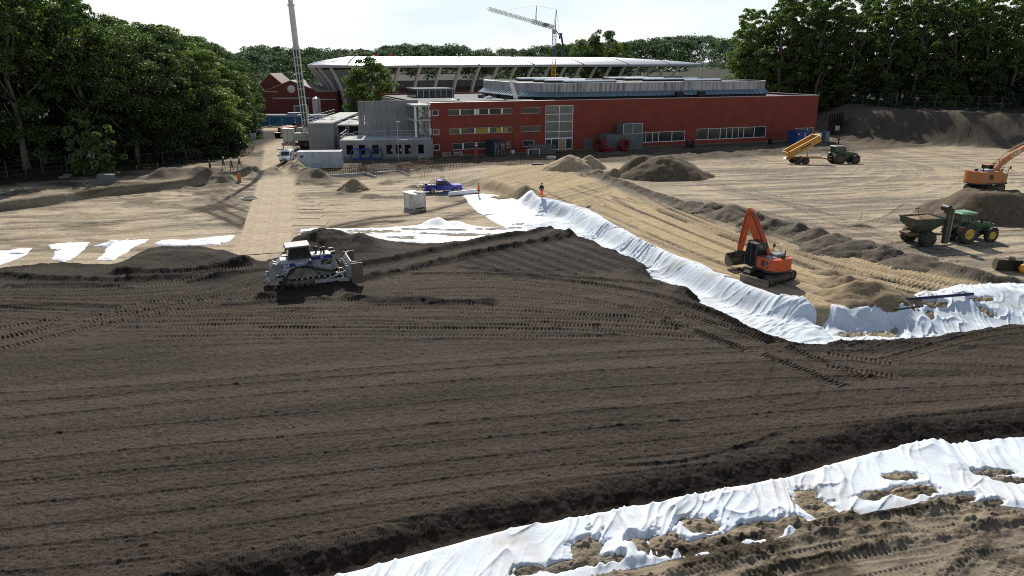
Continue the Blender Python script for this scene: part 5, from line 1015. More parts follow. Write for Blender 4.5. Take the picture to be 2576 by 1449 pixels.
MB().prism([(-2.75, 1.25), (-1.7, 1.15), (-1.7, 2.35), (-2.35, 2.42), (-2.75, 2.1)], -.68, .68, 'y').build('fuel_tank', M_DWHITE, dz, bevel=.04)
mb = MB()
for s in (-1, 1):
    mb.prism([(-3.25, 1.95), (-2.95, 2.25), (-2.62, 2.1), (-2.75, 1.35), (-3.0, .85), (-3.4, .95)], s * .42 - .16, s * .42 + .16, 'y'); mb.bar((-2.3, s * .5, .85), (-3.3, s * .5, .75), .2, .22); mb.bar((-2.5, s * .45, 1.7), (-3.35, s * .45, 1.05), .12)
mb.box((-3.45, 0, .95), (.34, 1.9, .36), ch=.04); mb.prism([(-3.6, 1.5), (-3.3, 1.5), (-3.35, .4), (-3.15, .1), (-3.3, .08), (-3.62, .5)], -.08, .08, 'y'); mb.build('ripper', M_DWHITE, dz)
prof_ = []
for i in range(9):
    t = i / 8; z = .06 + 1.85 * t; prof_.append((2.98 + .34 * (2 * t - 1) ** 2 - .08, z))
def bladeseg(mb, y0, y1, x0, x1, th=.07):
    vs = [(x + x0, y0, z) for x, z in prof_] + [(x + x1, y1, z) for x, z in prof_] + [(x + x0 - th, y0, z) for x, z in prof_] + [(x + x1 - th, y1, z) for x, z in prof_]; n = 9; f = []
    for i in range(8): f += [(i, i + 1, n + i + 1, n + i), (2 * n + i, 3 * n + i, 3 * n + i + 1, 2 * n + i + 1)]
    f += [(8, 26, 35, 17), (0, 9, 27, 18)]; f += [(i, 18 + i, 19 + i, i + 1) for i in range(8)] + [(9 + i, 10 + i, 28 + i, 27 + i) for i in range(8)]; mb.add(vs, f)
mb = MB(); bladeseg(mb, -1.45, 1.45, .0, .0); bladeseg(mb, 1.45, 2.15, 0, .42); bladeseg(mb, -2.15, -1.45, .42, 0)
for y in (-1.3, -.65, 0, .65, 1.3): mb.box((2.84, y, .85), (.2, .08, 1.3))
mb.box((2.82, 0, 1.0), (.16, 2.7, .1)); mb.box((2.82, 0, .45), (.16, 2.7, .1)); bl = mb.build('blade', M_DWHITE, dz)
for s in (-1, 1): MB().box((3.55, s * 2.16, .98), (.95, .06, 1.75)).box((3.25, s * 2.20, .98), (.1, .06, 1.7)).box((3.9, s * 2.20, .98), (.1, .06, 1.7)).build('blade_wing', M_BUCK, bl)
MB().bar((-.1, -1.42, 1.85), (.35, -1.42, 1.2), .05).bar((.05, -1.15, 1.85), (.5, -1.42, 1.2), .05).build('step', M_FRAMEK, dz)
# ---------------------------------------------------------------- excavators
def excavator(name, loc, rz, house, label, paint, tl, tg, tw, th, boom, arm, bucketw, cfg):
    r = empty(name, loc, rz, label, 'excavator'); q = (0, 0, house - rz); k = cfg['k']
    for s in (-1, 1):
        y = s * tg / 2; track(r, [(-tl / 2 + th / 2, th / 2, th / 2 - .04), (tl / 2 - th / 2, th / 2, th / 2 - .04)], y, tw, .17, grouser=.035)
        mb = MB().box((0, y, th / 2), (tl - th, tw * .62, th * .55), ch=.03)
        for x in np.linspace(-tl / 2 + th * .8, tl / 2 - th * .8, 6): mb.cyl((x, y - tw * .36, .2), (x, y + tw * .36, .2), .11, n=10)
        for x in (-tl / 2 + th / 2, tl / 2 - th / 2): mb.cyl((x, y - tw * .4, th / 2), (x, y + tw * .4, th / 2), th * .34, n=18)
        mb.build('track_frame', M_TRACK, r)
    MB().box((0, 0, th * .62), (1.5 * k, tg - tw + .1, .35), ch=.04).cyl((0, 0, th * .7), (0, 0, th + .18), .62 * k, n=24).build('undercarriage', M_FRAMEK, r)
    zb = th + .18; rr = cfg['tail']; w2 = cfg['w'] / 2; zt = zb + cfg['hh']
    # deck and rounded counterweight
    out = [(cfg['nose'], -w2), (cfg['nose'], w2)] + [(-rr + rr * .55 * (1 - math.sin(t)), w2 * math.cos(t) * 1.0) if False else (-(rr - .55) - .55 * math.sin(t), w2 * (1 - .18 * math.sin(t) ** 2) * math.cos(t) if True else 0) for t in np.linspace(0, PI, 15)]
    MB().prism(out, zb, zb + .16, 'z').build('deck', M_FRAMEK, r, rot=q)
    cw = [(-rr * .42, -w2), (-rr * .42, w2)] + [(-(rr - .8) - .8 * math.sin(t) ** .8, w2 * (math.cos(t) if abs(math.cos(t)) < .999 else math.copysign(1, math.cos(t)))) for t in np.linspace(0, PI, 19)]
    cwp = MB().prism(cw, zb + .12, zt, 'z').build('counterweight', paint, r, rot=q, bevel=.05)
    hood = MB().box(((-rr * .42 + cfg['nose'] * .55) / 2, 0, zb + .12 + (cfg['hh'] - .12) / 2), (rr * .42 + cfg['nose'] * .55, cfg['w'] - .06, cfg['hh'] - .14), ch=.05).build('engine_hood', paint, r, rot=q)
    MB().box((cfg['nose'] * .55 + cfg['nose'] * .22, -w2 * .62, zb + .12 + cfg['hh'] * .36), (cfg['nose'] * .44, w2 * .72, cfg['hh'] * .72), ch=.10).build('tool_box', paint, r, rot=q)
    for s in (-1, 1):
        MB().box((-rr * .30, s * (w2 - .025), zb + cfg['hh'] * .60), (.52 * k, .03, .46 * k), ch=.01).build('side_vent', M_FRAMEK, r, rot=q)
        MB().box((-rr * .30 - .42 * k, s * (w2 - .02), zb + cfg['hh'] * .70), (.16, .03, .28)).box((-rr * .30 - .42 * k, s * (w2 - .02), zb + cfg['hh'] * .35), (.16, .03, .2)).build('side_vent', M_FRAMEK, r, rot=q)
    MB().box((-rr * .30, -.1, zt + .02), (rr * .5, cfg['w'] * .8, .05)).box((-rr * .2, -w2 * .3, zt + .12), (.8 * k, .9 * k, .22), ch=.04).build('top_cover', mat('grey steel plate', (.24, .25, .27), .45, metal=.3) if 'grey steel plate' not in bpy.data.materials else bpy.data.materials['grey steel plate'], r, rot=q)
    MB().cyl((-rr * .55, -w2 * .5, zt), (-rr * .55, -w2 * .5, zt + .5), .06, n=10).box((-rr * .75, -w2 * .1, zt + .16), (.22, .3, .3), ch=.03).build('exhaust', M_FRAMEK, r, rot=q)
    # cab
    cx0, cx1, ct = cfg['nose'] * .30, cfg['nose'] + .45, zb + 1.95 * cfg.get('ck', 1); pr = [(cx0, zb + .12), (cx1 - .1, zb + .12), (cx1, zb + .75), (cx1 - .28, ct), (cx0 + .02, ct)]
    c = MB().prism(pr, w2 - .98, w2, 'y').build('cab', M_CABG, r, rot=q); mb = MB(); n_ = len(pr)
    for y in (w2 - .98, w2):
        for i in range(n_): a, b = pr[i], pr[(i + 1) % n_]; mb.bar((a[0], y, a[1]), (b[0], y, b[1]), .07, .10)
        mb.bar((cx0 + .62, y, zb + .12), (cx0 + .62, y, ct), .06, .07)
    for a in pr: mb.bar((a[0], w2 - .98, a[1]), (a[0], w2, a[1]), .08)
    mb.build('frame', M_FRAMEK, c); MB().box(((cx0 + cx1) / 2 - .12, w2 - .49, ct + .03), (cx1 - cx0 - .2, 1.0, .09), ch=.03).build('cab_roof', cfg['roof'], c)
    mb = MB()
    for y in (.12, .36, .62, .86): mb.box((cx1 - .22, w2 - y, ct + .12), (.1, .14, .12))
    mb.build('work_lamp', M_FRAMEK, c)
    mb = MB(); mb.bar((cfg['nose'] * .9, -w2 + .05, zb + .6), (cfg['nose'] * .9, -w2 + .05, zt + .5), .035).bar((cfg['nose'] * .2, -w2 + .05, zt + .5), (cfg['nose'] * .9, -w2 + .05, zt + .5), .035).bar((cfg['nose'] * .2, -w2 + .05, zt), (cfg['nose'] * .2, -w2 + .05, zt + .5), .035).box((cfg['nose'] * .95, -w2 - .1, zt + .45), (.06, .22, .3)); mb.build('handrail', M_FRAMEK, r, rot=q)
    # boom, arm, cylinders, bucket in the plane of the house
    def plate(P, y0, y1, nm, m): return MB().prism(P, y0, y1, 'y').build(nm, m, r, rot=q, bevel=.02)
    bw = (.19 if k == 1.0 else .17) * k; plate(boom['poly'], -.1 - bw, -.1 + bw, 'boom', paint); plate(arm['poly'], -.1 - bw * .8, -.1 + bw * .8, 'arm', paint)
    for a, b, t in boom['cyl']:
        for y in ((-.1 - bw - .09, -.1 + bw + .09) if t == 2 else (-.1,)):
            a3 = Vector((a[0], y, a[1])); b3 = Vector((b[0], y, b[1])); m_ = a3.lerp(b3, .58); cy = MB().cyl(a3, m_, .085 * k, n=10).build('cylinder', paint if t == 1 else M_FRAMEK, r, rot=q); MB().cyl(m_, b3, .045 * k, n=8).build('rod', M_CHROME, cy)
    mb = MB()
    for s in (-1, 1): mb.tube([Vector((a, -.1 + s * (bw + .03), b)) for a, b in boom['hose']], .022, 6)
    mb.tube([Vector((a, -.1, b + .09)) for a, b in boom['hose']], .022, 6); mb.build('hose', M_BLACK, r, rot=q)
    bx, bz = arm['tip']; ba = arm['ang']; B = [(0, 0), (.30, .10), (.45, -.05), (.62, -.55), (.55, -.85), (.25, -1.0), (-.10, -.92), (-.30, -.72)]
    rot2 = lambda p: (bx + (p[0] * math.cos(ba) - p[1] * math.sin(ba)) * cfg['bk'], bz + (p[0] * math.sin(ba) + p[1] * math.cos(ba)) * cfg['bk'])
    Q = [rot2(p_) for p_ in B]; hw = bucketw / 2; mb = MB(); shell = Q[2:8] 
    for (a, b) in zip(shell, shell[1:]):
        for o_ in (0, .05): mb.quad((a[0] - o_, -.1 - hw, a[1] + o_), (b[0] - o_, -.1 - hw, b[1] + o_), (b[0] - o_, -.1 + hw, b[1] + o_), (a[0] - o_, -.1 + hw, a[1] + o_))
    for y in (-.1 - hw, -.1 + hw): mb.prism([rot2((.36, -.1))] + shell, y - .025, y + .025, 'y')
    mb.prism([Q[0], Q[1], Q[2], rot2((.40, -.3)), rot2((-.05, -.25))], -.1 - .22, -.1 + .22, 'y'); mb.build('bucket', M_BUCK, r, rot=q)
    MB().box((bx, -.1, bz + .02), (.34, .5, .36), ch=.04).cyl((bx, -.1, bz - .3), (bx, -.1, bz + .1), .2, n=14).build('coupler', M_FRAMEK, r, rot=q)
    return r, cwp, q, zb, zt
p = hit(1934, 704)
EX, cwp, q, zb, zt = excavator('excavator', p, RAD(218), RAD(113), 'orange excavator with rounded tail and a short dozer blade on the sand road', M_ORANGE, 3.75, 2.0, .6, .82,
    dict(poly=[(.2, 1.2), (.7, 1.15), (1.25, 1.75), (2.5, 3.35), (3.3, 4.35), (3.35, 4.75), (2.95, 4.95), (2.3, 4.7), (1.1, 3.2), (.25, 1.9)], cyl=[((1.0, 1.45), (1.95, 2.95), 2), ((1.75, 3.75), (3.0, 5.1), 1)], hose=[(.4, 2.0), (1.2, 3.2), (2.3, 4.6), (2.9, 5.15), (3.25, 4.6), (3.55, 3.6), (3.8, 2.2)]),
    dict(poly=[(2.7, 5.2), (3.1, 5.4), (3.5, 4.9), (4.1, 1.75), (3.95, 1.5), (3.7, 1.55), (3.05, 4.2)], tip=(3.87, 1.42), ang=RAD(-8)), 2.1, dict(k=1.0, tail=1.55, w=2.42, hh=1.05, nose=1.25, roof=bpy.data.materials['grey steel plate'] if 'grey steel plate' in bpy.data.materials else M_FRAMEK, bk=1.15))
text('warning_triangle', ' ', .1, M_REDL) if False else None
a = math.radians(205); tri = MB().prism([(-.2, 0), (.2, 0), (0, .36)], -.012, .012, 'y').build('warning_triangle', mat('bright orange reflector', (.85, .16, .04), .4), EX); tri.matrix_local = Matrix.Rotation(RAD(120 - 218), 4, 'Z') @ Matrix.Translation((-1.36, .62, zb + .22)) @ Matrix.Rotation(RAD(-62), 4, 'Z')
mb = MB().prism([(1.98, .0), (2.14, .02), (2.10, .30), (2.2, .60), (2.06, .60), (1.96, .3)], -1.3, 1.3, 'y'); mb.bar((.8, .45, .45), (2.02, .5, .3), .14, .2).bar((.8, -.45, .45), (2.02, -.5, .3), .14, .2); mb.build('dozer_blade', M_BUCK, EX)
mb = MB().cyl((-.3, -.75, zt), (-.3, -.75, zt + .85), .03, n=6).bar((-.3, -.75, zt + .8), (.1, -.75, zt + .45), .03).lathe([(.001, zt + .95), (.13, zt + .93), (.15, zt + .86), (.001, zt + .84)], (-.3, -.75, 0), 'z', 14); mb.build('antenna', M_WHITE, EX, rot=q)
p = hit(2478, 530); p.z += 2.25
p = pxY(2474, 483, 77.5); 
CE, cwp, q, zb, zt = excavator('excavator', p, RAD(40), RAD(14), 'mustard excavator on top of the brown mound with its boom reaching out of the frame', M_MUST, 4.3, 2.4, .65, .9,
    dict(poly=[(.1, 1.5), (.5, 1.4), (1.0, 2.1), (1.8, 3.15), (3.1, 3.95), (5.3, 5.15), (5.4, 5.45), (5.2, 5.6), (2.9, 4.6), (1.5, 3.85), (.8, 2.85)], cyl=[((1.1, 1.7), (2.1, 3.35), 2), ((2.5, 4.7), (4.9, 5.95), 1)], hose=[(.5, 2.6), (1.1, 3.6), (2.3, 4.55), (3.9, 5.35), (5.3, 5.85)]),
    dict(poly=[(4.8, 5.9), (5.2, 6.0), (5.5, 5.6), (7.0, 2.6), (6.9, 2.4), (6.7, 2.45), (5.1, 5.1)], tip=(6.85, 2.3), ang=RAD(-15)), 1.2, dict(k=1.25, tail=2.35, w=2.7, hh=1.45, nose=1.75, roof=M_MUST, bk=1.1))
o = text('lettering', 'CASE', .62, mat('cream decal', (.62, .56, .42), .6), CE, None, .004, .022)
o.matrix_local = Matrix.Rotation(RAD(14 - 40), 4, 'Z') @ face_matrix((3.3, -.1 - .17 * 1.25 - .012, 4.43), (1, 0, .54), (0, 0, 1))
EX.scale = (.90,) * 3; CE.scale = (.90,) * 3; dz.scale = (.88,) * 3
# ---------------------------------------------------------------- tractors
def tractor(loc, rz, label, paint, roof, rim, k=1.0, glass=M_GREENG, lights=True):
    r = empty('tractor', loc, rz, label, 'tractor')
    for s in (-1, 1):
        wheel(r, 0, s * .92 * k, .90 * k, .56 * k, M_TYRE, rim, s, 20); wheel(r, 2.62 * k, s * .88 * k, .64 * k, .44 * k, M_TYRE, rim, s, 16)
        a = np.linspace(RAD(20), RAD(165), 10); R0 = 1.0 * k; P = [(R0 * math.cos(t), .9 * k + R0 * math.sin(t)) for t in a]; P += [((R0 - .07) * math.cos(t), .9 * k + (R0 - .07) * math.sin(t)) for t in a[::-1]]
        f = MB().prism(P, s * .66 * k, s * 1.18 * k, 'y').build('fender', paint if lights else M_FRAMEK, r)
        MB().box((-.92 * k, s * 1.0 * k, 1.42 * k), (.08, .22, .14)).build('tail_lamp', M_REDL, r)
        if lights: MB().box((-.88 * k, s * .95 * k, 1.58 * k), (.3, .42, .06)).build('fender_top', M_DWHITE, f)
        a2 = np.linspace(RAD(35), RAD(150), 8); R1 = .74 * k; P = [(2.62 * k + R1 * math.cos(t), .64 * k + R1 * math.sin(t)) for t in a2]; P += [(2.62 * k + (R1 - .05) * math.cos(t), .64 * k + (R1 - .05) * math.sin(t)) for t in a2[::-1]]; MB().prism(P, s * .68 * k, s * 1.10 * k, 'y').build('front_fender', M_FRAMEK, r)
    MB().box((1.2 * k, 0, .80 * k), (3.1 * k, .62 * k, .5 * k), ch=.04).cyl((0, -.7 * k, .9 * k), (0, .7 * k, .9 * k), .2 * k, n=12).cyl((2.62 * k, -.7 * k, .64 * k), (2.62 * k, .7 * k, .64 * k), .12 * k, n=10).build('chassis', M_FRAMEK, r)
    MB().prism([(.78 * k, 1.0 * k), (3.15 * k, .95 * k), (3.3 * k, 1.2 * k), (3.2 * k, 1.55 * k), (2.6 * k, 1.72 * k), (.78 * k, 1.88 * k)], -.40 * k, .40 * k, 'y').build('hood', paint, r, bevel=.06)
    MB().box((3.27 * k, 0, 1.3 * k), (.06, .6 * k, .42 * k)).build('grille', M_FRAMEK, r); MB().box((3.30 * k, .24 * k, 1.5 * k), (.06, .16, .1)).build('headlight', M_WHITE, r); MB().box((3.30 * k, -.24 * k, 1.5 * k), (.06, .16, .1)).build('headlight', M_WHITE, r)
    MB().box((3.42 * k, 0, .85 * k), (.35 * k, .75 * k, .4 * k), ch=.03).bar((3.45 * k, .3, .8 * k), (3.75 * k, .3, 1.25 * k), .08).bar((3.45 * k, -.3, .8 * k), (3.75 * k, -.3, 1.25 * k), .08).build('front_linkage', M_FRAMEK, r)
    pr = [(-.62 * k, 1.25 * k), (.80 * k, 1.15 * k), (.92 * k, 1.9 * k), (.72 * k, 2.62 * k), (-.72 * k, 2.62 * k), (-.80 * k, 1.75 * k)]; c = MB().prism(pr, -.72 * k, .72 * k, 'y').build('cab', glass, r); mb = MB()
    for y in (-.72 * k, .72 * k):
        for i in range(6): a, b = pr[i], pr[(i + 1) % 6]; mb.bar((a[0], y, a[1]), (b[0], y, b[1]), .06, .08)
        mb.bar((.05 * k, y, 1.2 * k), (.05 * k, y, 2.62 * k), .06, .06)
    for a in pr: mb.bar((a[0], -.72 * k, a[1]), (a[0], .72 * k, a[1]), .07)
    mb.build('frame', paint if lights else M_FRAMEK, c); MB().box((.02 * k, 0, 2.70 * k), (1.75 * k, 1.62 * k, .18 * k), ch=.06).box((.02 * k, 0, 2.80 * k), (1.1 * k, 1.1 * k, .05)).build('cab_roof', roof, r)
    d = MB(); d.box((-.15 * k, 0, 1.7 * k), (.45, .5, .9), ch=.1); d.lathe([(.001, 2.42 * k), (.11, 2.38 * k), (.12, 2.26 * k), (.001, 2.16 * k)], (-.05 * k, 0, 0), 'z', 10); d.build('seat', M_FRAMEK, c)
    MB().cyl((.95 * k, -.62 * k, 1.5 * k), (.95 * k, -.62 * k, 2.75 * k), .05, n=8).cyl((.95 * k, -.62 * k, 1.8 * k), (.95 * k, -.62 * k, 2.35 * k), .09, n=10).build('exhaust', M_FRAMEK, r)
    for s in (-1, 1): MB().bar((.85 * k, s * .75 * k, 2.2 * k), (.95 * k, s * 1.2 * k, 2.25 * k), .03).box((.95 * k, s * 1.25 * k, 2.1 * k), (.06, .2, .36)).build('mirror', M_FRAMEK, r)
    MB().bar((-.5 * k, .3, .8 * k), (-1.2 * k, .35, .62 * k), .09).bar((-.5 * k, -.3, .8 * k), (-1.2 * k, -.35, .62 * k), .09).bar((-.4 * k, 0, 1.3 * k), (-1.2 * k, 0, 1.0 * k), .08).box((-.85 * k, 0, .55 * k), (.6, .2, .12)).build('rear_linkage', M_FRAMEK, r)
    for s in (-1, 1): MB().box((.75 * k, s * .72 * k, .72 * k), (.5, .3, .06)).box((.75 * k, s * .72 * k, 1.0 * k), (.4, .26, .05)).build('step', M_FRAMEK, r)
    return r
p = hit(2410, 607); JD = tractor(p, RAD(13), 'green tractor with yellow wheel rims hitched to the spreader cart', M_GREEN, M_ROOFG, M_YRIM, 1.02)
MB().prism([(-.26, 0), (.26, 0), (.05, .46), (-.05, .46)], -.01, .01, 'x').build('warning_triangle', M_REDL, JD, (-.95, .62, 1.72))
MB().prism([(-.09, .0), (.09, .0), (.0, .17)], .0, .02, 'x').build('lamp', M_REDL, JD, (-.95, -.62, 1.62))
p = hit(2103, 412); FT = tractor(p, RAD(6), 'dark green tractor with a white cab roof pulling the tipped trailer', M_GREEN, M_DWHITE, M_RRIM, 1.06, lights=True)
MB().box((-.02, 0, 2.72), (1.6, .1, .02)).build('roof_rail', M_FRAMEK, FT)
JD.scale = (.95,) * 3
# spreader cart
p = hit(2318, 612); dd = Vector((math.cos(RAD(13)), math.sin(RAD(13)), 0)); 
cp_ = JD.location - dd * 4.3; cp_.z = gz(cp_.x, cp_.y)
ct = empty('spreader_cart', cp_, RAD(13), 'dark green hopper cart on wide tyres with a tall upright conveyor', 'spreader cart')
for s in (-1, 1): wheel(ct, 0, s * 1.15, .72, .78, M_TYRE, M_DGREEN, s, 22, .42)
def frustum(mb, a, za, b, zb_, cx=0, cx2=None):
    cx2 = cx if cx2 is None else cx2; A = [(cx + x * a[0] / 2, y * a[1] / 2, za) for x, y in ((-1, -1), (1, -1), (1, 1), (-1, 1))]; B = [(cx2 + x * b[0] / 2, y * b[1] / 2, zb_) for x, y in ((-1, -1), (1, -1), (1, 1), (-1, 1))]; mb.add(A + B, [(i, (i + 1) % 4, 4 + (i + 1) % 4, 4 + i) for i in range(4)])
mb = MB(); frustum(mb, (1.0, .8), 1.15, (3.1, 2.05), 2.05, .2); frustum(mb, (3.1, 2.05), 2.05, (3.3, 2.3), 2.62, .2); frustum(mb, (3.18, 2.18), 2.61, (2.9, 1.9), 2.1, .2); 
for s in (-1, 1): mb.bar((-1.5, s * 1.16, 2.62), (1.9, s * 1.16, 2.62), .08, .07)
mb.bar((-1.46, -1.16, 2.62), (-1.46, 1.16, 2.62), .08, .07).bar((1.86, -1.16, 2.62), (1.86, 1.16, 2.62), .08, .07); hp = mb.build('hopper', M_DGREEN, ct)
M_SANDM = mat('brown sand', (.30, .22, .13), .95, var=.2, vscale=4, bump=.6, bscale=9)
mb = MB(); mb.add([(-1.3, -.95, 2.48), (1.7, -.95, 2.48), (1.7, .95, 2.48), (-1.3, .95, 2.48), (.0, .0, 2.78), (.8, .1, 2.82)], [(0, 1, 5, 4), (1, 2, 5), (2, 3, 4, 5), (3, 0, 4)]); mb.build('sand_load', M_SANDM, hp)
mb = MB().box((.2, 0, .95), (3.0, .9, .2), ch=.03).bar((1.5, 0, .95), (3.35, 0, .72), .2).bar((1.4, .5, .95), (2.6, 0, .8), .14).bar((1.4, -.5, .95), (2.6, 0, .8), .14).box((-1.0, 0, 1.12), (1.1, 1.5, .14)).cyl((0, -1.0, .72), (0, 1.0, .72), .1, n=10); mb.build('frame', mat('rusty brown steel', (.16, .10, .065), .8, var=.25, vscale=3), ct)
for s in (-1, 1): MB().bar((-.6, s * .45, 1.0), (-.3, s * .5, 1.6), .1).bar((.9, s * .45, 1.0), (.9, s * .7, 1.9), .1).build('strut', M_DGREEN, ct)
cv = MB().bar((1.85, -1.28, .25), (1.98, -1.22, 3.55), .42, .36, up=(0, 1, 0)).build('conveyor', M_DGREEN, ct); MB().box((2.14, -1.26, 1.95), (.10, .52, 3.3), Matrix.Rotation(RAD(2), 3, 'Y')).build('conveyor_cover', mat('weathered plank grey', (.30, .25, .20), .8, var=.15), cv)
MB().cyl((1.62, -1.5, 3.6), (1.62, -.7, 3.6), .30, n=16).bar((1.5, -1.1, 3.1), (1.62, -1.1, 3.55), .14).build('discharge_hood', M_FRAMEK, ct)
MB().bar((-.6, .3, 2.65), (-.35, .2, 3.4), .04).bar((-.05, .3, 2.65), (-.35, .2, 3.4), .04).bar((-.35, -.1, 2.65), (-.35, .2, 3.4), .04).cyl((-.6, .2, 3.42), (-.1, .2, 3.42), .05, n=8).build('tripod_bracket', mat('dull red steel', (.25, .09, .07), .7), ct)
ct.scale = (.92,) * 3
# tipping trailer
dd = Vector((math.cos(RAD(4)), math.sin(RAD(4)), 0)); tp = FT.location - dd * 6.0; tp.z = gz(tp.x, tp.y)
tt = empty('tipping_trailer', tp, RAD(4), 'orange yellow farm trailer with its body tipped up behind the dark green tractor', 'trailer')
for s in (-1, 1):
    for x in (-1.0, .32): wheel(tt, x, s * .98, .60, .46, M_TYRE, M_RRIM, s, 0, .5)
mb = MB()
for s in (-1, 1): mb.bar((-2.0, s * .45, 1.08), (3.1, s * .45, 1.0), .12, .22); mb.bar((3.1, s * .45, 1.0), (4.6, 0, .72), .11, .16)
for x in (-1.9, -.3, 1.4, 3.0): mb.box((x, 0, 1.04), (.1, .9, .16))
mb.cyl((-1.0, -.9, .62), (-1.0, .9, .62), .09, n=8).cyl((.32, -.9, .62), (.32, .9, .62), .09, n=8).box((-.35, 0, .78), (1.6, .9, .14)).bar((4.3, 0, .74), (4.95, 0, .66), .12); mb.build('frame', mat('rusty orange steel', (.27, .13, .05), .7, var=.2, vscale=2), tt)
bd_ = MB(); L_, w_, h_ = 5.4, 1.16, 1.02
bd_.box((L_ / 2, 0, .06), (L_, 2 * w_, .12)); bd_.box((L_ / 2, w_, h_ / 2), (L_, .07, h_)); bd_.box((L_ / 2, -w_, h_ / 2), (L_, .07, h_)); bd_.box((L_ - .03, 0, h_ / 2), (.07, 2 * w_, h_)); 
for x in np.linspace(.1, L_ - .1, 7): bd_.box((x, -w_ - .05, h_ / 2 - .05), (.08, .05, h_ * .8)); bd_.box((x, w_ + .05, h_ / 2 - .05), (.08, .05, h_ * .8))
bd_.bar((0, -w_ - .02, h_), (L_, -w_ - .02, h_), .12, .1).bar((0, w_ + .02, h_), (L_, w_ + .02, h_), .12, .1)
b = bd_.build('tipper_body', M_YTIP, tt, (-2.15, 0, 1.2), (0, RAD(-29), 0)); MB().box((2.7, -w_ - .085, .52), (1.8, .02, .16)).build('lettering', mat('dark brown decal', (.06, .04, .02), .7), b)
MB().box((-.12, 0, .62), (.08, 2 * w_, 1.0), Matrix.Rotation(RAD(-18), 3, 'Y')).box((-.35, 0, -.12), (.55, 2.1, .06)).build('tailgate', M_YTIP, b)
rm_ = MB().cyl((.9, 0, 1.05), (.98, 0, 1.9), .11, n=10).build('ram', mat('yellow ram', (.5, .33, .12), .5), tt); MB().cyl((.98, 0, 1.9), (1.06, 0, 2.85), .07, n=10).build('rod', M_CHROME, rm_)
MB().tube([(3.2, .1, 1.1), (3.7, .1, 1.75), (4.2, .1, 1.8), (4.8, .1, 1.2)], .03, 6).tube([(3.2, -.1, 1.1), (3.7, -.1, 1.55), (4.2, -.1, 1.6), (4.8, -.1, 1.1)], .03, 6).build('hose', M_DWHITE, tt)
# ---------------------------------------------------------------- pickup, van
def arch_profile(L0, L1, zb_, top, wheels, r):
    P = [(L0, zb_)]
    for cx in wheels: P += [(cx - r * math.cos(t), .36 + r * math.sin(t)) for t in np.linspace(math.asin(max(-1, min(1, (zb_ - .36) / r))), PI - math.asin(max(-1, min(1, (zb_ - .36) / r))), 10)]
    return P + [(L1, zb_)] + top
p = hit(1115, 484); PU = empty('pickup_truck', p + Vector((0, 0, 0)), RAD(14), 'bright blue double cab pickup truck parked behind the plastic roll', 'pickup truck')
for s in (-1, 1):
    for x in (-1.62, 1.6): wheel(PU, x, s * .76, .38, .26, M_TYRE, M_STEEL, s, 0, .62)
body = MB()
for s in (-1, 1): body.prism(arch_profile(-2.6, 2.55, .42, [(2.62, .62), (2.58, .86), (2.35, 1.02), (1.05, 1.14), (-.95, 1.13), (-.95, 1.16), (-2.62, 1.18), (-2.66, .6)], [-1.62, 1.6], .46), s * .84, s * .91, 'y')
body.box((1.75, 0, .80), (1.6, 1.68, .6)).prism([(2.62, .6), (2.58, .86), (2.35, 1.02), (1.05, 1.14), (1.05, .6)], -.84, .84, 'y').box((.05, 0, .7), (2.0, 1.68, .55)).box((-1.78, 0, .72), (1.66, 1.68, .08)).box((-2.61, 0, .86), (.07, 1.74, .58)).box((-.98, 0, .9), (.06, 1.68, .5)); bo = body.build('body', M_BLUEP, PU, bevel=.02)
cbn = MB().prism([(-.95, 1.1), (1.10, 1.1), (.35, 1.72), (-.1, 1.80), (-.75, 1.77), (-.92, 1.6)], -.78, .78, 'y').build('cabin', M_CABG, PU); mb = MB().prism([(.42, 1.70), (-.1, 1.82), (-.78, 1.79), (-.80, 1.72), (.3, 1.68)], -.77, .77, 'y')
for s in (-1, 1):
    for a, b_ in (((1.12, 1.1), (.38, 1.72)), ((.10, 1.1), (.08, 1.78)), ((-.93, 1.1), (-.80, 1.76)), ((-.95, 1.12), (1.1, 1.12))): mb.bar((a[0], s * .785, a[1]), (b_[0], s * .785, b_[1]), .05, .09)
mb.build('cabin_frame', M_BLUEP, cbn)
for s in (-1, 1):
    for x in (.55, -.45): MB().box((x, s * .917, .98), (.16, .02, .04)).build('door_handle', M_FRAMEK, PU)
    MB().box((1.0, s * .98, 1.2), (.14, .16, .14), ch=.03).build('mirror', M_BLUEP, PU); MB().box((2.5, s * .66, .80), (.2, .36, .16)).build('headlight', M_WHITE, PU); MB().box((-2.63, s * .8, .95), (.06, .14, .34)).build('tail_lamp', M_REDL, PU)
MB().box((2.62, 0, .55), (.14, 1.7, .22), ch=.03).box((-2.68, 0, .5), (.14, 1.7, .16)).build('bumper', M_FRAMEK, PU); mb = MB()
for s in (-1, 1): mb.bar((-1.05, s * .72, 1.15), (-1.05, s * .72, 1.85), .05).bar((-1.05, s * .72, 1.85), (-1.9, s * .78, 1.2), .05)
mb.bar((-1.05, -.72, 1.85), (-1.05, .72, 1.85), .06).bar((-1.05, -.72, 1.5), (-1.05, .72, 1.5), .04); mb.build('roll_bar', M_FRAMEK, PU)
tag(MB().box((0, 0, .16), (.9, .6, .32), ch=.04).box((.7, .2, .12), (.5, .5, .24), ch=.03).build('tool_chest', M_FRAMEK, None, PU.matrix_basis @ Vector((-1.6, .1, .77)), (0, 0, RAD(14))), 'dark tool chest lying in the bed of the blue pickup', 'tool chest')
rk = MB()
for i in range(5): rk.bar((-.28 + .14 * i, 0, .0), (-.28 + .14 * i, 0, .42), .035)
rk.bar((-.3, 0, .42), (.3, 0, .42), .04).bar((-.3, 0, .02), (.3, 0, .02), .04); rk.build('roof_rack', M_FRAMEK, PU, (.05, .45, 1.80))
PU.scale = (.93,) * 3
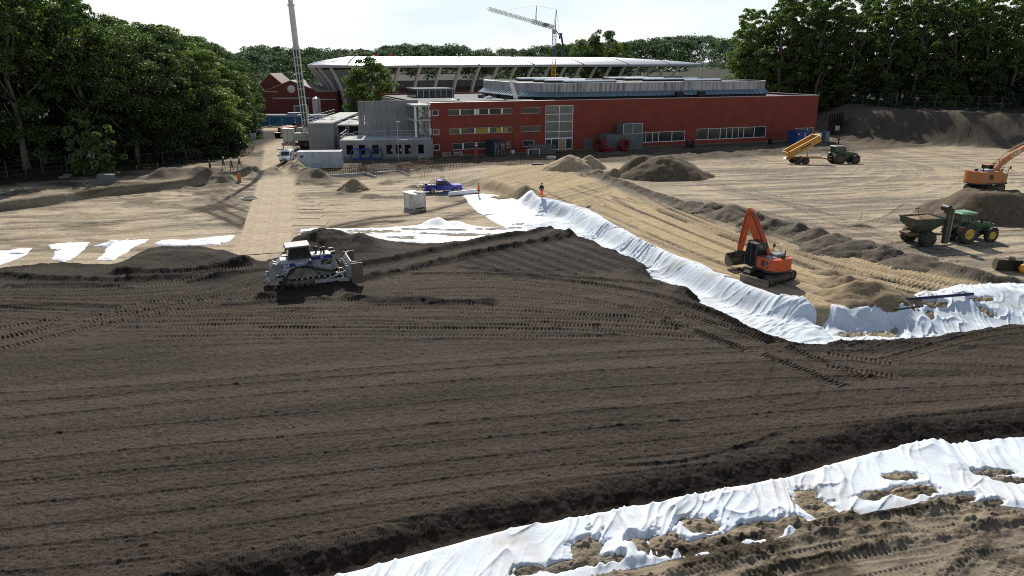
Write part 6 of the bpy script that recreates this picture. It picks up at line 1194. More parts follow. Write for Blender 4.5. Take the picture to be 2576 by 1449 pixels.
p = hit(1067, 476); lt = empty('light_trailer', p, RAD(12), 'small grey two wheeled trailer frame behind the blue pickup', 'trailer')
for s in (-1, 1): wheel(lt, 0, s * .6, .26, .16, M_TYRE, M_STEEL, s)
mb = MB().bar((-.9, .5, .5), (.8, .5, .5), .06).bar((-.9, -.5, .5), (.8, -.5, .5), .06).bar((-.9, -.5, .5), (-.9, .5, .5), .06).bar((.8, -.5, .5), (.8, .5, .5), .06).bar((.8, 0, .5), (1.6, 0, .45), .06)
for x in (-.85, .0, .75):
    for y in (-.5, .5): mb.bar((x, y, .5), (x, y, .95), .04)
mb.bar((-.85, .5, .95), (.75, .5, .95), .04).bar((-.85, -.5, .95), (.75, -.5, .95), .04); mb.build('frame', M_STEEL, lt)
p = hit(723, 406); VA = empty('van', p, RAD(-86), 'white delivery van parked nose first beside the white container', 'van')
for s in (-1, 1):
    for x in (-1.35, 1.35): wheel(VA, x, s * .74, .33, .22, M_TYRE, M_STEEL, s, 0, .6)
mb = MB()
mb.prism(arch_profile(-2.1, 2.1, .32, [(2.2, .55), (2.15, .92), (1.55, 1.10), (.85, 1.72), (.5, 1.82), (-1.95, 1.82), (-2.12, 1.5), (-2.15, .5)], [-1.35, 1.35], .40), -.85, .85, 'y'); mb.build('body', M_VAN, VA, bevel=.05)
w = MB(); w.add([(1.56, -.68, 1.13), (1.56, .68, 1.13), (.93, .62, 1.69), (.93, -.62, 1.69)], [(0, 1, 2, 3)]); w.build('windscreen', M_CABG, VA, (.02, 0, .012))
for s in (-1, 1): 
    w = MB(); w.prism([(1.35, 1.12), (.45, 1.12), (.45, 1.65), (.85, 1.62)], s * .852, s * .858, 'y').build('side_window', M_CABG, VA); MB().box((2.12, s * .62, .82), (.14, .34, .2)).build('headlight', M_SKYL, VA); MB().box((1.25, s * .98, 1.2), (.12, .2, .2), ch=.03).build('mirror', M_FRAMEK, VA)
MB().box((2.19, 0, .62), (.06, .9, .16), ch=.02).box((2.17, 0, .36), (.1, 1.6, .12)).build('grille', M_FRAMEK, VA); MB().box((-.2, 0, 1.90), (1.6, 1.3, .05)).box((-.9, 0, 1.86), (.05, 1.3, .08)).box((.5, 0, 1.86), (.05, 1.3, .08)).build('roof_rack', M_VAN, VA)
# ---------------------------------------------------------------- containers and boxes
def container(name, loc, rz, L, Wd, Hh, m, label, cat='container', doorm=None, door_side=-1, roofm=None):
    r = empty(name, loc, rz, label, cat); n = int(L / .28)
    def corr(y, s):
        V_ = []; mb = MB(); xs = [-L / 2 + .1 + (L - .2) * i / (2 * n) for i in range(2 * n + 1)]
        for i, (a, b) in enumerate(zip(xs, xs[1:])):
            ya = y + s * (.0 if (i // 1) % 2 else -.04); yb = y + s * (-.04 if (i // 1) % 2 else .0); mb.quad((a, ya, .14), (b, yb, .14), (b, yb, Hh - .1), (a, ya, Hh - .1))
        return mb
    for s in (-1, 1): corr(s * Wd / 2, s).build('side_panel', m, r)
    mb = MB()
    for x in (-L / 2 + .06, L / 2 - .06):
        for y in (-Wd / 2 + .06, Wd / 2 - .06): mb.box((x, y, Hh / 2), (.14, .14, Hh))
    for y in (-Wd / 2 + .06, Wd / 2 - .06): mb.box((0, y, .08), (L - .26, .14, .15)); mb.box((0, y, Hh - .06), (L - .26, .13, .11))
    for x in (-L / 2 + .06, L / 2 - .06): mb.box((x, 0, .08), (.13, Wd - .26, .15)); mb.box((x, 0, Hh - .06), (.13, Wd - .26, .11))
    mb.build('frame', m, r); mb = MB().box((0, 0, Hh - .06), (L - .2, Wd - .2, .05))
    for i in range(n): mb.box((-L / 2 + .3 + (L - .6) * i / max(1, n - 1), 0, Hh - .02), (.12, Wd - .3, .05))
    mb.build('roof', roofm or m, r); MB().box((-door_side * (L / 2 - .06), 0, Hh / 2), (.05, Wd - .26, Hh - .24)).build('end_panel', m, r)
    for s in (-1, 1):
        d = MB().box((door_side * (L / 2 - .05), s * (Wd / 4 - .02), Hh / 2), (.06, Wd / 2 - .1, Hh - .26)).build('door', doorm or m, r); mb = MB()
        for q_ in (.25, .75): mb.cyl((door_side * (L / 2 + .0), s * (Wd / 2 - .12) * q_, .2), (door_side * (L / 2 + .0), s * (Wd / 2 - .12) * q_, Hh - .15), .022, n=6); mb.box((door_side * (L / 2 + .02), s * (Wd / 2 - .12) * q_, 1.0), (.03, .3, .05))
        mb.build('lock_bar', M_STEEL, d)
    return r
M_CWHITE = mat('dirty white container paint', (.46, .50, .54), .5, dirt=(.28, .28, .28), dscale=.8, damt=.4, stretch=(1, 1, .4))
p = hit(803, 423); c1 = container('shipping_container', p + Vector((0, 1.2, 0)), RAD(5), 7.0, 2.44, 2.65, M_CWHITE, 'grey white corrugated shipping container beside the parked van', roofm=M_SKYL)
MB().box((-2.75, -1.25, 1.9), (.42, .03, .34)).build('data_plate', M_DBLUE, c1); text('lettering', '1 9 1', .36, M_FRAMEK, c1, face_matrix((-.4, -1.235, .7), (1, 0, 0)), .003)
M_CBLACK = mat('dark container paint', (.022, .026, .034), .5, dirt=(.06, .06, .065), dscale=1, damt=.4); tx, tz = fac(1204, 388)
p = Vector((AX + ux * 11.3 + uy * 3.0, AY + uy * 11.3 - ux * 3.0, gz(AX + ux * 11.3, AY - 2)))
c2_ = container('shipping_container', p, AD + PI / 2, 4.2, 2.44, 2.7, M_CBLACK, 'nearly black container standing before the red facade windows', door_side=-1)
for y, b_, z in ((.72, 'S', 2.2), (.72, '8', 1.75), (-.62, 'ECZU', 2.2), (-.62, '22G1', 1.8), (-.62, '45', 1.4)): text('lettering', b_, .36 if len(b_) < 2 else .26, M_WHITE, c2_, face_matrix((-2.115, y, z), (0, -1, 0)), .003)
M_CBLUE = mat('blue container paint', (.02, .055, .21), .5, dirt=(.05, .08, .18), dscale=1, damt=.35)
p = hit(2010, 362); c3 = container('shipping_container', p + Vector((.4, 2.2, 0)), RAD(28), 3.4, 2.5, 2.6, M_CBLUE, 'blue site container at the right end of the red hall', door_side=1)
for x, z in ((-1.2, 1.95), (.7, 2.0), (.75, 1.5)): MB().box((x, -1.27, z), (.45, .03, .22)).build('sticker', M_WHITE, c3)
M_CREAM = mat('cream white steel', (.64, .65, .60), .5, dirt=(.36, .31, .24), dscale=1.1, damt=.38, stretch=(1, 1, .5))
p = hit(1042, 527); bx = empty('material_box', p + Vector((0, .9, 0)), RAD(-40), 'cream white steel material box with open lid flaps on the left sand', 'steel box')
MB().box((0, 0, 1.13), (2.0, 2.1, 1.95), ch=.02).build('body', M_CREAM, bx); mb = MB()
for x in (-.99, .99):
    for y in (-1.04, 1.04): mb.box((x, y, 1.08), (.12, .12, 2.16))
for y in (-1.05, 1.05): mb.box((0, y, .12), (1.9, .1, .14))
mb.build('frame', M_CREAM, bx); MB().box((-.25, -.2, 2.2), (2.0, 1.9, .05), Matrix.Rotation(RAD(4), 3, 'Y')).box((.5, .5, 2.24), (1.5, 1.3, .05), Matrix.Rotation(RAD(-3), 3, 'X')).build('lid', M_SKYL, bx)
for s, b_ in ((-1, 'CTS'),): text('lettering', 'GM', .30, M_DBLUE, bx, face_matrix((.3, -1.06, 1.75), (1, 0, 0)), .003); text('lettering', '= = =', .16, M_FRAMEK, bx, face_matrix((.3, -1.06, 1.45), (1, 0, 0)), .003)
MB().box((.3, -1.06, .95), (.12, .03, .14)).box((-1.01, .2, .9), (.03, .12, .14)).build('lock', M_FRAMEK, bx)

bx.scale = (.85,) * 3
# ---------------------------------------------------------------- heaps
M_SAND = mat('yellow brown sand', (.23, .17, .10), .95, var=.18, vscale=3, bump=.8, bscale=8)
M_SANDP = mat('pale sand', (.36, .28, .17), .95, var=.15, vscale=2, bump=.6, bscale=8)
M_GRAV = mat('grey gravel', (.098, .080, .057), .95, var=.25, vscale=6, bump=1.0, bscale=12)
M_MOUND = mat('brown mound earth', (.105, .078, .048), .95, var=.3, vscale=2.2, bump=1.0, bscale=7)
def pile(name, x, y, rx, ry, h, m, label, ang=0.0, seed=0, group=None, flat=.0, cat='heap', peaks=()):
    c = hit(x, y); n = 56; R = 1.5; u = np.linspace(-R, R, n); U, V_ = np.meshgrid(u, u); ca, sa = math.cos(ang), math.sin(ang)
    lx = U * rx; ly = V_ * ry; X_ = c.x + lx * ca - ly * sa; Y_ = c.y + lx * sa + ly * ca
    wob = fbm(X_ * .7 / max(.5, rx / 2), Y_ * .7 / max(.5, rx / 2), 3, 500 + seed) - .5; d = np.hypot(U, V_) * (1 + .55 * wob)
    for (a, b, k) in peaks: d = np.minimum(d, np.hypot(U - a, V_ - b) / k * (1 + .5 * wob))
    prof_ = np.clip(1 - d, -.3, 1); prof_ = np.where(prof_ > 1 - flat, 1 - flat, prof_); z = h * (prof_ / max(.2, 1 - flat)) ; z = np.where(prof_ > .72, z - (prof_ - .72) ** 2 * h * 1.2, z)
    z += ((fbm(X_ * 1.7, Y_ * 1.7, 5, 510 + seed, .6) - .5) * .42 + (fbm(X_ * .8, Y_ * .8, 2, 520 + seed) - .5) * .35) * min(1, h) * (prof_ > -.1); g = ground_base(X_, Y_); Z = g + np.where(d > 1.12, -.35, z - .03)
    keep = d[:-1, :-1] < 1.22; Vv = np.stack([X_ - c.x, Y_ - c.y, Z - c.z], -1).reshape(-1, 3); Vc, F, _ = compact(Vv, grid_faces(n, n, keep)); o = link(name, np_mesh(name, Vc, F), m, None, c); return tag(o, label, cat, group)
pile('sand_pile', 889, 478, 2.4, 2.0, 1.75, M_SAND, 'small cone of brown sand alone on the left floor behind the white box', seed=1)
pile('sand_pile', 1432, 426, 4.2, 3.2, 2.4, M_SANDP, 'pale sand pile nearest the red facade, left of the big brown one', .2, seed=2, peaks=((.75, .1, .7),))
pile('sand_pile', 1500, 441, 2.5, 1.8, 1.0, M_SAND, 'low brown sand pile between the pale pile and the big brown one', 0, seed=3); pile('sand_pile', 1545, 444, 1.9, 1.6, 1.2, M_SAND, 'rounded dark sand lump at the left foot of the big brown pile', 0, seed=4)
pile('earth_pile', 1672, 444, 7.4, 4.6, 3.3, M_MOUND, 'biggest brown earth pile, in the middle of the yard', .05, seed=5, peaks=((-.42, .2, .62),))
pile('earth_mound', 2478, 545, 6.8, 5.2, 2.75, M_MOUND, 'broad brown mound under the mustard excavator', .1, seed=6, flat=.38)
pile('sand_pile', 2185, 752, 4.0, 2.3, 1.35, M_SAND, 'larger of the two sand piles right of the orange excavator', -.25, seed=7); pile('sand_pile', 2128, 722, 2.3, 1.8, .95, M_SAND, 'smaller sand pile behind the larger one right of the orange excavator', -.2, seed=8)
pile('sand_pile', 2090, 688, 1.6, .9, .4, M_SAND, 'flat trampled sand lump uphill of the two piles by the orange excavator', -.2, seed=31); pile('sand_pile', 1310, 487, 4.6, 1.5, 1.0, M_SAND, 'long sand bank between the two workers', -.75, seed=9)
for i, (x, y, r, h) in enumerate(((1795, 533, 2.3, 1.25), (1848, 548, 2.5, 1.35), (1905, 566, 2.0, 1.1), (1950, 580, 2.4, 1.4), (2005, 594, 2.1, 1.3), (2050, 607, 2.0, 1.2), (2098, 622, 2.3, 1.3), (2160, 634, 2.4, 1.1), (2225, 650, 2.2, .95), (2290, 664, 2.2, .8), (1735, 520, 1.9, .7))):
    pile('gravel_heap', x, y, r * (1.2 + .12 * (i * 5 % 4)), r * (.9 + .1 * (i * 3 % 4)), h * (1.0 + .12 * (i * 7 % 3)), M_GRAV, 'grey gravel heap in the row along the sand road', -.5 + .55 * (i * 7 % 4), 20 + i, 'row of gravel heaps beside the sand road')
pile('earth_pile', 2130, 352, 4.0, 1.5, .9, M_MOUND, 'low dark earth pile right of the portable toilet', 0, seed=40); pile('earth_pile', 2165, 570, 1.5, .6, .3, M_MOUND, 'small dug up earth lump with a stake in it', 0, seed=41)
pile('earth_pile', 2040, 612, .1, .1, .05, M_MOUND, '', 0) if False else None
pile('sand_pile', 905, 402 if False else 432, 2.6, 1.2, .8, M_SAND, 'sand bank at the foot of the white container', 0, seed=42)
# ---------------------------------------------------------------- steel plates on the track
M_PLATE = mat('sand covered steel plate', (.37, .305, .22), .8, var=.15, vscale=1.5, dirt=(.24, .195, .14), dscale=1.4, damt=.45, stretch=(1, .25, 1), metal=.0)
def plate(x, y, L, w, a, label=None):
    p = hit(x, y); return tag(MB().box((0, 0, .02), (w, L, .04)).build('road_plate', M_GROUND, None, (p.x, p.y, p.z + .015 + .004 * (int(x * 7 + y) % 5)), (0, 0, a)), label or 'sandy steel road plate laid along the left track', 'road plate', 'steel road plates on the left track')
TR = [(662, 640), (672, 600), (682, 560), (690, 522), (694, 490), (697, 462), (699, 440), (700, 420)]
a_ = [hit(*q) for q in TR]; A0, A1 = a_[0], a_[-1]; dv = (A1 - A0); dv.z = 0; nL = int(dv.length / 5.05); an = math.atan2(dv.y, dv.x) - PI / 2
for i in range(nL):
    q = A0 + dv * ((i + .5) / nL); side = Vector((math.cos(an), math.sin(an), 0))
    for s in (-1, 1): r_ = tag(MB().box((0, 0, .02), (2.39, dv.length / nL - .015, .03)).build('road_plate', M_GROUND, None, (q.x + side.x * 1.2 * s, q.y + side.y * 1.2 * s, gz(q.x, q.y) + .03 + .004 * ((i + (s > 0)) % 2)), (0, 0, an + .01 * ((i * 7) % 5 - 2))), 'sandy steel road plate laid along the left track', 'road plate', 'steel road plates on the left track')
for i, (x, y, l_) in enumerate(((757, 512, 'loose pale road plate nearest the sand cone'), (772, 522, 'pale road plate overlapping its neighbour right of the track'), (760, 545, 'bare whitish road plate lying right of the track'), (770, 563, 'road plate with a dark mud smear right of the track'))):
    p = hit(x, y); tag(MB().box((0, 0, .015), (4.4, 2.2, .03)).build('road_plate', M_GROUND, None, (p.x, p.y, p.z + .012 + .003 * i), (0, 0, -.05 + .02 * i)), l_, 'road plate')
p = hit(628, 501); tag(MB().torus((0, 0, .12), .95, .10, 'z', 28, 8).build('manhole_ring', M_CONCL, None, p), 'pale concrete manhole ring lying where the crane shadow ends', 'manhole ring')
# ---------------------------------------------------------------- mobile crane
M_CRW = mat('cream crane paint', (.60, .60, .53), .5, dirt=(.36, .35, .31), dscale=.8, damt=.3)
M_CRR = mat('dark maroon crane paint', (.10, .018, .02), .5, dirt=(.10, .08, .07), dscale=1, damt=.4)
p = hit(763, 378); cr = empty('mobile_crane', (p.x, 149, gz(p.x, 149)), 0, 'tall mobile crane with a cream telescopic boom rising out of the frame', 'mobile crane')
MB().box((0, 4.5, 1.3), (2.8, 13, 1.0), ch=.06).build('chassis', M_CRR, cr)
for y in (0, 1.6, 4.2, 5.8, 8.4, 10.0):
    for s in (-1, 1): wheel(cr, 0, 0, .62, .45, M_TYRE, M_CRW, s).location = (s * 1.15, y - .5, .62); 
for o in list(cr.children):
    if o.name.startswith('wheel'): o.rotation_euler = (0, 0, PI / 2)
for y in (-2.2, 9.5): MB().box((0, y, 1.05), (9.0, .55, .6), ch=.04).build('outrigger_beam', M_CRR, cr)
for x in (-4.3, 4.3):
    for y in (-2.2, 9.5): MB().cyl((x, y, .12), (x, y, 1.0), .13, n=10).box((x, y, .08), (1.4, 1.4, .14)).build('outrigger_foot', M_CRW, cr)
mb = MB()
for i in range(8): mb.box((-4.2 + .32 * i, -2.49, 1.05), (.13, .03, .5), Matrix.Rotation(RAD(25), 3, 'Y')); mb.box((4.2 - .32 * i, -2.49, 1.05), (.13, .03, .5), Matrix.Rotation(RAD(-25), 3, 'Y'))
mb.build('hazard_stripe', M_WHITE, cr)
MB().cyl((0, .6, 1.75), (0, .6, 2.2), 1.2, n=28).box((0, .4, 2.5), (2.6, 4.2, .7), ch=.06).build('turntable', M_CRW, cr)
for s in (-1, 1):
    for k in range(2): MB().box((s * (2.5 + 1.05 * k), -2.2, 2.75), (1.0, 1.5, 2.6), ch=.05).build('counterweight', M_CRW, cr)
mb = MB()
for k in range(5): mb.box((0, -2.3, 1.9 + .3 * k), (3.6, 1.2, .22))
mb.build('ballast_slab', M_CRW, cr)
MB().box((-1.75, 1.4, 3.0), (1.1, 2.0, 1.9), ch=.08).build('cab', mat('greenish cab glass', (.12, .17, .15), .1, spec=.6), cr)
MB().box((1.4, .2, 3.0), (.9, 2.0, 1.3), ch=.05).cyl((.2, -.9, 3.1), (1.3, -.9, 3.1), .5, n=16).build('winch', M_CRW, cr)
SEC = [(3.0, 19.5, 1.30, True), (19.5, 27, .92, False), (27, 36, .78, False), (36, 43, .64, False)]
for i, (z0, z1, w, lat) in enumerate(SEC):
    mb = MB()
    if lat:
        mb.box((0, .15, (z0 + z1) / 2), (w * .8, w * .5, z1 - z0)); b_ = mb.build('boom_section', M_CRW, cr); mb = MB()
        k = 10
        for j in range(k):
            zz = z0 + 1.0 + (z1 - z0 - 1.6) * (j + .5) / k
            for s in (-1, 1): mb.box((s * w * .19, -.20, zz), (w * .26, .04, (z1 - z0) / k * .78))
        mb.build('boom_recess', M_FRAMEK, b_); mb = MB()
        for s in (-1, 0, 1): mb.box((s * w * .42, -.22, (z0 + z1) / 2), (.16, .12, z1 - z0))
        mb.build('boom_rail', M_CRW, b_)
    else: mb.box((0, 0, (z0 + z1) / 2), (w, w, z1 - z0), ch=.1); mb.box((0, 0, z1 - .15), (w + .22, w + .22, .3), ch=.05); mb.bar((0, -w / 2 - .03, z0), (0, -w / 2 - .03, z1), .06); mb.build('boom_section', M_CRW, cr)
for o in list(cr.children):
    if o.name.startswith('boom_section'): o.rotation_euler = (0, -.040, 0)
MB().cyl((0, 1.6, 2.6), (0, .55, 8.5), .22, n=12).build('luffing_cylinder', M_CRW, cr)
MB().bar((.55, -.2, 3.2), (.62, -.1, 8.2), .10).bar((-.55, -.2, 3.2), (-.62, -.1, 8.2), .10).build('boom_stay', M_CRW, cr)
def lattice(mb, a, b, w, n, r=.05, tri=False):
    a = Vector(a); b = Vector(b); d = (b - a).normalized(); u = d.orthogonal().normalized() if abs(d.z) < .9 else Vector((1, 0, 0)); u = (u - d * u.dot(d)).normalized(); v = d.cross(u)
    C_ = [(u * sx + v * sy) * w / 2 for sx, sy in ((-1, -1), (1, -1), (1, 1), (-1, 1))]
    for c in C_: mb.bar(a + c, b + c, r * 1.6)
    for i in range(n):
        p0 = a.lerp(b, i / n); p1 = a.lerp(b, (i + 1) / n)
        for k in range(4): mb.bar(p0 + C_[k], p1 + C_[(k + 1) % 4] if i % 2 else p1 + C_[k - 1], r); mb.bar(p0 + C_[k], p0 + C_[(k + 1) % 4], r)
    return mb
M_TCB = mat('dark blue crane steel', (.08, .10, .19), .5); M_TCY = mat('yellow crane steel', (.60, .30, .02), .5); M_TCG = mat('grey crane steel', (.34, .35, .38), .5)
t0 = pxY(1393, 168, 240); tc_ = empty('tower_crane', (t0.x, 240, 0), 0, 'thin tower crane with a long jib reaching left above the arena roof', 'tower crane')
zt = pxY(1393, 75, 240).z
lattice(MB(), (0, 0, 0), (0, 0, 16.2), 1.15, 14, .085).build('mast', M_TCY, tc_); lattice(MB(), (0, 0, 16.2), (0, 0, zt), 1.15, 10, .085).build('mast', M_TCB, tc_); MB().box((0, 0, zt - .6), (1.3, 1.3, 1.2)).build('slewing_ring', M_TCG, tc_)
jt = pxY(1228, 22, 214) - Vector((t0.x, 240, 0)); j0 = Vector((0, 0, zt + .6)); jm = j0.lerp(jt, .37)
lattice(MB(), j0, jm, .85, 12, .06).build('jib', M_TCB, tc_); lattice(MB(), jm, jt, .7, 18, .045).build('jib', M_TCG, tc_)
ap = pxY(1400, 24, 240) - Vector((t0.x, 240, 0)); m1 = pxY(1350, 14, 234) - Vector((t0.x, 240, 0)); mj = j0.lerp(jt, .31)
MB().bar((.3, 0, zt), ap, .16).bar((-.3, 0, zt + .8), ap, .12).bar((.2, .4, zt), ap, .1).build('tower_head', M_TCB, tc_); MB().bar(mj + Vector((-.15, 0, 0)), m1, .10).bar(mj + Vector((.25, 0, 0)), m1, .10).build('jib_mast', M_TCB, tc_)
MB().bar(ap, m1, .04).bar(m1, jt.lerp(j0, .12), .035).bar(ap, mj, .04).bar(ap, (1.7, .6, zt - 2.3), .04).build('stay_cable', M_TCG, tc_); MB().bar((.3, 0, zt + .2), (1.9, .6, zt - 2.0), .22).box((1.7, .6, zt - 2.2), (.5, .5, .9)).build('counter_jib', M_TCB, tc_)
MB().box(j0.lerp(jt, .14) + Vector((0, -.1, .1)), (1.9, .5, .9)).build('sign_panel', M_TCG, tc_)
b0 = pxY(1422, 145, 330); b1 = pxY(1411, 86, 330); db_ = empty('mobile_crane', (b0.x, 330, 0), 0, 'dark blue telescopic crane boom showing above the arena roof', 'mobile crane'); MB().bar((0, 0, 2), b1.lerp(b0, .45) - Vector((b0.x, 330, 0)), 1.0).build('boom_section', mat('teal boom', (.05, .10, .12), .5), db_); MB().bar(b1.lerp(b0, .45) - Vector((b0.x, 330, 0)), b1 - Vector((b0.x, 330, 0)), .8).box(b1 - Vector((b0.x, 330, 0)) + Vector((-.2, 0, .2)), (1.5, .8, .5)).build('boom_section', M_TCB, db_); MB().box((0, 0, 1.2), (2.6, 9, 2.4), ch=.1).build('chassis', M_TCB, db_)
# ---------------------------------------------------------------- people
M_SKIN = mat('skin', (.42, .24, .16), .6); M_HIVIS = mat('orange work jacket', (.85, .12, .03), .7, dirt=(.6, .1, .04), dscale=4, damt=.3); M_NAVY = mat('black work clothes', (.012, .013, .017), .8); M_SHOE = mat('dark boots', (.02, .017, .014), .7); M_HAIR = mat('brown hair', (.05, .032, .02), .8); M_GREY = mat('grey trousers', (.05, .05, .055), .8)
def skin(name, chains, m, parent, sub=1):
    vs, es, rs_, idx = [], [], [], {}
    for ch in chains:
        prev = None
        for nm, co, r in ch:
            if nm not in idx: idx[nm] = len(vs); vs.append(co); rs_.append(r)
            if prev is not None: es.append((prev, idx[nm]))
            prev = idx[nm]
    me = bpy.data.meshes.new(name); me.from_pydata(vs, es, []); o = link(name, me, m, parent); md = o.modifiers.new('skin', 'SKIN'); md.use_smooth_shade = True
    for i, r in enumerate(rs_): me.skin_vertices[0].data[i].radius = (r, r) if not isinstance(r, tuple) else r
    me.skin_vertices[0].data[0].use_root = True; s_ = o.modifiers.new('subsurf', 'SUBSURF'); s_.levels = sub; s_.render_levels = sub; return o
def person(x, y, rz, label, top, legs, stride=0.0, arm=0.25, hat=None, hatm=None, bend=0.0, group=None, dz=0.0, short=False):
    p = hit(x, y); r = empty('person', (p.x, p.y, p.z + dz), rz, label, 'person', group); st = stride
    J = dict(pel=(0, 0, .95), spi=(.02 + bend * .1, 0, 1.18), che=(.02 + bend * .2, 0, 1.38), nec=(.03 + bend * .28, 0, 1.52), hea=(.05 + bend * .33, 0, 1.62), top=(.06 + bend * .34, 0, 1.74))
    L = {}
    for s, k in ((1, 'l'), (-1, 'r')):
        f = s * st; L['hip' + k] = (0, s * .10, .90); L['kne' + k] = (f * .26 + .03, s * .105, .50 + .03 * abs(f)); L['ank' + k] = (f * .42 - .02, s * .105, .10 + (.08 if f < 0 else 0)); L['toe' + k] = (f * .42 + .17, s * .12, .04 + (.0 if f >= 0 else .0))
        a = -s * st * .9; L['sho' + k] = (.02 + bend * .2, s * .19, 1.42); L['elb' + k] = (.02 + a * .16 + bend * .3, s * (.24 + arm * .15), 1.15); L['wri' + k] = (.10 + a * .36 + bend * .35, s * (.22 + arm * .05), .93 + .06 * abs(a)); L['pal' + k] = (.12 + a * .40 + bend * .35, s * .22, .84 + .06 * abs(a))
    ch = [[('pel', J['pel'], .12), ('spi', J['spi'], .115), ('che', J['che'], .14), ('nec', J['nec'], .055), ('hea', J['hea'], .085), ('top', J['top'], .075)]]
    for s, k in ((1, 'l'), (-1, 'r')):
        ch.append([('pel', J['pel'], .12), ('hip' + k, L['hip' + k], .085), ('kne' + k, L['kne' + k], .058), ('ank' + k, L['ank' + k], .042), ('toe' + k, L['toe' + k], .035)])
        ch.append([('che', J['che'], .14), ('sho' + k, L['sho' + k], .058), ('elb' + k, L['elb' + k], .042), ('wri' + k, L['wri' + k], .03), ('pal' + k, L['pal' + k], (.04, .02))])
        w = Vector(L['pal' + k])
        for i in range(4): ch.append([('pal' + k, tuple(w), .03), ('f%s%d' % (k, i), tuple(w + Vector((.03 - .02 * i, 0, -.045))), .0095), ('g%s%d' % (k, i), tuple(w + Vector((.035 - .02 * i, -s * .015, -.085 + .006 * abs(i - 1)))), .008)])
        ch.append([('pal' + k, tuple(w), .03), ('t' + k, tuple(w + Vector((.045, -s * .02, -.01))), .010), ('u' + k, tuple(w + Vector((.06, -s * .03, -.04))), .009)])
    skin('body', ch, M_SKIN, r, 1)
    g = .022; jc = [[('pel', (0, 0, .93), .135 + g), ('spi', J['spi'], .125 + g), ('che', J['che'], .15 + g), ('nec', (J['nec'][0], 0, 1.49), .07)]]
    for k in 'lr': jc.append([('che', J['che'], .15 + g), ('sho' + k, L['sho' + k], .072), ('elb' + k, L['elb' + k], .056), ('wri' + k, L['wri' + k], .045)])
    skin('jacket', jc, top, r, 1); tr = [[('pel', (0, 0, .98), .13)]]
    tr = []
    for s, k in ((1, 'l'), (-1, 'r')):
        c = [('pel', (0, 0, .96), .135), ('hip' + k, L['hip' + k], .105), ('kne' + k, L['kne' + k], .078)]
        if not short: c.append(('ank' + k, (L['ank' + k][0], L['ank' + k][1], L['ank' + k][2] + .02), .065))
        tr.append(c)
    skin('trousers', tr, legs, r, 1)
    for k in 'lr': skin('boot', [[('a', (L['ank' + k][0], L['ank' + k][1], L['ank' + k][2] + .06), .058), ('b', L['ank' + k], .06), ('c', L['toe' + k], .048)]], M_SHOE, r, 1)
    hx, hy, hz = J['hea'][0], 0, 1.665
    if hat: MB().lathe([(.135, hz + .03), (.12, hz + .035), (.115, hz + .09), (.075, hz + .15), (.001, hz + .165)], (hx, 0, 0), 'z', 18).build('helmet', hatm, r)
    else: MB().lathe([(.098, hz - .02), (.104, hz + .03), (.085, hz + .09), (.001, hz + .118)], (hx - .012, 0, 0), 'z', 16).build('hair', M_HAIR, r)
    f = MB(); f.cyl((hx + .075, .032, 1.63), (hx + .088, .032, 1.63), .012, n=6).cyl((hx + .075, -.032, 1.63), (hx + .088, -.032, 1.63), .012, n=6); f.build('eye', M_NAVY, r)
    MB().prism([(hx + .07, 1.615), (hx + .108, 1.595), (hx + .07, 1.585)], -.012, .012, 'y').build('nose', M_SKIN, r); return r
person(1205, 497, RAD(200), 'person in orange work jacket and dark trousers standing at the end of the white roll', M_HIVIS, mat('orange and navy trousers', (.50, .09, .04), .8, col2=(.02, .02, .035), vscale=4), .12, dz=.05)
person(1362, 500, RAD(60), 'person in black jacket and orange trousers standing on the crest of the white sheet', M_NAVY, M_HIVIS, .10, dz=.06)
MW = 'walking men by the wood edge'
person(530, 432, RAD(185), 'person all in black with a cap walking left of the other three', M_NAVY, M_NAVY, .35, hat=True, hatm=M_NAVY)
person(563, 425, RAD(10), 'person in shorts and a white helmet, second from the left in the walking group', M_NAVY, M_GREY, .5, hat=True, hatm=M_WHITE, short=True)
person(584, 428, RAD(200), 'person in dark trousers and white helmet, third of the four walking men', M_GREY, M_NAVY, .5, arm=1.2, hat=True, hatm=M_WHITE)
person(603, 424, RAD(5), 'person in dark shorts striding, rightmost of the four walking men', M_NAVY, M_GREY, .85, hat=True, hatm=M_CREAM, short=True)
person(2109, 363, RAD(160), 'small dark figure of a person beside the portable toilet', M_NAVY, M_NAVY, .2)
# ---------------------------------------------------------------- roll, tubes, boards on the sheets
p0 = hit(1130, 494); p1 = hit(1204, 486); rr_ = MB().cyl(p0 + Vector((0, 0, .30)), p1 + Vector((0, 0, .30)), .27, n=20); tag(rr_.build('plastic_roll', M_FAB2), 'long roll of white geotextile lying by the pickup', 'geotextile roll')
p = hit(1150, 486); tag(MB().box((0, .5, .12), (3.6, 1.0, .22), ch=.05).build('blue_bundle', mat('blue tarpaulin', (.03, .12, .38), .5), None, p, (0, 0, RAD(12))), 'flat blue bundle behind the white roll', 'tarpaulin bundle')
for (a, b, r, l_) in (((2290 - 38, 757), (2448, 738), .10, 'longer dark blue plastic tube on the crumpled sheet'), ((2248, 778), (2322, 768), .06, 'shorter black tube on the crumpled sheet')):
    A = px(*a, 1.5); B = px(*b, 1.5); ga = max(1.45, gz(*A) + .35); gb = max(1.45, gz(*B) + .35); tag(MB().cyl((A[0], A[1], ga), (B[0], B[1], gb), r, n=10).build('plastic_tube', mat('dark blue plastic', (.015, .018, .07), .4) if r > .08 else M_BLACK), l_, 'tube')
A = px(1436, 521, 1.3); B = px(1488, 518, 1.3); tag(MB().bar((*A, 1.42), (*B, 1.32), .14, .05).build('wooden_board', mat('brown board', (.16, .11, .07), .8)), 'narrow brown board lying across the crest of the sheet', 'board')
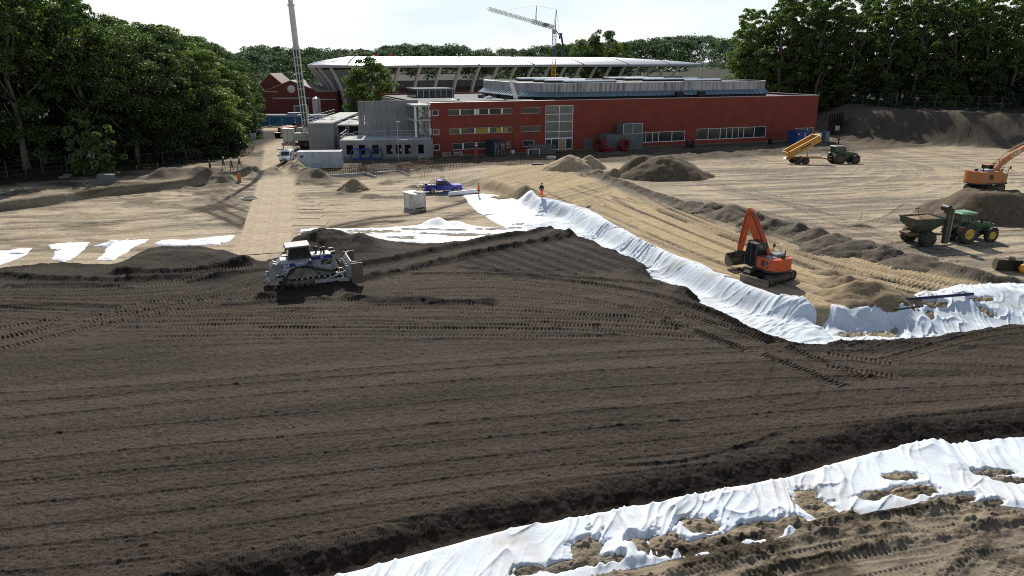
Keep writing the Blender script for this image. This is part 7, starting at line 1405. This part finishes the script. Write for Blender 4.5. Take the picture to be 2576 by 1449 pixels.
# excavator bucket lying on the berm, orange ball at the frame edge
p = hit(2538, 684); sb = MB()
bp_ = [(0, .9), (.5, .95), (.85, .7), (.95, .35), (.7, .05), (.2, 0)]
for a, b in zip(bp_, bp_[1:]): sb.quad((-.85, a[0], a[1]), (.85, a[0], a[1]), (.85, b[0], b[1]), (-.85, b[0], b[1]))
sb.prism(bp_, -.88, -.83, 'x').prism(bp_, .83, .88, 'x').box((.1, .35, 1.0), (.5, .4, .22), ch=.03); tag(sb.build('digger_bucket', M_BUCK, None, p, (0, 0, RAD(-12))), 'spare excavator bucket lying on the grey berm', 'excavator bucket')
p = hit(2574, 688); tag(MB().lathe([(.001, .0), (.28, .08), (.38, .38), (.28, .68), (.001, .76)], (0, 0, 0), 'z', 16).build('marker_buoy', mat('yellow orange plastic', (.75, .32, .02), .5), None, p), 'yellow orange plastic marker at the right frame edge', 'marker')
# ---------------------------------------------------------------- things along the facade
def fpt(l, d=0.0): return Vector((AX + ux * l + uy * d, AY + uy * l - ux * d, 0))
l0 = fac(1500, 385)[0]; l1 = fac(1590, 378)[0]
eb = empty('equipment_hut', fpt((l0 + l1) / 2, 2.6), AD, 'grey board clad equipment hut with a smaller box on top before the red wall', 'equipment hut'); Lh = l1 - l0; M_HUT = mat('grey cement board', (.13, .145, .145), .85, var=.1, vscale=1, dirt=(.09, .10, .10), dscale=.6, damt=.4)
mb = MB()
for i in range(5): mb.box((-Lh / 2 + Lh * (i + .5) / 5, 0, 1.5), (Lh / 5 - .03, 3.2, 3.0))
mb.build('lower_box', M_HUT, eb); up_ = MB().box((Lh * .22, .1, 4.0), (Lh * .52, 2.6, 2.0)).build('upper_box', M_HUT, eb); mb = MB()
for x in (-.04, .22, .48): mb.box((Lh * x, -1.22, 4.0), (.12, .06, 2.0))
mb.box((Lh * .22, -1.22, 3.03), (Lh * .52, .06, .1)).box((Lh * .22, -1.22, 4.98), (Lh * .52, .06, .1)); mb.build('trim', M_STEEL, up_)
M_REDP = mat('dark red plastic pipe', (.17, .014, .018), .4)
def coil(name, loc, R, r, n, axis, m, label, rz=0, cat='pipe coil', group=None):
    mb = MB()
    for i in range(n):
        for k in range(2): mb.torus({'y': (0, (i - n / 2) * r * 1.9, R + r), 'z': (0, 0, r + i * r * 1.9), 'x': ((i - n / 2) * r * 1.9, 0, R + r)}[axis], R - k * r * 2, r, axis, 30, 6)
    return tag(mb.build(name, m, None, loc, (0, 0, rz)), label, cat, group)
q = fpt(fac(1535, 384)[0], 5.2); q.z = gz(q.x, q.y); coil('pipe_coil', q, 1.0, .15, 4, 'y', M_REDP, 'red pipe coil standing upright against the grey hut', AD)
q = fpt(fac(1487, 382)[0], 4.4); q.z = gz(q.x, q.y); coil('pipe_coil', q, 1.05, .15, 4, 'x', M_REDP, 'red pipe coil leaning behind the flat lying one', AD + .5); q = fpt(fac(1494, 386)[0], 6.2); q.z = gz(q.x, q.y); coil('pipe_coil', q, 1.1, .15, 3, 'z', M_REDP, 'red pipe coil lying flat left of the grey hut')
M_BLH = mat('blue plastic hose', (.03, .07, .28), .4)
for i, (x, l_) in enumerate(((898, 'blue hose coil leaning under the second annex window'), (921, 'middle blue hose coil, densest of the three, against the annex'), (950, 'blue hose coil leaning under the third annex window'))):
    X_ = (x - 1288) * 129.5 / FPX; coil('hose_coil', (X_, 130.0 + (X_ + 30) * .09 - .3, 0.0), 1.0, .05 if i != 1 else .07, 2, 'y', M_BLH, l_, RAD(5))
def lamp_post(x, y, h, label, arm=1, zb=None, m=None):
    p = hit(x, y) if zb is None else Vector(zb); r = empty('lamp_post', p, 0, label, 'lamp post'); MB().cyl((0, 0, 0), (0, 0, h), .09, .05, n=8).build('pole', m or M_STEEL, r); MB().box((.18 * arm, 0, h + .04), (.6, .3, .1), ch=.03).build('lamp_head', M_SKYL, r); return r
lamp_post(1003, 404, 6.6, 'thin grey lamp post with a flat white head in front of the annex')
for i, (x, y0, y1, Yd) in enumerate(((1768, 152, 185, 380), (1802, 153, 188, 375), (1755, 175, 195, 380), (1808, 150, 186, 372))):
    p = pxY(x, y1, Yd); t = pxY(x, y0, Yd).z; r = empty('lamp_post', (p.x, Yd, 0), 0, ('park lamp post with two white globes, left of the pair by the meadow', 'park lamp post with two white globes, middle of the meadow', 'shorter park lamp post with globes nearest the arena', 'park lamp post with two white globes close to the right wood')[i], 'lamp post'); MB().cyl((0, 0, 0), (0, 0, t), .12, n=6).bar((-1, 0, t), (1, 0, t), .08).build('pole', M_STEEL, r)
    for s in (-1, 1): MB().lathe([(.001, -.35), (.3, -.2), (.36, 0), (.3, .2), (.001, .35)], (s * 1.0, 0, t + .3), 'z', 12).build('globe', M_SKYL, r)
gm = pxY(1772, 190, 385); M_MEAD = mat('bright meadow grass', (.09, .14, .035), .95, var=.2, vscale=.3)
tag(MB().box((90, 392, 3.2), (46, 60, 6.4)).build('meadow', M_MEAD), kind='structure')
# portable toilet, small things right of the hall
p = hit(2075, 357); pt = empty('portable_toilet', p, RAD(20), 'grey blue portable toilet cabin beside the blue container', 'portable toilet'); M_PT = mat('grey blue plastic', (.11, .14, .20), .6)
MB().prism([(-.6, 0), (.6, 0), (.6, 2.05), (.35, 2.35), (-.35, 2.35), (-.6, 2.05)], -.6, .6, 'y').build('cabin', M_PT, pt); MB().box((0, -.62, 1.05), (.8, .04, 1.85), ch=.01).box((.3, -.65, 1.1), (.06, .04, .2)).build('door', M_CONC, pt)
p = hit(2095, 335); fs_ = empty('generator', p, RAD(15), 'pale box on a dark red skid at the foot of the embankment', 'generator'); MB().box((0, 0, 1.2), (2.2, 1.6, 1.1), ch=.05).build('housing', M_OFFW, fs_); MB().bar((-2.5, -.6, .3), (2.5, -.6, .3), .25).bar((-2.5, .6, .3), (2.5, .6, .3), .25).box((-1.8, 0, .5), (.3, 1.4, .5)).box((1.8, 0, .5), (.3, 1.4, .5)).build('skid', M_CRR, fs_)
# sheet pile wall at the bank end
mb = MB(); a = Vector((72.5, 172.5)); b = Vector((80, 181)); n_ = 14
for i in range(n_):
    q0 = a.lerp(b, i / n_); q1 = a.lerp(b, (i + 1) / n_); o = .35 if i % 2 else 0; mb.quad((q0.x, q0.y + o, -.2), (q1.x, q1.y + o, -.2), (q1.x, q1.y + o, 5.0), (q0.x, q0.y + o, 5.0))
    if i: mb.quad((q0.x, q0.y, -.2), (q0.x, q0.y + .35, -.2), (q0.x, q0.y + .35, 5.0), (q0.x, q0.y, 5.0))
tag(mb.build('sheet_pile_wall', mat('dark rusty sheet piling', (.05, .04, .032), .8, var=.3, vscale=1)), 'dark steel sheet pile wall between the red hall and the embankment', 'sheet pile wall')
# ---------------------------------------------------------------- fences and barriers
M_FEN = mat('dull fence wire', (.10, .105, .10), .6)
def fence(name, pts, h, step, label, m=None, cat='fence', wires=4, lean=0.0):
    o = Vector(pts[0]); r = empty(name, o, 0, label, cat); wb = MB(); k = 0; prev = None
    for a, b in zip(pts, pts[1:]):
        a = Vector(a); b = Vector(b); n_ = max(1, round((b - a).length / step))
        for i in range(n_ + (1 if b is Vector(pts[-1]) else 0)):
            q = a.lerp(b, i / n_); q.z = gz(q.x, q.y); q -= o; MB().cyl((0, 0, -.2), (lean * (k % 3 - 1), 0, h), .045, n=6).build('post', m or M_FEN, r, q); k += 1
            if prev is not None:
                for w in range(wires): zz = h * (.06 + .9 * w / (wires - 1)); wb.bar(prev + Vector((0, 0, zz)), q + Vector((0, 0, zz)), .018)
                d = q - prev; m_ = max(2, int(d.length / .5))
                for j in range(m_):
                    u0 = prev.lerp(q, j / m_); u1 = prev.lerp(q, (j + 1) / m_); wb.bar(u0 + Vector((0, 0, .1)), u1 + Vector((0, 0, h * .95)), .006); wb.bar(u0 + Vector((0, 0, h * .95)), u1 + Vector((0, 0, .1)), .006)
            prev = q
    wb.build('wire_mesh', m or M_FEN, r); return r
fence('wire_fence', [hit(-60, 452), hit(20, 446), hit(110, 436), hit(228, 424)], 2.2, 2.6, 'wire mesh fence on leaning posts before the dark left wood', lean=.12)
gp = hit(232, 424); gt = empty('gate_post', gp, 0, 'double grey fence post with a slanting brace in the left wood', 'fence post'); MB().cyl((0, 0, 0), (0, 0, 2.9), .08, n=8).cyl((.45, .1, 0), (.45, .1, 2.9), .08, n=8).bar((-1.6, 0, .4), (0, 0, 2.3), .07).build('post', M_STEEL, gt)
fence('wire_fence', [hit(350, 421), hit(470, 408), hit(560, 396), hit(645, 388)], 2.0, 4.2, 'wire mesh fence panels along the path behind the walking men', wires=2)
fence('pedestrian_barrier', [hit(345, 432), hit(450, 424)], 1.0, 2.4, 'low orange brown pedestrian barrier in the shade left of the walking men', mat('faded orange steel', (.30, .16, .06), .6), 'barrier', 3)
fence('pedestrian_barrier', [hit(618, 393), hit(636, 380), hit(640, 370)], 1.1, 1.8, 'red and white barrier panels at the track corner by the bush', mat('faded red steel', (.38, .10, .07), .6), 'barrier', 4)
def bank_pt(x, y, Yd): q = pxY(x, y, Yd); return Vector((q.x, Yd, gz(q.x, Yd)))
fence('wire_fence', [bank_pt(2125, 290, 184), bank_pt(2250, 288, 176), bank_pt(2400, 286, 168), bank_pt(2576, 284, 162), bank_pt(2760, 284, 158)], 3.1, 4.6, 'tall wire mesh fence on top of the right embankment', lean=.05, wires=3)
fence('steel_gate', [bank_pt(2062, 290, 186), bank_pt(2118, 290, 185)], 3.0, 5.0, 'steel bar gate between the red hall and the embankment fence', cat='gate', wires=7)
# blue hoarding, tents and parked things at the far end of the track
hb = empty('hoarding', (-66, 200, 0), RAD(2), 'blue fabric covered site fence across the end of the track', 'site fence'); M_HBL = mat('blue fence cloth', (.03, .09, .20), .7, col2=(.05, .20, .36), vscale=.4)
for i in range(7):
    MB().box((-2.0 + 3.4 * i + 1.7, 0, 1.5), (3.3, .05, 2.2)).build('cloth', M_HBL, hb); MB().cyl((-2.0 + 3.4 * i, -.1, 0), (-2.0 + 3.4 * i, -.1, 2.7), .05, n=6).box((-2.0 + 3.4 * i, -.1, .12), (.9, .4, .24)).build('post', M_CONCL, hb)
for i, (x, w, l_) in enumerate(((-66, 8, 'long white roofed site shed behind the left of the blue fence'), (-54.5, 7.5, 'white covered pallets behind the blue fence near the crane'), (-43, 6, 'white covered pallets right of the crane boom'))):
    r = empty('site_shed' if i == 0 else 'covered_pallets', (x, 206, 0), 0, l_, 'shed' if i == 0 else 'pallets'); MB().box((0, 0, 1.3), (w, 3.0, 2.6)).build('wall', M_CONCD, r); MB().box((0, 0, 2.7), (w + .3, 3.3, .2)).build('cover', M_SKYL, r)
cvb = empty('parked_van', (-63.5, 222, 0), RAD(10), 'small blue grey van parked below the brick house', 'van'); MB().prism([(-2.4, .4), (2.4, .4), (2.4, 1.2), (1.6, 1.4), (1.0, 2.3), (-2.4, 2.3)], -.95, .95, 'y').build('body', mat('blue grey paint', (.16, .22, .30), .4), cvb)
for x in (-1.5, 1.5):
    for s in (-1, 1): wheel(cvb, x, s * .8, .36, .25, M_TYRE, M_STEEL, s)
MB().prism([(1.62, 1.42), (1.04, 2.24), (.3, 2.24), (.3, 1.42)], -.96, .96, 'y').build('window', M_CABG, cvb)
# low loader with red and white loads beside the track
fl = empty('flatbed_trailer', hit(722, 343), RAD(80), 'flatbed trailer with red and white steel loads beside the track', 'trailer'); MB().box((0, 0, 1.0), (8, 2.5, .3)).build('bed', M_CRR, fl)
for x in (-3, -1.8, 2.6):
    for s in (-1, 1): wheel(fl, x, s * 1.05, .5, .4, M_TYRE, M_RRIM, s)
M_REDS = mat('red steel', (.38, .05, .035), .6); tag(MB().box((0, 0, .5), (5, .7, 1.0), ch=.04).build('steel_beam', M_REDS, None, fl.location + Vector((-.8, 1.0, 1.15)), (0, 0, RAD(80))), 'red steel load at the left of the flatbed', 'steel load'); tag(MB().box((0, 0, .5), (5, .7, 1.0), ch=.04).build('steel_beam', M_REDS, None, fl.location + Vector((.9, .7, 1.15)), (0, 0, RAD(80))), 'red steel load at the right of the flatbed', 'steel load'); tag(MB().box((0, 0, .5), (6, .5, .8), ch=.04).build('steel_beam', M_WHITE, None, fl.location + Vector((.05, .6, 1.15)), (0, 0, RAD(80))), 'white beam between the red loads on the flatbed', 'steel load')
q = hit(748, 336); tg_ = empty('forklift', q, RAD(60), 'small yellow machine behind the crane truck', 'forklift'); MB().box((0, 0, .9), (2.6, 1.6, .9), ch=.08).build('body', M_TCY, tg_); MB().box((-.1, 0, 1.9), (1.3, 1.3, 1.2), ch=.06).build('cab', M_CABG, tg_); MB().bar((1.5, .4, .3), (1.5, .4, 2.8), .14).bar((1.5, -.4, .3), (1.5, -.4, 2.8), .14).bar((1.6, .3, .2), (2.7, .3, .2), .12).bar((1.6, -.3, .2), (2.7, -.3, .2), .12).build('lift_mast', M_FRAMEK, tg_)
for x in (-.8, .9):
    for s in (-1, 1): wheel(tg_, x, s * .75, .42, .3, M_TYRE, M_YRIM, s)
for i, (x, y) in enumerate(((725, 376), (728, 392))): q = hit(x, y); tag(MB().box((0, 0, .1), (3.0, 1.4, .2), ch=.02).build('crane_mat', M_CONCL, None, q + Vector((-.6, .3, 0)), (0, 0, .05)), ('pale timber crane mat behind the parked van', 'pale timber crane mat left of the parked van')[i], 'crane mat')
# foundation strips with reinforcing cages
M_REBAR = mat('rusty rebar', (.11, .065, .045), .8)
def fpx(x, y, z=0.0): return Vector((*px(x, y, z), z))
for i, (a, b, l_) in enumerate((((800, 446), (1075, 428), 'long pale foundation beam nearest the left sand'), ((880, 434), (1090, 420), 'rear pale foundation beam in front of the annex'), ((905, 432), (945, 447), 'short cross beam at the left of the foundations'), ((985, 426), (1030, 443), 'middle short cross beam of the foundations'), ((1075, 424), (1115, 440), 'right short cross beam of the foundations'))):
    A = fpx(*a); B = fpx(*b); tag(MB().bar(A + Vector((0, 0, .0)), B + Vector((0, 0, .0)), .35, .5).build('foundation_beam', M_CONCL), l_, 'foundation beam')
    cg = MB(); d = (B - A); n_ = int(d.length / .32); nn = Vector((-d.y, d.x, 0)).normalized() * .16
    for j in range(n_ + 1):
        for s in (-1, 1): q = A.lerp(B, j / n_) + nn * s; cg.bar(q + Vector((0, 0, .2)), q + Vector((0, 0, 1.15 + .1 * (j % 3))), .035)
    for zz in (.7, 1.05):
        for s in (-1, 1): cg.bar(A + nn * s + Vector((0, 0, zz)), B + nn * s + Vector((0, 0, zz)), .02)
    tag(cg.build('rebar_cage', M_REBAR), l_.replace('pale foundation beam', 'rebar cage standing on the beam').replace('cross beam', 'rebar cage on the cross beam'), 'rebar cage')
cg = MB(); 
for k in range(7):
    A = fpx(1060 - 6 * k, 447 - 5 * k); B = fpx(1330 + 10 * k, 428 - 5 * k); d = B - A; n_ = int(d.length / .5)
    for j in range(n_ + 1): q = A.lerp(B, j / n_); cg.bar(q, q + Vector((0, 0, .75 + .15 * ((j * 7 + k) % 4))), .035)
    cg.bar(A + Vector((0, 0, .7)), B + Vector((0, 0, .7)), .018); cg.bar(A + Vector((0, 0, .35)), B + Vector((0, 0, .35)), .018)
tag(cg.build('rebar_mesh', M_REBAR), 'wide dark mesh of standing rebar in front of the red hall', 'rebar mesh')
q = fpx(1198, 408); tag(MB().box((0, 0, 1.4), (.5, .5, 2.8), ch=.03).box((0, 0, .1), (.9, .9, .2)).build('steel_column', mat('red primed steel', (.20, .06, .055), .7), None, q), 'dark red steel column stub standing before the dark container', 'steel column')
q = fpx(1352, 428); tag(MB().box((0, 0, .5), (1.6, 1.2, 1.0), ch=.03).box((0, 0, 1.05), (1.7, 1.3, .1)).box((.82, 0, .5), (.08, 1.3, .9)).build('crate', mat('dark crate', (.055, .055, .055), .8), None, q, (0, 0, .2)), 'dark crate standing left of the pale sand pile', 'crate')
q = fpt(fac(1345, 390)[0], 3.5); q.z = gz(q.x, q.y); r = empty('material_cage', q, AD, 'grey slatted material cage below the small facade window', 'material cage'); mb = MB(); mb2 = MB()
for i in range(14): mb.box((-2.2 + .34 * i, -1, .85), (.24, .05, 1.6)); mb2.box((-2.2 + .34 * i, 1, .85), (.24, .05, 1.6))
mb.build('slat_side', M_CONCD, r); mb2.build('slat_side', M_CONCD, r); MB().box((0, 0, .1), (4.8, 2.1, .15)).box((0, -1.04, 1.6), (4.8, .06, .1)).box((0, 1.04, 1.6), (4.8, .06, .1)).build('frame', M_CONCD, r)
q = fpt(fac(1318, 385)[0], 4.6); q.z = gz(q.x, q.y); r = empty('work_bench', q, AD, 'white legged work table left of the material cage', 'work table'); MB().box((0, 0, 1.0), (2.4, .8, .08)).build('table_top', M_OFFW, r)
for x in (-1.1, 1.1):
    for y in (-.35, .35): MB().box((x, y, .5), (.1, .1, 1.0)).build('leg', M_WHITE, r)
for i, (x, l_) in enumerate(((1116, 'pale pallet stack leaning at the left end of the red wall'), (1145, 'brown pallet stack under the first ground floor window'), (1063, 'timber pile at the right foot of the annex wall'))):
    q = fpt(fac(x, 393)[0], 1.6) if i < 2 else Vector((-15.6, 130.0, 0)); q.z = gz(q.x, q.y); mb = MB()
    for k in range(4): mb.box((0, 0, .08 + .2 * k), (1.8 - .1 * k, 1.1, .07)); mb.box((-.7, 0, .17 + .2 * k), (.12, 1.0, .1)); mb.box((.7, 0, .17 + .2 * k), (.12, 1.0, .1))
    tag(mb.build('pallet_stack', bpy.data.materials['weathered timber'], None, q, (0, 0, AD)), l_, 'pallet stack')
q = fpt(fac(1256, 388)[0], 2.6); q.z = gz(q.x, q.y); r = empty('wheelbarrow', q, AD + .4, 'dark wheelbarrow between the dark container and the small window', 'wheelbarrow'); MB().prism([(-.6, .45), (.3, .4), (.55, .85), (-.7, .85)], -.35, .35, 'y').build('tray', M_FRAMEK, r); wheel(r, .6, 0, .22, .1, M_TYRE, M_STEEL); MB().bar((-1.3, .28, .7), (.6, .05, .25), .05).bar((-1.3, -.28, .7), (.6, -.05, .25), .05).bar((-.4, .28, 0), (-.4, .28, .5), .05).bar((-.4, -.28, 0), (-.4, -.28, .5), .05).build('handle_frame', M_CONCD, r)
q = fpt(fac(1277, 389)[0], 2.6); q.z = gz(q.x, q.y); tag(MB().lathe([(.001, 0), (.32, 0), (.42, .7), (.40, .72), (.31, .04), (.001, .05)], (0, 0, 0), 'z', 18).build('mortar_tub', M_WHITE, None, q), 'white mortar tub beside the wheelbarrow', 'tub')
for i, (x, l_) in enumerate(((1700, 'dark cable drum lying between the two long windows'), (1898, 'dark waste bin under the right long window'))):
    q = fpt(fac(x, 372 if i == 0 else 357)[0], 5.0); q.z = gz(q.x, q.y); (MB().cyl((-.6, 0, .7), (-.5, 0, .7), .7, n=20).cyl((.5, 0, .7), (.6, 0, .7), .7, n=20).cyl((-.5, 0, .7), (.5, 0, .7), .4, n=16) if i == 0 else MB().lathe([(.001, 0), (.4, 0), (.48, 1.1), (.52, 1.15), (.001, 1.2)], (0, 0, 0), 'z', 16)).build(('cable_drum', 'waste_bin')[i], M_FRAMEK, None, q, (0, 0, AD)); tag(bpy.data.objects[('cable_drum', 'waste_bin')[i]], l_, ('cable drum', 'waste bin')[i])
q = fpx(1395, 408); tag(MB().lathe([(.9, 0), (.9, .5), (.7, .5), (.7, 0)], (0, 0, 0), 'z', 24).build('manhole_ring', M_CONCL, None, fpx(1386, 400)), 'pale concrete ring by the dark ditch in front of the hut', 'manhole ring')
A = fpx(1410, 402); B = fpx(1432, 410); tag(MB().bar(A + Vector((0, 0, .15)), B + Vector((0, 0, .25)), .5, .06).bar(A + Vector((1.2, .4, .1)), B + Vector((2.6, .6, .1)), .3, .05).build('plank_pile', bpy.data.materials['weathered timber']), 'pale planks lying beside the concrete ring', 'planks')
# left terrace things
p = hit(270, 462); tag(MB().box((0, 0, .62), (1.9, 1.2, 1.3), Matrix.Rotation(.06, 3, 'Y'), .05).box((0, -.62, .9), (1.9, .05, .3)).build('concrete_block', M_CONCD, None, p, (0, 0, .1)), 'dark square concrete block on the left terrace', 'concrete block')
p = hit(603, 461); mk = empty('marker_post', p, 0, 'orange marker board with a blue post in the left trench', 'marker post'); MB().box((0, 0, .75), (.5, .12, 1.4), ch=.02).build('board', mat('orange board', (.55, .16, .04), .7), mk); MB().cyl((-.15, .1, 0), (-.2, .15, 2.1), .05, n=6).build('post', mat('blue post', (.05, .12, .30), .6), mk)
p = hit(165, 452); tag(MB().cyl((-.8, 0, .25), (.6, .1, .35), .22, n=10).cyl((-.6, .5, .25), (.7, .45, .25), .18, n=10).cyl((-.3, .2, .55), (.8, .3, .6), .16, n=10).build('log_pile', M_BARK, None, p), 'dark pile of cut logs in the shade of the left fence', 'log pile'); p = hit(565, 437)
p = hit(632, 352); mb = MB()
for k in range(5): mb.box((0, 0, .15 + .28 * k), (2.2, 1.2, .22))
tag(mb.build('stacked_panels', M_CONCL, None, p, (0, 0, 1.3)), 'pale stacked panels at the wood edge beside the track', 'panel stack'); p = hit(652, 343); tag(MB().lathe([(.001, 1.5), (.75, 1.5), (.8, .75), (.75, 0), (.001, 0)], (0, 0, 0), 'z', 20).build('water_tank', M_CONCD, None, p), 'dark round tank at the left edge of the track', 'tank')
p = hit(2160, 560); tag(MB().bar((0, 0, 0), (.25, 0, 1.0), .06).build('wooden_stake', bpy.data.materials['weathered timber'], None, p), 'pale wooden stake leaning in the dug hole', 'stake')
